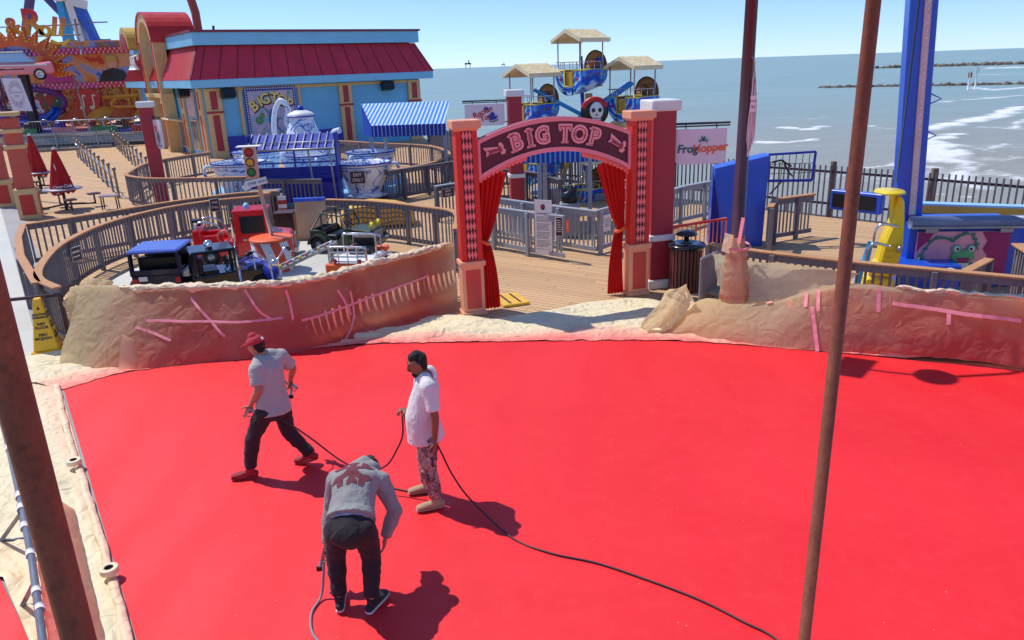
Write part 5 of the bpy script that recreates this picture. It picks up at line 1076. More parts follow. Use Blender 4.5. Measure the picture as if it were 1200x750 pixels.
def jeep():
    r = thing('kiddie_green_jeep', "olive green open kiddie jeep with roll bar and yellow lamps", 'ride car', (-3.95, 18.35, GZ), R(-14), "cars of the kiddie car ride"); w = .82
    c = MB()
    side = [(-.78, .22), (-.78, .50), (-.70, .55), (-.42, .55), (-.34, .40), (-.18, .30), (-.02, .32), (.10, .52), (.14, .58), (.22, .58), (.24, .20), (.0, .18), (-.3, .17)]
    for s in (-1, 1): c.prism(side, s*w/2-.02, s*w/2+.02)
    c.box((-.78, 0, .38), (.04, w, .34)); c.box((-.28, 0, .2), (1.0, w, .05)); c.build('tub', M_GREEN, r, bevel=.012)
    c = MB(); c.prism([(.2, .22), (.2, .58), (.75, .52), (.8, .45), (.8, .22)], -w/2+.10, w/2-.10); c.build('bonnet', M_GREEN, r, bevel=.03)
    c = MB()
    for s in (-1, 1):
        for x0 in (-.55, .58): c.prism([(x0+.27*math.cos(a), .21+.25*math.sin(a)) for a in [math.pi*i/10 for i in range(11)]]+[(x0-.21*math.cos(a), .21+.2*math.sin(a)) for a in [math.pi*i/10 for i in range(11)]][::1], s*(w/2+.05)-.08, s*(w/2+.05)+.08)
    c.build('mudguards', M_GREEN, r)
    c = MB(); c.tube([(.16, -w/2+.03, .58), (.04, -w/2+.03, .88), (.04, w/2-.03, .88), (.16, w/2-.03, .58)], .022, 6); c.tube(catmull([(-.45, -w/2+.03, .5), (-.45, -w/2+.03, .92), (-.42, 0, .98), (-.45, w/2-.03, .92), (-.45, w/2-.03, .5)], 5), .022, 6)
    [c.tube([(-.76, s*(w/2-.03), .52), (-.46, s*(w/2-.03), .93), (.04, s*(w/2-.03), .88)], .018, 6) for s in (-1, 1)]; c.build('roll_bar', M_GREEND, r)
    c = MB(); c.box((-.25, 0, .36), (.34, w-.1, .14)); c.box((-.44, 0, .48), (.07, w-.16, .22)); c.build('seat', M_BLACK, r, bevel=.03); steer(r, .0, -.18, .62); steer(r, .0, .18, .62)
    for s in (-1, 1): c = MB(); c.cyl((.70, s*.2, .64), (.78, s*.2, .63), .085, n=18); c.build('yellow_lamp', M_LAMPY, r)
    c = MB(); c.box((.81, 0, .36), (.03, w-.3, .24)); c.box((.88, 0, .24), (.08, w, .08)); c.build('grille', M_STEEL, r); c = MB(); c.box((.3, -w/2+.04, .46), (.05, .05, .05)); [c.box((-.81, s*.3, .42), (.03, .07, .07)) for s in (-1, 1)]; c.build('marker_lights', M_CORAL, r)
    for x in (-.55, .58):
        for s in (-1, 1): wheel(r, x, s*(w/2+.05), .2, .2, .15)
M_GREEND = mat("dark_olive_tube", '#2b352a', .4, .1); M_LAMPY = mat("lamp_yellow", '#d8cf3a', .3, .05); jeep()
def quad():
    r = thing('kiddie_rescue_truck', "white and orange kiddie truck with chrome bull bars, nearest the arch", 'ride car', (-3.15, 15.6, GZ), R(-100), "cars of the kiddie car ride"); w = .85
    c = MB(); c.prism([(-.6, .15), (-.6, .48), (.1, .5), (.65, .44), (.72, .15)], -w/2, w/2); c.build('body', M_WHITE, r, bevel=.04)
    c = MB(); c.box((.68, 0, .36), (.12, w+.1, .22)); c.box((-.55, 0, .5), (.25, w+.04, .1)); c.build('orange_bumper', M_ORANGE, r, bevel=.03)
    c = MB()
    for xx, hh, ww in ((.66, .80, .78), (-.05, .92, .70), (-.5, .8, .6)):
        c.tube(catmull([(xx, -ww/2, .3), (xx, -ww/2, hh-.06), (xx, -ww/2+.07, hh), (xx, ww/2-.07, hh), (xx, ww/2, hh-.06), (xx, ww/2, .3)], 3), .022, 7)
        if xx > .5: [c.cyl((xx, -ww/2, z), (xx, ww/2, z), .015) for z in (.7, .6, .5)]; [c.cyl((xx, y, .45), (xx, y, .79), .012) for y in (-.2, 0, .2)]
    c.build('chrome_bars', M_CHROME, r)
    c = MB(); [c.ball((.7, y, .52), .045, 8) for y in (-.26, .26)]; c.build('red_lights', M_RED, r); c = MB(); c.box((-.2, 0, .55), (.4, .5, .12)); c.box((-.4, 0, .68), (.08, .5, .25)); c.build('seat', M_BLACK, r, bevel=.03); steer(r, .1, 0, .66)
    for x in (-.4, .45):
        for s in (-1, 1): wheel(r, x, s*(w/2+.03), .17)
quad()
def bike():
    r = thing('kiddie_motorcycle', "kiddie motorcycle with curved chrome handlebars and black grips in front of the striped drum", 'ride car', (-4.75, 14.7, GZ), R(-60), "cars of the kiddie car ride")
    c = MB(); c.ball((-.05, 0, .42), .22, 12, (1.5, .7, .8)); c.ball((-.45, 0, .45), .16, 10, (1.6, .8, .6)); c.build('tank', M_NAVY, r); c = MB(); c.box((-.3, 0, .5), (.5, .22, .08)); c.build('saddle', M_BLACK, r, bevel=.03)
    c = MB(); c.tube(catmull([(.0, -.36, .86), (.1, -.3, .9), (.22, -.12, .72), (.25, 0, .68), (.22, .12, .72), (.1, .3, .9), (0, .36, .86)], 4), .02, 7); c.tube([(.28, -.08, .7), (.48, -.08, .2)], .02, 6); c.tube([(.28, .08, .7), (.48, .08, .2)], .02, 6)
    c.tube(catmull([(-.4, -.3, .2), (-.4, -.3, .75), (-.1, -.3, .8), (.0, -.3, .5)], 4), .018, 6); c.build('chrome_handlebar', M_CHROME, r)
    for s in (-1, 1): c = MB(); c.cyl((.04, s*.32, .88), (-.08, s*.42, .80), .036); c.build('grip', M_BLACK, r)
    c = MB(); c.ball((.33, 0, .66), .08, 10); c.build('headlight', M_CHROME, r)
    for x in (-.5, .5): wheel(r, x, 0, .19, .19, .1)
bike()
# centre drum, traffic light on its post
def tlight():
    r = thing('striped_drum', "round orange and white striped drum in the middle of the kiddie car ride", 'drum', (-5.25, 16.55, GZ)); c = MB(); c.lathe([(0, .73), (.44, .73), (.46, .71), (.42, 0)], None, 40); c.build('drum_body', M_DRUM, r)
    c = MB(); c.lathe([(0, .738), (.40, .738), (.475, .733), (.475, .69)], None, 40); c.build('drum_top', M_ORANGE, r); c = MB(); [c.ball((.46*math.cos(a), .46*math.sin(a), .45), .04, 8) for a in (R(-150), R(-80), R(-20), R(60))]; c.build('drum_lamps', M_WHITE, r)
    r = thing('traffic_light', "toy traffic light with arrow board on a tall tan post above the striped drum", 'traffic light', (-5.3, 16.75, .9), R(8))
    c = MB(); c.cyl((0, 0, 0), (-.16, 0, 1.5), .045); c.build('post', mat("tan_post", '#c99a83', .5), r)
    c = MB(); c.box((-.22, 0, 1.62), (.26, .2, .66)); h = c.build('signal_head', M_PEACHD, r, bevel=.025); c = MB(); c.box((-.22, -.01, 1.955), (.5, .32, .02)); c.build('signal_cap', M_WHITE, h, bevel=.005)
    for z, m in ((1.83, M_RED), (1.62, M_AMB), (1.41, M_GREENL)): c = MB(); c.cyl((-.22, -.10, z), (-.22, -.125, z), .075, n=18); c.build('lens', m, h); 
    c = MB(); [c.tube([(-.22+.085*math.cos(a), -.12, z+.085*math.sin(a)) for a in [i*math.pi/8 for i in range(16)]], .012, 5, True) for z in (1.83, 1.62, 1.41)]; c.build('visors', M_BLACK, h)
    c = MB(); c.prism([(-.42, 1.16), (-.36, 1.26), (-.36, 1.22), (.06, 1.30), (.08, 1.16), (-.34, 1.07), (-.34, 1.04)], -.07, -.05); c.prism([(-.5, 1.1), (-.34, 1.2), (-.3, 1.05), (-.42, 1.0)], -.03, -.02); a_ = c.build('arrow_board', M_WHITE, r); c = MB(); c.text("ONE WAY", .09, Matrix.Translation((-.13, -.074, 1.185)) @ Matrix.Rotation(-R(10), 4, 'Y'), .002); c.build('arrow_lettering', M_TXT, a_)
M_PEACHD = mat("signal_tan", '#d99a80', .5); M_AMB = mat("amber_lens", '#e8a226', .2); M_GREENL = mat("green_lens", '#2f7d3c', .2)
def drum_mat():
    m, nt, b = newmat("drum_stripes"); co = objco(nt); s = N(nt, "ShaderNodeSeparateXYZ"); nt.links.new(co, s.inputs[0]); a = mth(nt, 'ARCTAN2', s.outputs[1], s.outputs[0])
    f = mth(nt, 'GREATER_THAN', mth(nt, 'FRACT', mth(nt, 'ADD', mth(nt, 'MULTIPLY', a, 1.11), mth(nt, 'MULTIPLY', s.outputs[2], .8))), .5); nt.links.new(mixc(nt, f, hexc('#e5522a'), hexc('#e4e2de')), b.inputs['Base Color']); b.inputs['Roughness'].default_value = .45; return m
M_BRUSH = mat('brushed_steel', '#c2a582', .38, .25, 1.4, metal=.35)
M_DRUM = drum_mat(); tlight()
r = thing('ladder_beam', "grey ladder beam with small coloured lamps lying beside the green jeep", 'ladder', (-4.9, 15.2, .35), R(42)); c = MB(); c.bar((0, -.1, .1), (1.5, -.1, .45), .06); c.bar((0, .1, .1), (1.5, .1, .45), .06); [c.bar((.1+.2*i, -.1, .12+.047*i), (.1+.2*i, .1, .12+.047*i), .03) for i in range(8)]; c.cyl((.1, 0, -.2), (.1, 0, .1), .04); c.cyl((1.4, 0, -.2), (1.4, 0, .4), .04); c.build('beam', M_STEEL, r)
for k, m in enumerate((M_YEL, M_CORAL, M_WHITE)): c = MB(); [c.ball((.15+.45*i+.15*k, -.1, .2+.105*i+.035*k), .035, 8) for i in range(3)]; c.build('lamps', m, r)
r = thing('steel_cabinet', "brushed steel control panel leaning by the ring fence behind the jeep", 'cabinet', (-5.15, 19.75, 0), R(3)); c = MB(); c.box((0, 0, .6), (.78, .12, 1.12), rx=R(-6)); c.build('panel', M_BRUSH, r, bevel=.01); c = MB(); c.box((0, -.0, 1.19), (.80, .16, .08)); c.build('top_edge', M_BLUE, r); c = MB(); [c.box((s*.34, .1, .3), (.05, .2, .6)) for s in (-1, 1)]; c.build('feet', M_GREYP, r)
r = thing('black_cabinet', "black box between the steel panel and the grey gate post", 'cabinet', (-5.85, 19.9, 0)); c = MB(); c.box((0, 0, .42), (.48, .45, .84)); c.build('box', M_BLACK, r, bevel=.02); c = MB(); c.box((0, 0, .86), (.52, .49, .05)); c.build('lid', M_TAR, r, bevel=.01)
r = thing('gate_post', "thick grey gate post with orange cap behind the fire truck", 'post', (-6.55, 20.6, 0)); c = MB(); c.box((0, 0, .62), (.22, .22, 1.24)); c.build('shaft', M_BAL, r, bevel=.01); c = MB(); c.box((0, 0, 1.26), (.28, .28, .06)); c.build('cap', M_RAILW, r, bevel=.01)
r = thing('trash_cart', "black bin with white edged lid behind the fire truck", 'bin', (-7.3, 22.9, 0)); c = MB(); c.box((0, 0, .5), (.85, .6, .9)); c.build('body', M_BLACK, r, bevel=.04); c = MB(); c.box((0, 0, .98), (.92, .66, .05)); c.build('lid', M_STEEL, r, bevel=.02)
r = thing('warning_board', "red and white barred board beside the grey gate post", 'sign', (-6.2, 20.9, 0), R(5)); c = MB(); [c.box((0, 0, .3+.22*i), (.22, .04, .11)) for i in range(4)]; c.build('red_bars', M_RED, r); c = MB(); [c.box((0, .003, .41+.22*i), (.22, .035, .11)) for i in range(4)]; c.box((0, .03, .6), (.05, .03, 1.2)); c.build('white_bars', M_WHITE, r)
def notice(label, p, rz, w, h, lines, board=M_WHITE, ink=M_TXT, name='notice_board', fs=.07, frame=True, bot=0):
    r = thing(name, label, 'sign', p, rz); c = MB(); pl = [(-w/2, h), (w/2, h), (w/2, bot), (w/2-.04, 0), (-w/2+.04, 0), (-w/2, bot)]
    c.prism(pl, -.012, .012); b = c.build('board', board, r); c = MB()
    rn = random.Random(int(h*1000))
    for i, (t, z, s) in enumerate(lines):
        if t == '#':      # a line of print too fine to read
            x = -w*.40; e_ = w*rn.uniform(.2, .40)
            while x < e_: q = rn.uniform(.02, .06)*w/.3; c.box((x+q/2, -.0135, z), (q*.8, .002, s*.42)); x += q
        else: c.text(t, s, Matrix.Translation((0, -.0135, z)) @ Matrix.Diagonal((.9, 1, 1, 1)), .0015)
    c.build('lettering', ink, b)
    if frame: c = MB(); c.tube([(-w/2, -.012, 0), (-w/2, -.012, h), (w/2, -.012, h), (w/2, -.012, 0)], .008, 5, True); c.build('frame', M_WHITE, b)
    return r
notice("small brown THIS TALL notice on the ring fence above the fire truck", (-8.05, 20.88, .78), R(40), .26, .34, [("THIS", .24, .09), ("TALL", .11, .09)], M_TAR, M_WHITE, fs=.09)
notice("small brown notice on the left ring fence behind the blue truck", (-9.35, 16.1, .62), R(80), .3, .3, [('#', .2, .08), ('#', .1, .06)], M_TAR, M_WHITE)
notice("brown EXIT ONLY notice on the fence in front of the white teacup", (-5.0, 25.70, .72), R(5), .5, .42, [("EXIT", .29, .15), ("ONLY", .12, .15)], M_TAR, M_WHITE)
notice("small EXIT ONLY notice on the grey gate left of the arch", (-1.75, 22.4, .7), R(40), .44, .26, [("EXIT", .18, .11), ("ONLY", .07, .10)], M_TAR, M_WHITE)
def tall_notice():
    p = Vector((.80, 17.24, .10)); rz = math.atan2(16.9-17.5, 1.25-.58); lines = [('#', .97, .05)]+[('#', .90-.028*i, .022) for i in range(28) if i % 7 != 5]
    r = notice("tall white notice with small crest and fine print on the gate inside the arch", p, rz*.6, .42, 1.28, lines, name='tall_notice', frame=False, bot=.08)
    c = MB(); c.prism([(0+.055*math.cos(a), 1.12+.07*math.sin(a)) for a in [i*math.pi/4 for i in range(8)]], -.02, -.0125); c.build('crest', M_TXT, r.children[0]); c = MB(); c.prism([(0+.03*math.cos(a), 1.13+.03*math.sin(a)) for a in [i*math.pi/4 for i in range(8)]], -.024, -.0205); c.build('crest_red', M_RED, r.children[0])
tall_notice()
notice("small dark panel on the grey gate end, right of the tall notice", (1.14, 16.88, .62), R(-25), .17, .42, [('#', .35-.05*i, .04) for i in range(6)], M_TAR, M_WHITE)
notice("small orange printed strip on the gate end post", (1.32, 16.78, .72), R(-15), .06, .26, [('#', .2-.03*i, .02) for i in range(5)], M_ORANGE, M_WHITE, frame=False)
notice("small white paper on the corner of the grey fence inside the arch", (2.32, 17.66, .52), R(47), .26, .40, [('#', .3-.045*i, .03) for i in range(5)], M_WHITE, M_TXT, frame=False)
# yellow grooved tub behind the ring
M_GOLDY = mat('warm_yellow', '#e9b53a', .45, .08)
r = thing('yellow_ride_tub', "yellow moulded tub with dark grooves behind the curved ring fence", 'ride car', (-3.75, 22.0, 0), R(10)); r.scale = (1, 1, .72); c = MB(); c.prism([(-1.05, .05), (-1.15, .5), (-.85, .95), (-.2, 1.02), (.5, .9), (.95, .7), (1.05, .1)], -.5, .5); c.build('tub', M_GOLDY, r, bevel=.08)
c = MB(); [c.tube(catmull([(-1.0, -.515, .2+.2*i), (-.5, -.515, .3+.2*i), (0, -.515, .2+.2*i), (.5, -.515, .27+.17*i), (.9, -.515, .18+.12*i)], 4), .018, 5) for i in range(4)]; c.build('grooves', M_TAR, r)
# ================================================================ MASKING PAPER
M_PAPER = paper_mat("masking_paper", '#f6e6c0', .74)
M_PAPERF = paper_mat("floor_paper", '#e6d7ae', .0, .9)
def crumple(p, amp=1.0, s=1.0):
    """creased paper: flat facets between sharp folds, at two sizes, plus a slow swell"""
    q = Vector(p)*s; w = Vector((noise.noise(q*.9), noise.noise(q*.9+Vector((5, 2, 1))), noise.noise(q*.9+Vector((1, 7, 3)))))*.55
    d = noise.voronoi(q*1.15+w)[0]; e = noise.voronoi((q*3.1+w*1.5))[0]
    return (min(1, (d[1]-d[0])*1.5)*.45+min(1, (e[1]-e[0])*1.4)*.16+noise.noise(q*.8+Vector((3, 3, 3)))*.55-.2)*amp
def sheet(name, fn, nu, nv, spray, m, parent=None, label=None, cat=None, group=None, thick=0.0):
    c = MB(); c.grid(fn, nu, nv); base = c.v[0].copy(); ob = c.build(name, m, parent)
    me = ob.data; vattr(me, 'spray', [spray(i/nu, j/nv, c.v[i*(nv+1)+j]) for i in range(nu+1) for j in range(nv+1)])
    if cat: recentre(ob, (sum(v.x for v in c.v)/len(c.v), sum(v.y for v in c.v)/len(c.v), 0)); tag(ob, label, cat, group)
    return ob
def curve_at(pts):
    L = plen(pts); cum = [0]
    for a, b in zip(pts, pts[1:]): cum.append(cum[-1]+(b-a).length)
    def f(t):
        d = t*L
        for i in range(len(pts)-1):
            if d <= cum[i+1] or i == len(pts)-2: return pts[i].lerp(pts[i+1], (d-cum[i])/max(1e-9, cum[i+1]-cum[i]))
    return f
def v3(l): return [Vector((p[0], p[1], p[2] if len(p) > 2 else 0)) for p in l]
ftop = curve_at(catmull(v3([(-7.05, 12.15, 1.10), (-6.4, 11.95, 1.12), (-5.8, 11.85, 1.10), (-4.5, 11.82, 1.10), (-3.4, 12.0, 1.09), (-2.5, 12.85, 1.10), (-1.6, 13.8, 1.10), (-1.12, 14.5, 1.08)]), 6))
fbot = curve_at(catmull(v3([(-7.25, 11.45), (-6.5, 11.15), (-5.9, 11.06), (-5.0, 11.28), (-4.2, 11.42), (-3.0, 11.85), (-2.0, 12.6), (-1.05, 13.55)]), 6))
def drape(ftop, fbot, back=.14, bulge=.05, seed=0.0, amp=.05, gap=0.0, tens=1.0, hug=1.0):
    def fn(u, v):
        t = ftop(u); b = fbot(u); b = Vector((b.x, b.y, gap+.01)); d = (ftop(min(1, u+.01))-ftop(max(0, u-.01))).normalized(); n = Vector((d.y, -d.x, 0)); n = n if n.y < 0 else -n
        if v < .12:
            k = v/.12; p = t + n*(-back*(1-k)) + Vector((0, 0, -.10*(1-k)**2+.015*math.sin(k*math.pi)))
            return p+n*.05*crumple(p, 1, 4)*k+Vector((0, 0, .035*crumple(p, 1, 3.6)))
        k = (v-.12)/.88; hu = min(1, max(0, (u-.45)*6))*hug; kh = k**(1+6*hu); p = t.lerp(b, kh); p.z = t.z+(b.z-t.z)*k
        p += n*(.035+bulge*(1-.8*hu)*math.sin(math.pi*k)**1.5*(.6+.6*noise.noise(Vector((u*5+seed, 1, 0)))))
        w = min(1, k*5)*(1 if k < .97 else .5)*(1-.5*hu); q = Vector((p.x*1.0+k*.8, p.y, p.z*.45+seed)); q2 = Vector((p.x+k*.5, p.y, p.z*.8+seed))
        rough = .45+1.3*max(0, 1-u*7)+.9*max(0, k-.75)*4*.5+1.2*max(0, 1-k*9)
        sag = math.sin((u*9+k*1.3+seed)*2*math.pi+3*noise.noise(q*.7))*.016*tens*(1-k*.4)
        return p + n*(w*(amp*crumple(q, 1, .9)+sag)+rough*.030*crumple(q2, 1, 3.4)*min(1, k*12)+.03)+Vector((0, 0, .012*crumple(q, 1, 3)*(1-k)))
    return fn
def spray_f(lo=.12, hi=.9, top=.35):
    def f(u, v, p):
        k = max(0, min(1, (v-lo)/(hi-lo))); e = min(1, max(0, (u-.06)/.22))
        e2 = min(1, max(0, (1.0-u)/.12))
        return (top*(1 if v > .16 else .05)+(1-top)*k**1.2)*e*(.3+.7*e2)+.12*noise.noise(p*1.2)*k
    return f
r = thing('masking_drape', "sagging pink masking paper over the kiddie ride fence, crossed with tape strips", 'paper sheet', (-4.2, 12.2, 0), 0, "masking paper sheets hung over fences")
def sheetp(name, fn, nu, nv, spray, m, root):
    c = MB(); c.grid(fn, nu, nv); vals = [spray(i/nu, j/nv, c.v[i*(nv+1)+j]) for i in range(nu+1) for j in range(nv+1)]
    ob = c.build(name, m, root, True); vattr(ob.data, 'spray', vals); return ob
DL = drape(ftop, fbot, seed=2.0); sheetp('paper', DL, 300, 56, spray_f(.1, .9, .72), M_PAPER, r)
def rolled(root, f, u0, u1, n, r0=.055, seed=0.0):
    def fn(u, v):
        q = u0+(u1-u0)*u; c0 = f(q); d = (f(min(1, q+.01))-f(max(0, q-.01))).normalized(); nn = Vector((d.y, -d.x, 0)); nn = nn if nn.y < 0 else -nn
        a = v*2*math.pi; rr = r0*(1+.35*noise.noise(Vector((u*40, seed, 0))))*min(1, .3+u*12, .3+(1-u)*12)
        o = nn*math.cos(a)*rr*1.5+Vector((0, 0, math.sin(a)*rr)); p = c0+o+nn*.03
        return p+o.normalized()*.075*crumple(Vector((p.x+v*.4, p.y, p.z*1.2+v*.5)), 1, 5.5)+Vector((0, 0, .01+.02*noise.noise(Vector((u*25, 3, seed)))))
    sheetp('rolled_edge', fn, n, 22, lambda u, v, p: .10+.25*max(0, noise.noise(p*2)), M_PAPERF, root)
rolled(r, ftop, .10, .97, 260)
def tape(root, fn, a, b, w=.042, n=22, off=.02, m=M_TAPE):
    """strip of tape that follows the drape from (u,v) to (u,v)"""
    P0 = [fn(a[0]+(b[0]-a[0])*i/n, a[1]+(b[1]-a[1])*i/n) for i in range(n+1)]; c = MB(); vs = []
    for i, p in enumerate(P0):
        t = (P0[min(n, i+1)]-P0[max(0, i-1)]).normalized(); e = .004
        du = fn(min(1, a[0]+e), a[1])-fn(max(0, a[0]-e), a[1]); dv = fn(a[0], min(1, a[1]+.02))-fn(a[0], a[1]-.02); nn = du.cross(dv).normalized(); nn = nn if nn.y < 0 else -nn
        s = t.cross(nn).normalized()*w/2; p = p+nn*off; vs += [p+s, p-s, p-s+nn*.003, p+s+nn*.003]
    fs = []
    for i in range(n):
        for k in range(4): l = (k+1) % 4; fs.append((i*4+k, i*4+l, i*4+4+l, i*4+4+k))
    c.add(vs, fs); c.build('tape_strip', m, root, True)
def uv_at(fn, px, py, nu=60, nv=30):
    best = None
    for i in range(nu+1):
        for j in range(4, nv+1):
            p = fn(i/nu, j/nv); z = p.z-CAM_H; f = cp*p.y-sp*z; up = sp*p.y+cp*z; X = p.x/f; Y = up/f
            x = 600+FOC*(X*cr-Y*sr); y = 375-FOC*(X*sr+Y*cr); d = (x-px)**2+(y-py)**2
            if best is None or d < best[0]: best = (d, i/nu, j/nv)
    return best[1:]
for a, b in (((226, 350), (262, 393)), ((288, 340), (316, 375)), ((335, 340), (342, 375)), ((352, 374), (500, 324)), ((397, 340), (408, 370)), ((408, 342), (404, 402)), ((174, 376), (330, 374)), ((160, 385), (198, 400))): tape(r, DL, uv_at(DL, *a), uv_at(DL, *b))
# right drape
rtop = curve_at(catmull(v3([(2.85, 12.35, .22), (3.25, 12.1, .50), (3.7, 11.80, .50), (4.2, 11.55, .60), (4.7, 11.22, .86), (5.1, 11.0, 1.0), (5.8, 10.66, 1.0), (7.1, 10.05, 1.0), (8.4, 9.33, 1.0), (9.8, 8.45, 1.0), (11.2, 7.1, 1.0)]), 6))
rbot = curve_at(catmull(v3([(2.5, 11.75), (3.1, 11.5), (3.9, 11.12), (4.7, 10.82), (5.8, 10.4), (7.1, 9.82), (8.4, 9.1), (9.8, 8.25), (11.1, 6.9)]), 6))
def _DR():
    f1 = drape(rtop, rbot, seed=11.0, amp=.045, bulge=.03, tens=.7)
    def g(u, v):
        p = f1(u, v); k = max(0, 1-u*3.6); p.z = p.z*(1-.0*k)+(.10 if u > .32 else 0)*max(0, v-.5)*1.6; d = Vector((-.5, -1, 0)).normalized()
        return p + d*(.14*k*math.sin(math.pi*min(1, max(0, v*1.05))))*(1+.5*crumple(p, 1, 1.1))
    return g
DR = _DR(); r = thing('masking_drape', "pink oversprayed masking paper hung along the right hand floor fence with vertical tape strips", 'paper sheet', (6.0, 10.4, 0), 0, "masking paper sheets hung over fences")
def spr(u, v, p):
    k = max(0, min(1, (v-.1)/.85)); e = min(1, max(.12, (u-.1)/.25)); return (.62*e*(1 if v > .16 else .1)+.6*k**1.5*max(.55, e))
sheetp('paper', DR, 320, 54, spr, M_PAPER, r)
for a, b in (((901, 332), (900, 356)), ((925, 345), (924, 359)), ((946, 345), (945, 360)), ((961, 335), (959, 367)), ((1032, 337), (1030, 368)), ((1044, 355), (1200, 378)), ((1115, 368), (1113, 381)), ((955, 360), (958, 412))): tape(r, DR, uv_at(DR, *a, 110, 30), uv_at(DR, *b, 110, 30), .055, 26)
rolled(r, rtop, .34, 1.0, 240, .028, 5.0)
# loose cream sheet lying over the bench back at the left end of the right drape
def LS(u, v):
    a = Vector((3.5, 12.75, 1.10)).lerp(Vector((5.35, 11.15, 1.12)), u); b = Vector((3.65, 12.15, .38)).lerp(Vector((5.0, 10.98, .86)), u)
    p = a.lerp(b, v); n = Vector((-.6, -.8, 0)); return p+n*(.11*crumple(p, 1, 2.4)+.07*math.sin(v*math.pi)+.05)+Vector((0, 0, .04*crumple(p, 1, 2)+.06*math.sin(math.pi*min(1, v*2))))
sheet('loose_paper', LS, 70, 26, lambda u, v, p: .25*max(0, u-.6)*2, M_PAPER, None, "cream masking paper folded over the top behind the wrapped post", 'paper sheet', "masking paper sheets hung over fences")
def LC(u, v):
    a = at(797, 338, 12.2).lerp(at(757, 398, 11.9), v); a.z = max(a.z, .04); w = .16+.42*math.sin(math.pi*min(1, v*.62+.08))
    p = a+Vector((w*(u-.4)*1.3+.1*v, -.15*math.sin(u*3.1), .02)); p.z += .13*math.sin(u*math.pi)*(1-.3*v); n = Vector((0, -1, .35))
    p = p+n*(.15*crumple(p, 1, 3.0)+.035*math.sin(u*14+v*5))+Vector((noise.noise(p*2.6), noise.noise(p*2.6+Vector((9, 0, 0)))*.5, noise.noise(p*2.2+Vector((0, 9, 0)))))*.20; p.z = max(p.z, .03); return p
sheet('crumpled_paper', LC, 60, 60, lambda u, v, p: 0.0, M_PAPER, None, "upright crumpled twist of cream paper beside the round litter bin", 'paper sheet')
# heaps on the floor between the red paint and the arch
inn = curve_at([Vector((p.x, p.y, 0)) for p in EDGE[:46]]); 
outc = curve_at(catmull(v3([(-8.6, 11.2), (-7.6, 12.1), (-6.4, 12.4), (-5.0, 12.05), (-3.4, 12.35), (-2.2, 13.1), (-.9, 13.15), (-.2, 12.95), (.6, 13.2), (1.6, 13.7), (2.3, 13.85), (2.9, 13.4), (3.3, 12.6), (4.2, 11.9), (5.2, 11.3), (6.4, 10.6), (7.6, 9.9)]), 5))
def FS(u, v):
    a = inn(u); b = outc(u); p = a.lerp(b, v); k = min(1, v*6)*.5+.5
    j = .07*noise.noise(Vector((u*60, 3, 0)))*(1-v)+.09*noise.noise(Vector((u*22, 8, 0)))*v
    p = p+(b-a).normalized()*j; h = max(0, crumple(Vector((p.x*.45+p.y*.3, p.y*1.3-p.x*.25, 0)), 1, 1.5)+.25)
    big = max(0, noise.noise(Vector((p.x*1.1, p.y*1.4, 5)))); edge = min(1, v*5+.1)*min(1, (1-v)*6+.15)
    return Vector((p.x, p.y, .022+edge*(.10*h+.07*big)+.015*h))
sheet('floor_paper', FS, 620, 60, lambda u, v, p: max(0, 1.05-v*3.2)+.25*max(0, .6-v)+(.3 if p.x < -3.2 and p.x > -6 else 0)*(1-v), M_PAPERF, None, "long wrinkled masking paper on the deck between the red floor and the arch", 'paper sheet', "masking paper sheets on the deck")
def FP(u, v):   # pointed flap in front of the left drape
    a = P(150, 437).lerp(P(300, 408), u); p = a+Vector((-.12, -.02, 0))*(1-u)+Vector((.0, .55*(1-u)**.8+.05, 0))*v
    h = .48*max(0, (1-u)**1.1-.1*abs(math.sin(u*9))*1.6)*(1-abs(2*v-1))**.8*(.35+.65*abs(math.cos(u*6.0))); return Vector((p.x, p.y, .05+max(0, h)+.04*crumple(p, 1, 2.4)))
sheet('paper_flap', FP, 90, 26, lambda u, v, p: .15+.5*u, M_PAPER, None, "pointed pale pink flap of paper standing off the floor by the left drape", 'paper sheet')
def BN(u, v):   # bunch tied over the left end of the rail
    a = at(118, 322, 12.3).lerp(at(92, 352, 12.0), u*.9); q = Vector((math.cos(v*6.283), math.sin(v*6.283)*.8, 0)); rr = .06+.26*math.sin(min(1, u*1.05)*math.pi*.9)**.7
    p = at(112, 326, 12.35).lerp(at(110, 392, 12.0), u)+Vector((q.x*rr*1.5, q.y*rr*.5, 0)); n = Vector((q.x, q.y, 0)); return p+n*.24*crumple(p, 1, 3.0)+Vector((0, 0, .10*crumple(p, 1, 3)))
sheet('paper_bunch', BN, 60, 70, lambda u, v, p: .04, M_PAPER, None, "crumpled bunch of cream paper gathered over the left end of the ring fence", 'paper sheet')
# paper left of the red floor
LDv = Vector((LD.x, LD.y, 0)); LN = Vector((LD.y, -LD.x, 0)); LN = LN if LN.x < 0 else -LN; A0 = Vector((L0.x, L0.y, 0))
def SS(u, v):
    p = A0+LDv*(-.55+u*10.2)+LN*(.03+v*(.84+max(0, .52-u)*9-max(0, u-.52)*1.4)); h = max(0, crumple(Vector((p.x*.8+p.y*.5, p.y*.45, 2)), 1, 2.8)+.2)
    return Vector((p.x, p.y, .024+min(1, v*9)*.075*h))
sheet('side_paper', SS, 240, 70, lambda u, v, p: max(0, .45-v*6)+.02, M_PAPERF, None, "wide strip of wrinkled masking paper along the left edge of the red floor", 'paper sheet', "masking paper sheets on the deck")
def RL(u, v):
    p = A0+LDv*(-.2+u*9.8)+LN*(.07+.02*math.sin(u*9)+.015*noise.noise(Vector((u*30, 0, 0)))); a = v*2*math.pi; rr = .030+.008*noise.noise(Vector((u*25, v*3, 0)))
    return p+LN*math.cos(a)*rr*1.3+Vector((0, 0, .045+math.sin(a)*rr*.6))
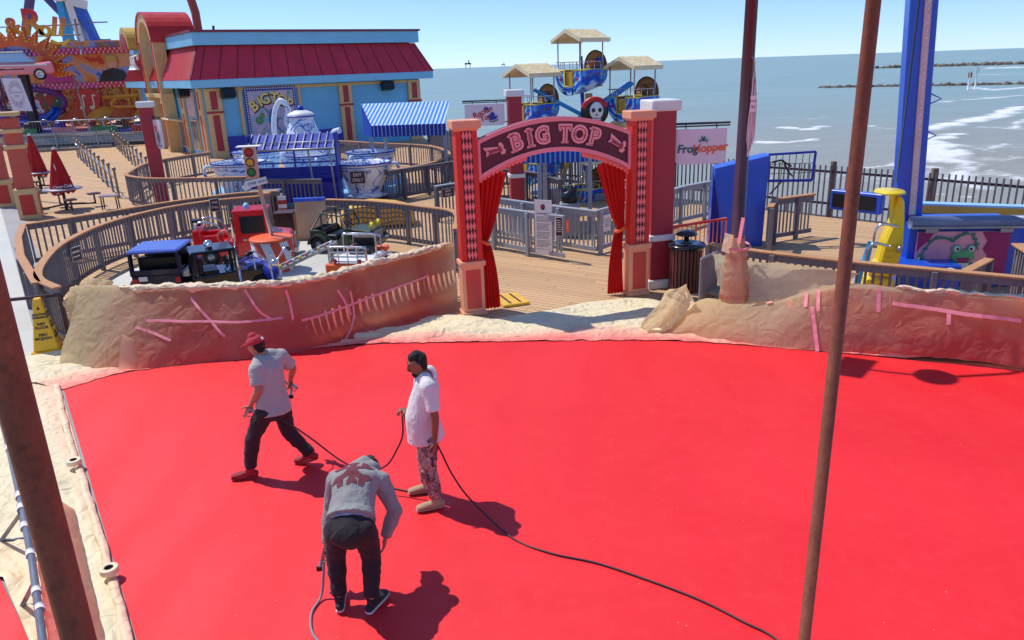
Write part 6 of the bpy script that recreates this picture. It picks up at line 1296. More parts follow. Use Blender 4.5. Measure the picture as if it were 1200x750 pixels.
sheet('paper_edge_roll', RL, 260, 14, lambda u, v, p: .10+.30*(math.cos(v*6.28) < 0), M_PAPERF, None, "white and pink rolled paper edge taped along the left border of the red floor", 'paper roll')
# ---------------------------------------------------------------- tape rolls
for (px, py, lab) in ((89, 551, "farther roll of masking tape on the left paper edge"), (131, 680, "nearer roll of masking tape on the left paper edge")):
    q = P(px, py); r = thing('tape_roll', lab, 'tape roll', (q.x, q.y, .085), 0, "rolls of masking tape"); c = MB(); c.lathe([(.038, 0), (.078, 0), (.08, .004), (.08, .05), (.078, .054), (.038, .054), (.038, 0)], None, 28); c.build('tape', M_CREAM, r); c = MB(); c.lathe([(.038, .001), (.034, .001), (.034, .056), (.038, .056)], None, 24); c.build('core', M_TAR, r)
# ================================================================ POLES
def rust_mat():
    m, nt, b = newmat("rusty_steel"); co = objco(nt, (1, 1, .35)); n = tex_noise(nt, co, 9, 8, .7); n2 = tex_noise(nt, objco(nt), 45, 6, .7)
    c = mixc(nt, ramp(nt, n, .3, .7), hexc('#66301a'), hexc('#945233')); c = mixc(nt, ramp(nt, n2, .5, .75, 0, .6), c, hexc('#35160c')); c = mixc(nt, ramp(nt, n, .62, .8, 0, .5), c, hexc('#9c5a3c'))
    nt.links.new(c, b.inputs['Base Color']); b.inputs['Roughness'].default_value = .6; bumpit(nt, b, mth(nt, 'ADD', n, n2), .45, .004); return m
M_RUST = rust_mat()
def pole(name, label, a, r0, h, m, collars=()):
    r = thing(name, label, 'pole', a); c = MB(); c.tube([(0, 0, 0), (0, 0, h)], r0, 28); c.build('pipe', m, r); c = MB(); c.box((0, 0, .012), (r0*5, r0*5, .02)); [c.cyl((sx*r0*1.9, sy*r0*1.9, 0), (sx*r0*1.9, sy*r0*1.9, .05), .012, n=6) for sx in (-1, 1) for sy in (-1, 1)]; c.build('base_plate', m, r); return r
q = at(982, 375, 4.2); pole('rusty_pole', "slender rusty steel pole crossing the right of the view from top to bottom", (1.915, 4.2, .012), .038, 8.5, M_RUST)
pole('rusty_pole', "thick rusty brown pole close to the camera at the lower left", (-1.083, 1.52, .0), .037, 8.0, M_RUST)
# dark lamp post with wrapped foot
M_POST = mat("dark_maroon_steel", '#4c2b33', .35, .15, 3, coat=.2)
r = thing('lamp_post', "tall dark maroon steel lamp post right of the arch", 'lamp post', (3.68, 12.0, 0)); c = MB(); c.tube([(0, 0, 0), (0, 0, 7.4)], [.105, .085], 24); c.build('shaft', M_POST, r)
c = MB(); c.tube([(0, 0, 6.9), (-.6, -.1, 7.1), (-1.5, -.2, 6.95)], .04, 8); c.tube([(-1.5, -.2, 6.95), (-2.1, .05, 6.9), (-2.1, .05, 6.5)], .03, 8); c.build('arm', M_POST, r)  # arm added above the view to carry the two shadow casters
c = MB(); c.lathe([(0, .12), (.30, .06), (.38, 0), (.0, -.03)], Matrix.Translation((-1.5, -.2, 6.85)) @ Matrix.Diagonal((.75, .75, .75, 1)), 24); c.build('shadow_disc', M_POST, r)  # unseen disc put in for the round shadow it throws on the floor
c = MB(); c.box((-2.1, .05, 6.2), (.8, .03, .7), rz=R(50)); c.build('shadow_panel', M_SIGN, r)  # unseen panel added to throw a rectangular floor shadow
r = thing('hanging_pennant', "furled white and red banner hanging down the dark lamp post", 'banner', (3.73, 11.875, 2.85)); r.scale = (.55, .6, .98)
def FLG(u, v):
    z = 1.45-v*1.45; wv = (.03+.15*math.sin(min(1, v*1.15)*math.pi*.62)**1.5)*(1 if v < .82 else max(.15, (1-v)/.18)); x = (u-.35)*wv*1.25; return Vector((x+.02*math.sin(v*5), -.02-.035*math.sin(u*12+v*3), z))
M_FLAG = stripes_mat("pennant_stripes", '#f4efec', '#c0606a', .04, 0, .74, .7, .3)
c = MB(); c.grid(FLG, 24, 50); fl = c.build('banner_cloth', M_FLAG, r); c = MB(); c.prism([(-.05, .68), (.11, .68), (.11, .92), (-.05, .92)], -.068, -.066); c.build('white_field', M_WHITE, fl)
c = MB(); c.text("PLEASURE", .045, Matrix.Translation((.03, -.072, .84)), .001); c.text("PIER", .06, Matrix.Translation((.03, -.072, .75)), .001); c.build('banner_lettering', M_MAROON, fl); c = MB(); c.cyl((0, .0, 1.44), (-.06, .08, 1.5), .012); c.build('tie', M_STEEL, fl)
def WR(u, v):
    z = 1.55*(1-v)+.02; rr = .116+.095*min(1, v*2.2)+.010*math.sin(v*9+1)*v; a = u*2*math.pi; p = Vector((3.68+rr*math.cos(a), 12.0+rr*math.sin(a), z)); n = Vector((math.cos(a), math.sin(a), 0)); return p+n*(.09*max(0, crumple(p, 1, 5)+.05)*min(1, v*5+.1)+.012*math.sin(a*5+z*4))
sheet('post_wrapping', WR, 56, 70, lambda u, v, p: .22+.18*v+(.3 if abs(math.sin(v*7.5)) > .985 else 0), M_PAPER, None, "crinkled pinkish paper wrapped and taped round the foot of the lamp post", 'paper wrapping')
def FT(u, v): p = Vector((3.58-.14*u-.05*v, 11.86, 1.62-.30*v+.05*u)); p += Vector((0, -.02, .02))*crumple(p, 1, 4); return p
sheet('paper_tail', FT, 12, 20, lambda u, v, p: .12, M_PAPER, None, "loose cream paper tail sticking out of the wrapped lamp post", 'paper sheet')
r = thing('tape_band', "pink tape bands round the wrapped lamp post foot", 'tape', (3.68, 12, .3)); c = MB()
c.bar((-.03, -.20, 1.2), (.03, -.15, 1.6), .06, .012); c.build('tape_end', M_TAPE, r); c = MB(); c.tube([(.205*math.cos(a), .205*math.sin(a), 1.12+.03*math.sin(a)) for a in [i*math.pi/8 for i in range(16)]], .022, 5, True); c.build('band', M_TAPE, r)
# ================================================================ RIGHT HAND SIDE: blue booth, frog ride
r = thing('blue_booth', "plain royal blue panel booth behind the lamp post", 'booth', (5.45, 17.95, 0), R(-8)); c = MB()
c.add([(-.62, -.1, 0), (.62, -.1, 0), (.62, .5, 0), (-.62, .5, 0), (-.56, -.1, 1.86), (.66, -.1, 2.14), (.66, .5, 2.14), (-.56, .5, 1.86)], [(0, 3, 2, 1), (4, 5, 6, 7), (0, 1, 5, 4), (1, 2, 6, 5), (2, 3, 7, 6), (3, 0, 4, 7)]); c.build('panel', M_BLUE, r, bevel=.01)
c = MB(); c.add([(-.62, -.13, .02), (-.30, -.13, .02), (-.60, -.13, 1.80)], [(0, 1, 2), (2, 1, 0)]); c.build('painted_shadow', M_NAVY, r)  # shadow across the flat panel, painted as a navy triangle
c = MB(); c.bar((.66, .1, 2.13), (1.75, .25, 2.16), .05); c.bar((.70, .12, 1.52), (1.72, .25, 1.50), .06); c.bar((1.72, .25, 1.5), (1.75, .25, 2.16), .05); c.bar((.68, .1, 1.5), (.68, .1, 2.13), .05); f = c.build('flap_frame', M_NAVY, r)
c = MB(); [c.bar((.68+.15*k, .14, 1.5), (.68+.15*k+.02, .14, 2.13), .014) for k in range(1, 7)]; [c.bar((.68, .14, z), (1.73, .26, z), .012) for z in (1.68, 1.9)]; c.tube([(.75, .1, 1.95), (.95, .1, 2.0), (1.2, .1, 1.85)], .025, 6); c.tube([(1.0, .1, 2.0), (1.15, .1, 1.7), (1.25, .1, 1.62)], .022, 6); c.bar((1.0, .1, 1.5), (.75, .1, 1.2), .03); c.build('frame_mesh', M_TXT, r)
r = thing('screen_box', "blue box with two black windows hung on the sea fence", 'screen', (8.1, 17.5, .82), R(-50)); c = MB(); c.box((0, 0, .22), (1.2, .2, .46)); b = c.build('casing', M_BLUEF2, r, bevel=.015) if 'M_BLUEF2' in globals() else c.build('casing', M_BLUE, r, bevel=.015)
c = MB(); [c.box((x, -.105, .22), (.40, .02, .32)) for x in (-.34, .28)]; c.build('screen', M_BLACK, r); c = MB(); [c.box((x, .16, .22), (.06, .2, .06)) for x in (-.4, .4)]; c.build('mounts', M_TAR, r)
def frog():
    r = thing('drop_tower', "tall royal blue drop tower with a pale light strip up its face", 'tower', (7.85, 14.25, 0), R(-10))
    c = MB(); c.prism([(-.42, 0), (.25, 0), (.25, 1.25), (.02, 1.32), (-.40, 9), (-.87, 9), (-.45, 1.3), (-.42, 1.0)], 0, .3); c.build('mast', M_BLUE, r, bevel=.015)
    c = MB(); c.bar((-.17, -.02, 1.35), (-.57, -.02, 9), .05, .11); s = c.build('light_strip', M_SIGNP, r); c = MB(); [c.ball((-.17-.0063*k, -.05, 1.4+.12*k), .022, 6) for k in range(62)]; c.build('bulbs', M_WHITE, s)
    c = MB(); [c.tube([(-.16, .05, z), (.07, 0, z+.12), (-.16, .05, z+.24)], .016, 5) for z in (2.7, 3.35)]; c.build('rungs', M_BLUE, r)
    c = MB(); c.box((0, -.35, .28), (1.1, .9, .56)); c.build('base_cover', M_BLUE, r, bevel=.02); c = MB(); c.tube([(.1, -.8, .1), (.1, -.8, .45), (.35, -.8, .5), (.6, -.8, .42)], .03, 6); c.build('base_pipe', M_WHITE, r)
    c = MB(); c.cyl((-.62, -.35, 2.02), (-.62, -.35, 9), .016, n=6); c.build('lift_cable', M_TXT, r)
    s = thing('seat_carriage', "yellow seat row with blue padded restraints seen end on beside the blue tower", 'ride carriage', (6.80, 13.5, .45), R(-12)); s.scale = (.78, 1, 1)
    c = MB(); c.prism([(-.28, .0), (.30, -.05), (.40, .5), (.36, 1.0), (.30, 1.38), (.18, 1.45), (.12, 1.0), (-.02, .62), (-.10, .20), (-.30, .12)], -.2, .2); c.build('seat_shell', M_YEL, s, bevel=.05)
    c = MB(); c.lathe([(0, .03), (.30, .04), (.34, .0), (.2, -.03), (0, -.04)], Matrix.Translation((0.02, 0, 1.48)), 28); c.cyl((.15, 0, 1.0), (.1, 0, 1.5), .07); c.build('top_disc', M_YEL, s)
    c = MB(); [c.box((.02+.03*i, 0, .12+.1*i), (.16, .43, .035)) for i in range(5)]; c.build('seat_ribs', M_YELP, s)
    for k, (dx, dz) in enumerate(((-.02, .0), (-.14, -.35))):
        c = MB(); c.tube(catmull([(.22+dx, -.24, .90+dz), (-.1+dx, -.26, .96+dz), (-.24+dx, -.26, .85+dz), (-.26+dx, -.26, .60+dz)], 4), .028, 8); c.build('restraint_bar', M_CHROME, s)
        c = MB(); c.tube([(-.30+dx, -.2, .62+dz), (-.36+dx, -.2, .32+dz), (-.37+dx, -.2, .12+dz)], [.06, .085, .06], 10); c.build('restraint_pad', M_SKYB, s)
    c = MB(); c.ball((.3, -.24, .5), .07, 10); c.build('hinge', M_STEEL, s); c = MB(); c.box((.0, .1, -.32), (.62, .6, .5)); c.build('seat_base', M_YEL, s, bevel=.04)
    # mural cabin
    b = thing('mural_cabin', "blue cabin with a grey roller cover and a painted frog mural", 'booth', (8.45, 13.85, 0), R(-7)); W = 1.95
    c = MB(); c.box((.05, .5, .62), (W, .9, 1.24)); c.build('cabin', M_BLUE, b, bevel=.02)
    c = MB(); c.cyl((-W/2+.02, -.02, 1.27), (W/2+.05, -.02, 1.27), .12, n=20); c.build('roller_cover', M_GREYR, b); c = MB(); c.box((.02, -.135, 1.19), (W, .03, .04)); [c.box((x, -.13, 1.13), (.22, .04, .07)) for x in (-.6, .7)]; c.build('roller_trim', M_STEEL, b)
    m = MB(); m.box((.03, .02, .66), (1.62, .06, .86)); mm = m.build('mural_board', M_LPINK, b)
    c = MB(); c.prism([(-.78, .24), (.84, .24), (.84, .46), (.45, .44), (.2, .50), (-.1, .46), (-.5, .50), (-.78, .46)], -.022, -.012); c.build('purple_pond', M_PUR2, mm)
    c = MB(); c.prism([(.35, 1.08), (.84, 1.08), (.84, .26), (.66, .30), (.48, .42), (.50, .62), (.40, .75), (.46, .9)], -.030, -.022); c.prism([(-.78, 1.08), (-.5, 1.08), (-.6, .9), (-.72, .8), (-.78, .7)], -.03, -.022); c.build('magenta_leaves', M_MAG, mm)
    c = MB()
    for x0, z0, x1, z1 in ((-.75, .5, -.5, .95), (-.5, .95, -.15, .9), (-.15, .9, .1, 1.05), (.15, 1.05, .3, .75), (-.77, .3, -.65, .6)):
        c.tube([(x0, -.035, z0), ((x0+x1)/2, -.035, (z0+z1)/2+.06), (x1, -.035, z1)], .014, 5); [c.ball((x0+(x1-x0)*t, -.04, z0+(z1-z0)*t+.05), .035, 6, (1.4, .2, .7)) for t in (.2, .5, .8)]
    c.build('vines', M_VINE, mm)
    c = MB(); c.ball((.05, -.04, .62), .2, 16, (1.05, .2, .62)); [c.ball((.05+s*.13, -.045, .76), .085, 12, (1, .25, 1)) for s in (-1, 1)]; c.prism([(-.08, .24), (.18, .24), (.2, .5), (-.1, .5)], -.05, -.03); f = c.build('frog', M_FROG, mm)
    c = MB(); [c.ball((.05+s*.13, -.062, .77), .055, 10, (1, .25, 1)) for s in (-1, 1)]; c.prism([(-.04, .24), (.14, .24), (.16, .50), (-.06, .50)], -.075, -.055); [c.prism([(x-.14, .26), (x+.14, .26), (x+.16, .33), (x-.05, .40)], -.04, -.03) for x in (-.42, .42)]; c.build('frog_white', M_WHITE, mm)
    c = MB(); [c.ball((.05+s*.12, -.078, .77), .026, 8, (1, .25, 1)) for s in (-1, 1)]; c.build('frog_pupils', M_BLACK, mm)
    c = MB(); c.prism([(.05+.11*math.cos(a), .60+.09*math.sin(a)) for a in [math.pi+math.pi*i/8 for i in range(9)]], -.09, -.07); c.build('frog_mouth', M_MAG, mm)
    # low blue platform wall with ochre band behind
    w = thing('platform_wall', "long low blue wall with an ochre band on the sea side of the frog mural", 'wall', (8.5, 16.4, 0), 0)
    a, bq = Vector((8.55, 16.0, 0)), Vector((12.6, 14.2, 0)); d = (bq-a).normalized(); ang = math.atan2(d.y, d.x); Lw = (bq-a).length+3; M = Matrix.Translation((a.x-8.5, a.y-16.4, 0)) @ Matrix.Rotation(ang, 4, 'Z')
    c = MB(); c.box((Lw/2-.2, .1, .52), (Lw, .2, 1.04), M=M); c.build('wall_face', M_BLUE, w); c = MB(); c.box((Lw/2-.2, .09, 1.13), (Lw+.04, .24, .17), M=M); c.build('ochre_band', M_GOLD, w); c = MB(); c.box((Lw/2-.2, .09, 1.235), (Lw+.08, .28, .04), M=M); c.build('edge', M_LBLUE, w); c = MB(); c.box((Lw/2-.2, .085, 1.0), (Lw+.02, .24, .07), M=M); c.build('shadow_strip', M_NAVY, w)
M_SIGNP = mat("light_strip_pink", '#d8b8b8', .5); M_GREYR = mat("roller_grey", '#707a96', .4, .08); M_LPINK = mat("mural_pink", '#eda7b4', .5, .15, 3); M_PUR2 = mat("mural_purple", '#4a3f86', .5, .15); M_MAG = mat("mural_magenta", '#a02468', .5, .15, 4); M_VINE = mat("mural_vine", '#2f8a6a', .5); M_FROG = mat("mural_frog", '#5fb878', .5)
frog()
# round litter bin
def litter():
    r = thing('litter_bin', "round slatted litter bin with a black dished rain lid beside the right arch pillar", 'litter bin', (3.42, 14.35, 0)); c = MB(); c.lathe([(0, .05), (.27, .05), (.28, .86), (0, .86)], None, 24); c.build('liner', M_BLACK, r)
    c = MB(); [c.box((.30*math.cos(a), .30*math.sin(a), .46), (.03, .05, .84), a) for a in [i*2*math.pi/26 for i in range(26)]]; c.build('slats', mat("brown_slats", '#6b3a30', .5, .15), r)
    c = MB(); c.lathe([(.11, .88), (.20, .90), (.36, .86), (.38, .90), (.36, .93), (.22, .96), (.11, .92)], None, 32); c.build('rim', M_BLACKG, r); c = MB(); c.lathe([(0, 1.20), (.12, 1.18), (.21, 1.12), (.2, 1.10), (0, 1.12)], None, 28); c.cyl((0, 0, .85), (0, 0, 1.12), .05); c.build('rain_lid', M_BLACKG, r)
litter()
r = thing('wooden_bench', "grey timber bench end poking from under the cream paper", 'bench', (3.45, 12.75, 0), R(-42)); c = MB(); c.box((0, 0, .55), (.07, .6, 1.1)); c.box((.6, .1, .45), (1.2, .5, .05)); c.build('side', M_BAL, r, bevel=.03)
r = thing('threshold_mat', "yellow hatch plate with dark grooves lying beside the left curtain", 'plate', (-.02, 14.0, .0), R(20)); c = MB(); c.box((0, 0, .03), (.52, .75, .05)); c.build('plate', M_GOLDY2, r, bevel=.01) if 'M_GOLDY2' in globals() else c.build('plate', M_GOLDY, r, bevel=.01)
c = MB(); [c.box((x, 0, .057), (.04, .62, .006)) for x in (-.1, .1)]; c.build('grooves', M_TAR, r)
# ================================================================ LEFT SIDE furniture
def parasol(label, loc, h=2.05, rz=0.0, lettering=True, lean=0.0):
    r = thing('closed_parasol', label, 'parasol', loc, rz, "closed red parasols on the boardwalk"); c = MB(); c.cyl((0, 0, 0), (0, 0, h+.02), .028, n=10); c.build('pole', M_STEEL, r)
    c = MB()
    def f(u, v):
        a = u*2*math.pi; z = .62+v*(h-.66); rr = (.05+.36*(1-v)**.9)*(1+.16*math.cos(a*8)) if v > .03 else .30*(1+.16*math.cos(a*8)); z -= .05*math.cos(a*8)*(1-v)**4
        return (rr*math.cos(a)*.92, rr*math.sin(a)*.8, z)
    c.grid(f, 64, 20, True); cn = c.build('canopy', M_PARA, r); c = MB(); c.cyl((0, 0, h-.05), (0, 0, h+.03), .06, .05); c.build('cap', M_WHITE, r)
    if lettering: c = MB(); c.text("Coca-Cola", .145, Matrix.Translation((.10, -.345, .86)) @ Matrix.Rotation(R(-4), 4, 'Y') @ Matrix.Rotation(R(-14), 4, 'X'), .012, .003, .35); c.box((-.02, -.20, 1.45), (.03, .02, .32), ry=R(-10)); c.build('white_script', M_WHITE, cn)
    return r
M_PARA = cloth_mat("parasol_cloth", '#cf2a2a', .25)
def table(label, loc, rz=0.0):
    r = thing('picnic_table', label, 'picnic table', loc, rz, "round cafe tables with seats"); c = MB(); c.lathe([(0, .72), (.62, .72), (.64, .74), (.62, .77), (0, .77)], None, 28); c.build('tabletop', M_STEELT, r); c = MB(); c.cyl((0, 0, 0), (0, 0, .72), .05)
    for k in range(4):
        a = k*math.pi/2+.4; p = (math.cos(a)*.95, math.sin(a)*.95); c.cyl((0, 0, .2), (p[0], p[1], .12), .03); c.cyl((p[0], p[1], .1), (p[0], p[1], .44), .03)
    c.build('frame', M_TAR, r)
    for k in range(4): a = k*math.pi/2+.4; c = MB(); c.box((math.cos(a)*.95, math.sin(a)*.95, .46), (.42, .36, .05), a); c.build('seat', M_TAR, r, bevel=.02)
    return r
M_STEELT = mat("table_grey", '#9d93a0', .4, .08); table("round grey table under the closed red parasol", (-15.6, 26.9, 0), .3); parasol("closed red parasol with white script beside the coral pillar", (-15.6, 26.9, 0), 2.15, R(15))
table("farther round table behind the coral pillar", (-19.6, 32.3, 0)); parasol("farther closed red parasol half hidden behind the coral pillar", (-19.6, 32.3, 0), 2.3, 0, False)
r = thing('park_bench', "dark slatted bench behind the coral pillar", 'bench', (-19.2, 29.4, 0), R(-30)); c = MB(); c.box((0, 0, .45), (1.6, .5, .06)); c.box((0, .25, .7), (1.6, .05, .4)); c.build('seat', M_TAR, r, bevel=.02); c = MB(); [c.box((x, 0, .22), (.08, .5, .44)) for x in (-.7, .7)]; c.build('legs', M_TAR, r)
r = thing('bar_stool', "small square grey stool standing alone on the tan deck", 'stool', (-13.95, 26.75, 0), R(10)); c = MB(); c.box((0, 0, .47), (.62, .34, .06)); c.build('seat', M_STEELT, r, bevel=.02); [(lambda c: (c.cyl((sx*.25, sy*.12, 0), (sx*.24, sy*.12, .45), .022), c.build('leg', M_TAR, r)))(MB()) for sx in (-1, 1) for sy in (-1, 1)]
# metal queue rails: rows of posts with zigzag rope
k = 0
for row, (a, b, lab) in enumerate(((P(92, 185), P(140, 232), "left row of metal queue posts with looping chain in front of the music ride"), (P(135, 172), P(176, 215), "right row of metal queue posts with looping chain beside the curved fence"))):
    r = thing('queue_barrier', lab, 'queue barrier', a, 0, "rows of metal queue posts"); n = 11
    for i in range(n): p = (b-a)*i/(n-1); c = MB(); c.cyl((p.x, p.y, 0), (p.x, p.y, 1.05), .045, n=8); c.ball((p.x, p.y, 1.1), .08, 8); c.build('post', M_MESHG, r)
    c = MB(); pts = []
    for i in range((n-1)*4+1): t = i/4; p = (b-a)*t/(n-1); pts.append((p.x, p.y, 1.0-.35*math.sin(math.pi*(t % 1))**1.0 if i % 4 else 1.0))
    c.tube(pts, .022, 5); c.tube([(p[0], p[1], .25+.1*math.sin(i)) for i, p in enumerate(pts)], .02, 5); c.build('chain', M_CHROME, r)
for i, (a, b, lab) in enumerate(((P(20, 178), P(132, 172), "straight metal guard rail at the foot of the music ride"), )):
    fence(lab, [a.to_2d(), b.to_2d()], h=1.1, spline=0, cap=M_STEEL, bal=M_STEEL, gap=.25, post=2.5, capw=.06, bw=.03, name='guard_rail', group=None, cat='railing')
# wet floor cone, stanchion
def wetfloor():
    q = P(58, 411); r = thing('wet_floor_cone', "tall yellow wet floor cone with black lettering by the ring fence", 'floor sign', (q.x, q.y, .01), R(20)); h = .92; c = MB(); b, t = .19, .055
    V_ = [(-b, -b, .05), (b, -b, .05), (b, b, .05), (-b, b, .05), (-t, -t, h), (t, -t, h), (t, t, h), (-t, t, h)]; c.add(V_, [(0, 1, 5, 4), (1, 2, 6, 5), (2, 3, 7, 6), (3, 0, 4, 7), (4, 5, 6, 7), (3, 2, 1, 0)]); body = c.build('cone_body', M_CONE, r, bevel=.012); c = MB(); c.box((0, 0, .025), (.46, .46, .05)); c.build('base', M_CONE, r, bevel=.015)
    tilt = math.atan2(b-t, h-.05)
    for k, rz in enumerate((0, R(-90), R(90))):
        c = MB()
        for (s, z, sz) in (("CAUTION", .66, .040), ("CUIDADO", .61, .040), ("WET", .50, .052), ("FLOOR", .44, .052), ("PISO", .32, .055), ("MOJADO", .26, .055)):
            w = b+(t-b)*(z-.05)/(h-.05); c.text(s, sz*1.15, Matrix.Rotation(rz, 4, 'Z') @ Matrix.Translation((0, -w-.004, z)) @ Matrix.Rotation(-tilt, 4, 'X'), .002, .002)
        w = b+(t-b)*(.76-.05)/(h-.05); c.prism([(-.025, -.02), (.025, -.02), (0, .03)], -.003, .003, Matrix.Rotation(rz, 4, 'Z') @ Matrix.Translation((0, -w-.004, .76)) @ Matrix.Rotation(-tilt, 4, 'X')); c.build('lettering', M_BLACK, body)
M_CONE = mat("cone_yellow", '#e8b81c', .45, .06, dirt=.1); wetfloor()
r = thing('barrier_rail', "dark steel barrier rail with two posts at the left end of the draped fence", 'barrier', (-7.15, 11.75, 0)); c = MB(); c.box((.1, 0, .02), (.5, .25, .03)); c.build('foot', M_TAR, r, bevel=.01)
p1 = at(103, 416, 11.75); p2 = at(98, 376, 11.75); p3 = at(84, 406, 12.25); p4 = at(77, 349, 12.1); p5 = at(8, 352, 12.1); o = Vector((-7.15, 11.75, 0)); p1.z = 0; p3.z = 0
c = MB(); c.bar(p1-o, Vector((p1.x, p1.y, .62))-o, .055); c.build('post', M_TAR, r); c = MB(); c.bar(p3-o, Vector((p3.x, p3.y, .93))-o, .055); c.build('post', M_TAR, r); c = MB(); c.bar(Vector((p3.x, p3.y, .93))-o, at(4, 352, 12.3)-o, .05); c.build('rail', M_TAR, r)
# pipe barricade lying along the left paper
def pipes():
    r = thing('pipe_barricade', "grey steel pipe barricade with white taped joints along the left paper", 'barricade', (-5.2, 6.9, 0)); o = Vector((-5.2, 6.9, 0)); pts = [P(-4, 470, .5), P(8, 515, .5), P(25, 590, .5), P(38, 660, .5), P(50, 750, .5), P(56, 800, .5)]
    c = MB(); c.tube([p-o for p in pts], .03, 10); c.build('top_pipe', M_PIPE, r)
    for px, py, qx, qy in ((24, 602, 1, 634), (40, 683, 26, 710)):
        a = P(px, py, .5); f = P(qx, qy, .03); g = P(px+7, (py+qy)/2+13, .03); c = MB(); c.cyl(a-o, f-o, .02); c.cyl(f-o, g-o, .018); c.cyl(a-o, g-o, .02); c.build('brace', M_PIPE, r)
    for (px, py) in ((10, 522), (22, 578), (24, 592), (28, 614), (35, 646), (42, 690), (46, 710)):
        a = P(px, py, .5); b = P(px+1.0, py+6, .5); c = MB(); c.cyl(a-o, b-o, .036); c.build('joint_tape', M_WHITE, r)
    c = MB()
M_PIPE = mat("pipe_grey", '#72767e', .35, .15, metal=.3); pipes()
def PK(u, v):
    a = P(26, 560, .5).lerp(P(52, 770, .5), u)+Vector((.04, 0, -.02)); p = a+Vector((.34*v, .10*v, -.42*v)); return p+Vector((.02, 0, .02))*crumple(p, 1, 3)
sheet('pink_paper_strip', PK, 60, 14, lambda u, v, p: .55, M_PAPER, None, "pink stained paper strip hanging from the pipe barricade", 'paper sheet')
# ================================================================ PEOPLE
def sweep(c, st, side, n=16, round0=True, round1=True):
    """closed elliptical tube through stations (point, r_side, r_other); ends domed or flat"""
    st = [(Vector(p), a, b) for p, a, b in st]; side = Vector(side)
    cur = [side]
    def frame(t):
        s = cur[0]-t*cur[0].dot(t)
        if s.length < .1: s = t.cross(Vector((.2, .3, 1)))
        s.normalize(); cur[0] = s; return s, t.cross(s)
    K = len(st); rings = []
    t0 = (st[1][0]-st[0][0]).normalized(); t1 = (st[-1][0]-st[-2][0]).normalized()
    if round0:
        for k in (80, 55, 28): a = R(k); rings.append((st[0][0]-t0*min(st[0][1], st[0][2])*math.sin(a), st[0][1]*math.cos(a), st[0][2]*math.cos(a), t0))
    for i, (p, a, b) in enumerate(st): rings.append((p, a, b, (st[min(i+1, K-1)][0]-st[max(i-1, 0)][0]).normalized()))
    if round1:
        for k in (28, 55, 80): a = R(k); rings.append((st[-1][0]+t1*min(st[-1][1], st[-1][2])*math.sin(a), st[-1][1]*math.cos(a), st[-1][2]*math.cos(a), t1))
    vs = []; fs = []
    for p, a, b, t in rings:
        s, f = frame(t)
        for k in range(n): q = 2*math.pi*k/n; vs.append(p+s*a*math.cos(q)+f*b*math.sin(q))
    for i in range(len(rings)-1):
        for k in range(n): l = (k+1) % n; fs.append((i*n+k, i*n+l, (i+1)*n+l, (i+1)*n+k))
    fs.append(list(range(n))[::-1]); fs.append(list(range((len(rings)-1)*n, len(rings)*n)))
    c.add(vs, fs); return c
def fuse(c, name, mats, root, voxel=.01, sm=2, folds=0.0, fs=9.0, stretch=(1, 1, .5), facemat=None):
    """melt the overlapping solids of one figure part into a single continuous surface"""
    me = bpy.data.meshes.new("t"); me.from_pydata([tuple(v) for v in c.v], [], c.f); ob = bpy.data.objects.new("t", me); COL.objects.link(ob)
    bm = bmesh.new(); bm.from_mesh(me); bmesh.ops.recalc_face_normals(bm, faces=bm.faces); bm.to_mesh(me); bm.free()
    m = ob.modifiers.new("r", 'REMESH'); m.mode = 'VOXEL'; m.voxel_size = voxel
    if sm: s = ob.modifiers.new("s", 'SMOOTH'); s.iterations = sm; s.factor = .5
    bpy.context.view_layer.update(); dg = bpy.context.evaluated_depsgraph_get(); new = bpy.data.meshes.new_from_object(ob.evaluated_get(dg)); bpy.data.objects.remove(ob); bpy.data.meshes.remove(me)
    if folds:
        ns = [v.normal.copy() for v in new.vertices]
        for v, n in zip(new.vertices, ns):
            q = Vector((v.co.x*stretch[0], v.co.y*stretch[1], v.co.z*stretch[2]))*fs
            f = (1-2*abs(noise.noise(q)))*.6+noise.noise(q*2.3)*.4; v.co += n*f*folds
    new.name = name; new.polygons.foreach_set('use_smooth', [True]*len(new.polygons))
    for m_ in (mats if isinstance(mats, (list, tuple)) else [mats]): new.materials.append(m_)
    if facemat:
        for p in new.polygons: p.material_index = facemat(p.center)
    o = bpy.data.objects.new(name, new); COL.objects.link(o); o.parent = root
    return o
def hand(c, wrist, direction, palm_n, thumb_side, curl=.6, s=1.0):
    d = Vector(direction).normalized(); pn = Vector(palm_n); pn = (pn-d*pn.dot(d)).normalized(); sd = d.cross(pn).normalized()
    if sd.dot(Vector(thumb_side)) < 0: sd = -sd
    w = Vector(wrist); sweep(c, [(w-d*.01, .026*s, .020*s), (w+d*.03*s, .036*s, .018*s), (w+d*.085*s, .041*s, .015*s)], sd, 12)
    for k, (off, L) in enumerate(((.031, .072), (.010, .080), (-.011, .075), (-.031, .058))):
        b = w+d*.085*s+sd*off*s; dirn = (d+sd*(off*.9)*2).normalized(); pts = [b-d*.02*s]; cc = 0; q = b
        for seg, f in enumerate((.42, .33, .25)):
            cc += curl*(.5+.35*seg)+.05*k*curl; v = (dirn*math.cos(cc)+pn*math.sin(cc)); q = q+v*L*f*s; pts.append(q)
        sweep(c, [(p, r_*s, r_*s) for p, r_ in zip(pts, (.0095, .0092, .0085, .0075))], sd, 8)
    b = w+d*.025*s+sd*.030*s; v1 = (d*.55+sd*.75+pn*.35).normalized(); v2 = (d*.85+sd*.25+pn*.75*curl).normalized(); p1 = b+v1*.042*s
    sweep(c, [(b-v1*.01, .014*s, .014*s), (p1, .0115*s, .0115*s), (p1+v2*.034*s, .0095*s, .0095*s)], pn, 8)
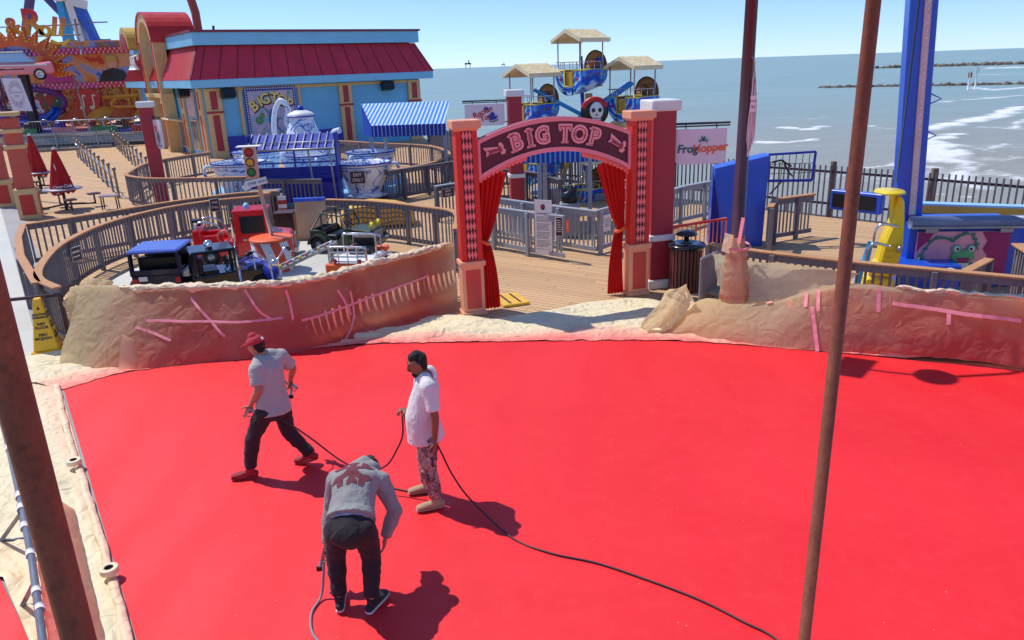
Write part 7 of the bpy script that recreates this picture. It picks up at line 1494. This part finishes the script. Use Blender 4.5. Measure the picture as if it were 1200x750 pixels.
def skin_mat(name, col):
    m, nt, b = newmat(name); col = hexc(col); co = objco(nt); n = tex_noise(nt, co, 9, 5)
    nt.links.new(mixc(nt, ramp(nt, n, .3, .7), tuple(x*.85 for x in col), tuple(x*1.1 for x in col)), b.inputs['Base Color']); b.inputs['Roughness'].default_value = .5; b.inputs['Subsurface Weight'].default_value = .08; b.inputs['Subsurface Radius'].default_value = (.02, .008, .004); return m
M_SKIN1 = skin_mat("skin_tan", '#b4775a'); M_SKIN2 = skin_mat("skin_brown", '#8f5a40')
M_TEEG = cloth_mat("grey_tee", '#b8b2ae', .05, .9); M_TEEW = cloth_mat("white_tee", '#ece5e0', .05, .9); M_HOOD = cloth_mat("grey_hoodie", '#96938f', 0, .95); M_DARKP = cloth_mat("dark_trousers", '#33262a', 0, .9); M_DARKP2 = cloth_mat("black_joggers", '#2a2226', 0, .9)
M_HAIR = cloth_mat("black_hair", '#17120f', 0, .8); M_CAPR = cloth_mat("red_cap", '#b81e34', 0, .8); M_SHOER = cloth_mat("red_shoe", '#a3202a', 0, .7); M_BOOT = cloth_mat("tan_boot", '#b99a78', 0, .85); M_SHOEK = cloth_mat("black_shoe", '#262022', 0, .7); M_SOLEW = mat("white_sole", '#d6cfc8', .6); M_SHOEPR = mat("cross_print", '#74343f', .9)
def camo():
    m, nt, b = newmat("stained_camo"); co = objco(nt, (1, 1, .7)); n1 = tex_noise(nt, co, 13, 3, .5, 1.0); n2 = tex_noise(nt, co, 22, 2, .5, .6); n3 = tex_noise(nt, co, 30, 3, .6)
    c = mixc(nt, ramp(nt, n1, .49, .52), hexc('#a89488'), hexc('#7a5c58')); c = mixc(nt, ramp(nt, n2, .56, .59), c, hexc('#4f3a3c')); c = mixc(nt, ramp(nt, n3, .55, .62, 0, .7), c, hexc('#c9b4a8')); c = mixc(nt, ramp(nt, tex_noise(nt, co, 5, 4), .5, .65, 0, .45), c, hexc('#b0504f'))
    nt.links.new(c, b.inputs['Base Color']); b.inputs['Roughness'].default_value = .9; return m
M_CAMO = camo()
def head_solids(c, hc, up, fwd, s=1.0):
    """skull, jaw, nose, ears and brow; hc is the head centre"""
    up = Vector(up).normalized(); fwd = Vector(fwd); fwd = (fwd-up*fwd.dot(up)).normalized(); sd = fwd.cross(up).normalized(); hc = Vector(hc)
    L = lambda f, u, r: hc+fwd*f*s+up*u*s+sd*r*s
    sweep(c, [(L(-.005, -.05, 0), .066*s, .078*s), (L(-.012, .0, 0), .076*s, .094*s), (L(-.014, .035, 0), .075*s, .092*s), (L(-.012, .062, 0), .060*s, .074*s)], sd, 18)
    sweep(c, [(L(.020, -.10, 0), .036*s, .045*s), (L(.018, -.06, 0), .056*s, .066*s), (L(.01, -.01, 0), .064*s, .078*s)], sd, 16)
    sweep(c, [(L(.086, .012, 0), .009*s, .010*s), (L(.098, -.018, 0), .012*s, .012*s), (L(.106, -.032, 0), .015*s, .012*s)], sd, 10)
    for r in (-1, 1):
        sweep(c, [(L(-.008, .012, r*.078), .009*s, .018*s), (L(-.012, -.01, r*.083), .009*s, .02*s), (L(-.004, -.035, r*.077), .007*s, .011*s)], sd, 8)
        sweep(c, [(L(.080, .028, r*.012), .010*s, .008*s), (L(.074, .030, r*.045), .010*s, .008*s)], up, 8)
    sweep(c, [(L(.083, -.056, -.02), .006*s, .008*s), (L(.088, -.056, .0), .008*s, .009*s), (L(.083, -.056, .02), .006*s, .008*s)], up, 8)
    return L
def person(name_label, loc, J, fwd, sk, top, trousers, foot, headkit, tee=True, hands=None, sole=None, bottom_mat=None, belly=.0, shirt_len=.0):
    o = Vector(loc); root = thing('person', name_label, 'person', loc, 0, None); g = {k: Vector(v)-o for k, v in J.items() if isinstance(v, tuple)}
    fwd = Vector(fwd).normalized(); hip = (g['Lh']+g['Rh'])/2; ch = g['chest']; nk = g['neck']
    sd = (g['Ls']-g['Rs']).normalized(); hs = (g['Lh']-g['Rh']).normalized()
    hu = (g['head']-nk).normalized(); hf = Vector(headkit['fwd'])
    # --- body
    c = MB(); L = head_solids(c, g['head'], headkit.get('up', hu), hf)
    sweep(c, [(nk-hu*.05, .062, .062), (nk+hu*.03, .056, .058), (g['head']-hu*.06, .055, .058)], sd, 14)
    sweep(c, [(hip, .14, .10), (hip.lerp(ch, .5), .13, .095), (ch, .155, .10), (nk-hu*.04, .09, .07)], sd, 18)
    for s in 'LR':
        a, e, w = g[s+'s'], g[s+'e'], g[s+'w']; sweep(c, [(a, .052, .052), (a.lerp(e, .5), .046, .046), (e, .038, .038)], sd); sweep(c, [(e, .040, .040), (e.lerp(w, .3), .042, .040), (w, .026, .023)], sd, 14)
        hd = hands[s]; hand(c, w, hd[0], hd[1], hd[2], hd[3])
        h, k, an = g[s+'h'], g[s+'k'], g[s+'a']; sweep(c, [(h, .075, .075), (k, .048, .048)], hs); sweep(c, [(k, .05, .05), (k.lerp(an, .3), .05, .05), (an, .034, .034)], hs)
        t = Vector(J[s+'toe'])-o; sweep(c, [(an-Vector((0, 0, .04)), .034, .034), (an.lerp(t, .6)-Vector((0, 0, .03)), .038, .022)], hs)
    fuse(c, 'body', sk, root, .0065, 2)
    # --- face
    e = MB()
    for r in (-1, 1): e.ball(L(.080, .012, r*.030), .006, 8)
    e.build('eyes', M_BLACK, root)
    e = MB(); sweep(e, [(L(.0865, -.0555, -.022), .002, .003), (L(.0945, -.0555, 0), .002, .003), (L(.0865, -.0555, .022), .002, .003)], Vector((0, 0, 1)), 6)
    [sweep(e, [(L(.0845, .036, r*.014), .004, .004), (L(.074, .038, r*.046), .004, .003)], Vector((0, 0, 1)), 6) for r in (-1, 1)]; e.build('brows_and_mouth', M_HAIR, root)
    if headkit.get('beard'): e = MB(); sweep(e, [(L(.050, -.112, 0), .030, .034), (L(.048, -.100, 0), .036, .042)], sd, 14); sweep(e, [(L(.093, -.045, -.02), .004, .007), (L(.098, -.045, .0), .005, .007), (L(.093, -.045, .02), .004, .007)], Vector((0, 0, 1)), 6); fuse(e, 'beard', M_HAIR, root, .006, 1, .002, 60)
    # --- hair / cap
    e = MB()
    sweep(e, [(L(-.042, -.045, 0), .062, .052), (L(-.036, .0, 0), .079, .078), (L(-.030, .036, 0), .079, .086), (L(-.018, .060, 0), .064, .078)] if not headkit.get('cap') else [(L(-.042, -.045, 0), .062, .052), (L(-.034, -.005, 0), .079, .080), (L(-.030, .02, 0), .075, .082)], sd, 18, True, not headkit.get('cap'))
    if not headkit.get('cap'): sweep(e, [(L(.016, .072, 0), .060, .045), (L(-.02, .072, 0), .066, .06)], sd, 16)
    fuse(e, 'hair', M_HAIR, root, .006, 1, .005, 55)
    if headkit.get('cap'):
        m = headkit['cap']; e = MB(); b = headkit.get('brim', 1); f = -1 if headkit.get('back') else 1
        sweep(e, [(L(-.010*f, .022, 0), .090, .108), (L(-.010*f, .05, 0), .090, .107), (L(-.010, .080, 0), .076, .092), (L(-.008, .098, 0), .05, .06)], sd, 22, False, True)
        if b: sweep(e, [(L(.07*f, .040, 0), .070, .010), (L(.13*f, .030, 0), .066, .008), (L(.165*f, .018, 0), .042, .006)], sd, 16)
        cp_ = fuse(e, 'cap', m, root, .007, 1)
        if headkit.get('logo'): q = MB(); q.ball(L(-.118, .055, -.0), .017, 8, (1, 1, 1)); q.build('cap_emblem', M_WHITE, cp_)
    # --- upper garment
    c = MB(); dn = (hip-ch).normalized(); bf = fwd*belly
    low = hip+dn*shirt_len
    sweep(c, [(low+bf*.4, .205, .176+belly*.25), (hip.lerp(ch, .3)+bf, .186, .132+belly*.55), (hip.lerp(ch, .62)+bf*.55, .180, .130+belly*.4), (ch, .195, .128), (ch.lerp(nk, .55), .155, .105), (nk-hu*.035, .085, .080)], sd, 24, False, False)
    for s in 'LR':
        a, e_, w = g[s+'s'], g[s+'e'], g[s+'w']
        sweep(c, [(a.lerp(nk, .62), .062, .062), (a.lerp(nk, .3), .066, .066), (a-Vector((0, 0, .005)), .070, .070)], fwd, 16); sweep(c, [(a.lerp(ch, .5), .095, .095), (a, .080, .080)], fwd, 16)
        if tee: sweep(c, [(a, .080, .080), (a.lerp(e_, .4), .074, .070), (a.lerp(e_, .78), .076, .068)], sd, 16, True, False)
        else: sweep(c, [(a, .082, .082), (a.lerp(e_, .5), .068, .068), (e_, .062, .062)], sd, 16); sweep(c, [(e_, .062, .062), (e_.lerp(w, .5), .057, .057), (w, .040, .040)], sd, 16, True, False)
    if tee: sh = fuse(c, 'tee_shirt', top, root, .009, 3, .012, 6.5, (1, 1, .5))
    else:
        for k_ in range(1): sweep(c, [(nk-sd*.09+dn*.02, .055, .045), (nk-fwd*.03+dn*.01, .06, .05), (nk+sd*.09+dn*.02, .055, .045)], fwd, 12)
        hb = headkit.get('hood')
        if hb: sweep(c, [(Vector(p)-o, a_, b_) for p, a_, b_ in hb], (0, 1, 0), 18)
        sweep(c, [(low-dn*.05, .178, .140), (low+dn*.02, .172, .136)], sd, 22, False, False)
        sh = fuse(c, 'hoodie', top, root, .009, 3, .012, 6.5, (1, 1, 1))
    # --- trousers
    c = MB(); up = -dn
    wz = hip+up*.09; sweep(c, [(wz, .155, .118), (hip, .165, .130), (hip+dn*.07, .160, .125)], hs, 20, False, True)
    for s in 'LR':
        h, k, an = g[s+'h'], g[s+'k'], g[s+'a']; b1 = headkit.get('buttock', 0)
        sweep(c, [(h+dn*.04-fwd*.0, .098, .104+b1), (h.lerp(k, .4), .096, .098), (k, .076, .078)], hs, 18); sweep(c, [(k, .077, .080), (k.lerp(an, .4), .072, .076), (an+Vector((0, 0, .035)), .058, .062)], hs, 16, True, False)
        sweep(c, [(an.lerp(k, .22), .064, .066), (an.lerp(k, .10), .062, .064)], hs, 14, False, False)
    fuse(c, 'trousers', trousers, root, .010, 2, .013, 7.5, (1, 1, 1.2))
    # --- shoes
    for s in 'LR':
        an = g[s+'a']; t = Vector(J[s+'toe'])-o; d = t-an; d.z = 0; Ld = d.length; d.normalize(); q = Vector((-d.y, d.x, 0)); gz = J.get(s+'gz', 0.0)
        base = Vector((an.x, an.y, gz+.018)); heel = base-d*.055; lift = Vector((0, 0, 1))*J.get(s+'lift', 0)
        c = MB(); sweep(c, [(heel+lift+Vector((0, 0, .03)), .036, .035), (base+d*.05+lift*.6+Vector((0, 0, .035)), .043, .038), (base+d*.13+Vector((0, 0, .028)), .047, .030), (base+d*.19+Vector((0, 0, .020)), .042, .022)], q, 14); sweep(c, [(base+lift+Vector((0, 0, .04)), .042, .046), (base+lift+Vector((0, 0, .10)), .045, .048)], q, 14, True, False)
        sh_ = fuse(c, 'shoe', foot, root, .008, 2); c = MB(); sweep(c, [(heel+lift-d*.012+Vector((0, 0, -.004)), .038, .014), (base+d*.05+lift*.5+Vector((0, 0, -.006)), .042, .012), (base+d*.14+Vector((0, 0, -.004)), .049, .012), (base+d*.205+Vector((0, 0, -.002)), .042, .012)], q, 14); fuse(c, 'sole', sole, sh_, .008, 1)
    return root, L, sh
Z0 = .012
# --- 1: walking man, red cap, seen from behind
J1 = dict(Lh=(-2.72, 7.58, .86), Rh=(-2.62, 7.78, .86), Lk=(-2.90, 7.55, .50), Rk=(-2.60, 7.82, .46), La=(-2.99, 7.56, .12), Ra=(-2.37, 7.83, .12), Ltoe=(-3.20, 7.52, .03), Rtoe=(-2.57, 7.86, .03), Lgz=Z0, Rgz=Z0, Rlift=.05,
          chest=(-2.69, 7.73, 1.25), neck=(-2.745, 7.76, 1.42), head=(-2.79, 7.75, 1.525), Ls=(-2.76, 7.58, 1.31), Rs=(-2.585, 7.90, 1.34), Le=(-2.74, 7.50, 1.10), Re=(-2.50, 8.02, 1.14), Lw=(-2.87, 7.56, .90), Rw=(-2.58, 8.10, .94))
p1, L1_, s1_ = person("man in grey tee shirt and red cap walking left with a spray hose", (-2.70, 7.70, Z0), J1, (-.85, .5, 0), M_SKIN1, M_TEEG, M_DARKP, M_SHOER,
    dict(fwd=(-.9, .25, -.45), up=(-.25, .05, .95), cap=M_CAPR, brim=1, logo=True), hands=dict(L=((-.35, .1, -.8), (-.3, .7, 0), (-.8, .2, 0), .95), R=((-.3, .1, -.8), (-.8, .1, 0), (-.5, .7, 0), .95)), sole=M_SHOER, shirt_len=.10)
# --- 2: standing man in white tee
J2 = dict(Lh=(-.88, 6.86, .86), Rh=(-.90, 7.04, .86), Lk=(-.90, 6.82, .47), Rk=(-.96, 7.08, .47), La=(-.84, 6.80, .12), Ra=(-.96, 7.12, .12), Ltoe=(-1.04, 6.74, .03), Rtoe=(-1.16, 7.08, .03), Lgz=Z0, Rgz=Z0,
          chest=(-.87, 6.95, 1.30), neck=(-.89, 6.95, 1.46), head=(-.95, 6.94, 1.565), Ls=(-.83, 6.77, 1.38), Rs=(-.86, 7.13, 1.38), Le=(-.78, 6.71, 1.09), Re=(-.90, 7.20, 1.10), Lw=(-.80, 6.72, .83), Rw=(-1.10, 7.12, .99))
p2, L2_, s2_ = person("man in white tee shirt and stained camouflage trousers standing in profile holding the hose", (-.93, 6.95, Z0), J2, (-1, -.12, 0), M_SKIN2, M_TEEW, M_CAMO, M_BOOT,
    dict(fwd=(-.92, -.15, -.38), up=(-.30, -.02, .95), beard=True), hands=dict(L=((-.05, 0, -1), (-1, .3, 0), (-.5, -.2, 0), .8), R=((-.9, -.2, .05), (0, 0, -1), (0, -1, .3), 1.1)), sole=M_BOOT, belly=.055, shirt_len=.11)
# --- 3: man bending forward, back to the camera
J3 = dict(Lh=(-1.47, 5.30, .84), Rh=(-1.25, 5.28, .84), Lk=(-1.54, 5.40, .47), Rk=(-1.24, 5.38, .46), La=(-1.53, 5.32, .12), Ra=(-1.25, 5.28, .12), Ltoe=(-1.56, 5.52, .03), Rtoe=(-1.17, 5.46, .03), Lgz=Z0, Rgz=Z0,
          chest=(-1.36, 5.62, 1.05), neck=(-1.33, 5.83, 1.03), head=(-1.31, 5.95, .96), Ls=(-1.54, 5.70, 1.02), Rs=(-1.17, 5.68, 1.02), Le=(-1.62, 5.72, .74), Re=(-1.05, 5.62, .76), Lw=(-1.66, 5.60, .46), Rw=(-1.14, 5.56, .54))
p3, L3_, s3_ = person("man in grey hoodie with a dark back print bending forward over the floor", (-1.38, 5.35, Z0), J3, (0.05, .75, -.4), M_SKIN1, M_HOOD, M_DARKP2, M_SHOEK,
    dict(fwd=(.1, .45, -.9), up=(.05, .92, .35), cap=M_DARKP, brim=1, hood=[((-1.40, 5.82, 1.05), .075, .06), ((-1.33, 5.87, 1.07), .095, .065), ((-1.25, 5.82, 1.05), .075, .06)], buttock=.0),
    tee=False, hands=dict(L=((-.1, -.15, -1), (.3, .3, 0), (.2, 1, 0), .9), R=((-.2, -.3, -1), (-1, 0, 0), (0, 1, 0), .3)), sole=M_SOLEW, shirt_len=-.05)
# cross print on the back, draped on the hoodie
def print_on(sh, root, org, u, v, polys, m, name):
    """flat motif carried onto the cloth by projection along the back's normal"""
    me = sh.data; bmt = bmesh.new(); bmt.from_mesh(me); from mathutils.bvhtree import BVHTree; tree = BVHTree.FromBMesh(bmt); n = Vector(u).cross(Vector(v)).normalized()
    if n.z < 0: n = -n
    c = MB(); u = Vector(u).normalized(); v = Vector(v).normalized(); org = Vector(org)-Vector(root.location); N_ = 44
    def inside(x, y, P_):
        r_ = False; j = len(P_)-1
        for i in range(len(P_)):
            if (P_[i][1] > y) != (P_[j][1] > y) and x < (P_[j][0]-P_[i][0])*(y-P_[i][1])/(P_[j][1]-P_[i][1])+P_[i][0]: r_ = not r_
            j = i
        return r_
    H = {}
    def hitp(i, j):
        if (i, j) not in H:
            p = org+u*(i/N_-.5)*.46+v*(j/N_-.5)*.46; h = tree.ray_cast(p+n*.4, -n); H[(i, j)] = (h[0]+h[1]*.004) if h[0] is not None else None
        return H[(i, j)]
    for i in range(N_):
        for j in range(N_):
            x, y = ((i+.5)/N_-.5)*2, ((j+.5)/N_-.5)*2
            if any(inside(x, y, q) for q in polys):
                ps = [hitp(i, j), hitp(i+1, j), hitp(i+1, j+1), hitp(i, j+1)]
                if all(p is not None for p in ps): c.add(ps, [(0, 1, 2, 3)])
    bmt.free(); c.build(name, m, sh, smooth=True)
def armp(a, L, w0, w1):   # flared cross arm
    ca, sa = math.cos(a), math.sin(a); return [(x*ca-y*sa, x*sa+y*ca) for x, y in ((0, -w0), (L*.55, -w0*1.1), (L*.8, -w1), (L*1.0, -w1*.9), (L*.9, 0), (L*1.0, w1*.9), (L*.8, w1), (L*.55, w0*1.1), (0, w0))]
print_on(s3_, p3, (-1.37, 5.60, 1.15), (1, 0, 0), (0, 1, .15), [armp(R(k), .75 if k % 90 else .92, .09, .26) for k in (40, 140, 220, 320)]+[armp(R(95), .7, .1, .2), armp(R(275), .6, .1, .2)], M_SHOEPR, 'back_print')
c = MB(); c.tube([Vector((-1.46, 5.26, .955))-Vector(p3.location), Vector((-1.36, 5.245, .975))-Vector(p3.location), Vector((-1.26, 5.26, .955))-Vector(p3.location)], .008, 8); c.build('blue_waistband', mat("checked_blue", '#8fa3cf', .8, .3, 30), p3)
# pockets and shirt print
# --- hoses and guns
M_HOSE = mat("dark_hose", '#2b1c22', .5, .15); M_HOSEL = mat("grey_hose", '#8e8a90', .5, .15)
def hose(label, pts, r=.009, m=M_HOSE, n=10):
    pts = catmull([Vector(p) for p in pts], n); rt = thing('paint_hose', label, 'hose', pts[-1], 0, "spray hoses of the painters"); c = MB(); c.tube([p-pts[-1] for p in pts], r, 7); c.build('tube', m, rt); return rt
zh = .024
def G(px, py, z=zh): return P(px, py, z)
hose("dark hose from the man in white across the red floor to the bottom edge", [Vector((-1.13, 7.02, .98)), at(483, 520, 6.95), Vector((-.83, 6.80, .80)), at(530, 556, 6.78), at(552, 586, 6.75), G(600, 630), G(645, 648), G(700, 660), G(760, 680), G(820, 703), G(870, 728), G(912, 752), G(930, 800)])
hose("dark hose looping between the walking man's hand and the man in white", [Vector((-2.89, 7.54, .84)), at(330, 492, 7.55), at(362, 512, 7.45), at(400, 540, 7.3), at(428, 552, 7.2), at(452, 546, 7.15), at(466, 525, 7.12), at(472, 508, 7.1), Vector((-1.16, 7.09, .97))])
hose("thin hose passing behind the bending man towards the tan boots", [G(452, 570), G(470, 574), G(485, 577), G(500, 579)], .008)
hose("grey hose curling on the floor from the bending man's spray gun", [Vector((-1.68, 5.52, .34)), at(377, 696, 5.45), G(366, 716), G(364, 732), G(368, 745), G(380, 760)], .011, M_HOSEL)
hose("short loop of hose in front of the walking man's waist", [Vector((-2.89, 7.54, .88)), at(299, 470, 7.6), at(305, 458, 7.75), at(330, 446, 8.0), Vector((-2.62, 8.12, .90))], .007)
def gun(label, loc, aim, s=1.0):
    aim = Vector(aim).normalized(); r = thing('spray_gun', label, 'spray gun', loc, 0, "airless paint spray guns"); c = MB(); c.cyl(-aim*.05*s, aim*.14*s, .016*s); dn = Vector((0, 0, -1)); dn = (dn-aim*dn.dot(aim)).normalized()
    c.bar(Vector((0, 0, 0)), dn*.12*s-aim*.02, .03*s); c.tube([aim*.06*s, aim*.06*s+dn*.06*s, dn*.10*s+aim*.01], .006*s, 6); c.build('gun_body', M_STEEL, r); c = MB(); c.cyl(aim*.14*s, aim*.20*s, .012*s, .006*s); c.box(aim*.17*s, (.05*s, .02*s, .04*s)); c.build('nozzle', M_BLACK, r); return r
gun("silver spray gun in the far hand of the walking man", (-2.57, 8.10, .90), (-.2, .2, -1)); gun("spray gun wand in the near hand of the walking man", (-2.88, 7.55, .86), (.55, -.1, -.35)); gun("spray gun held low in the left hand of the bending man", (-1.69, 5.57, .38), (-.35, .1, -1), 1.0)
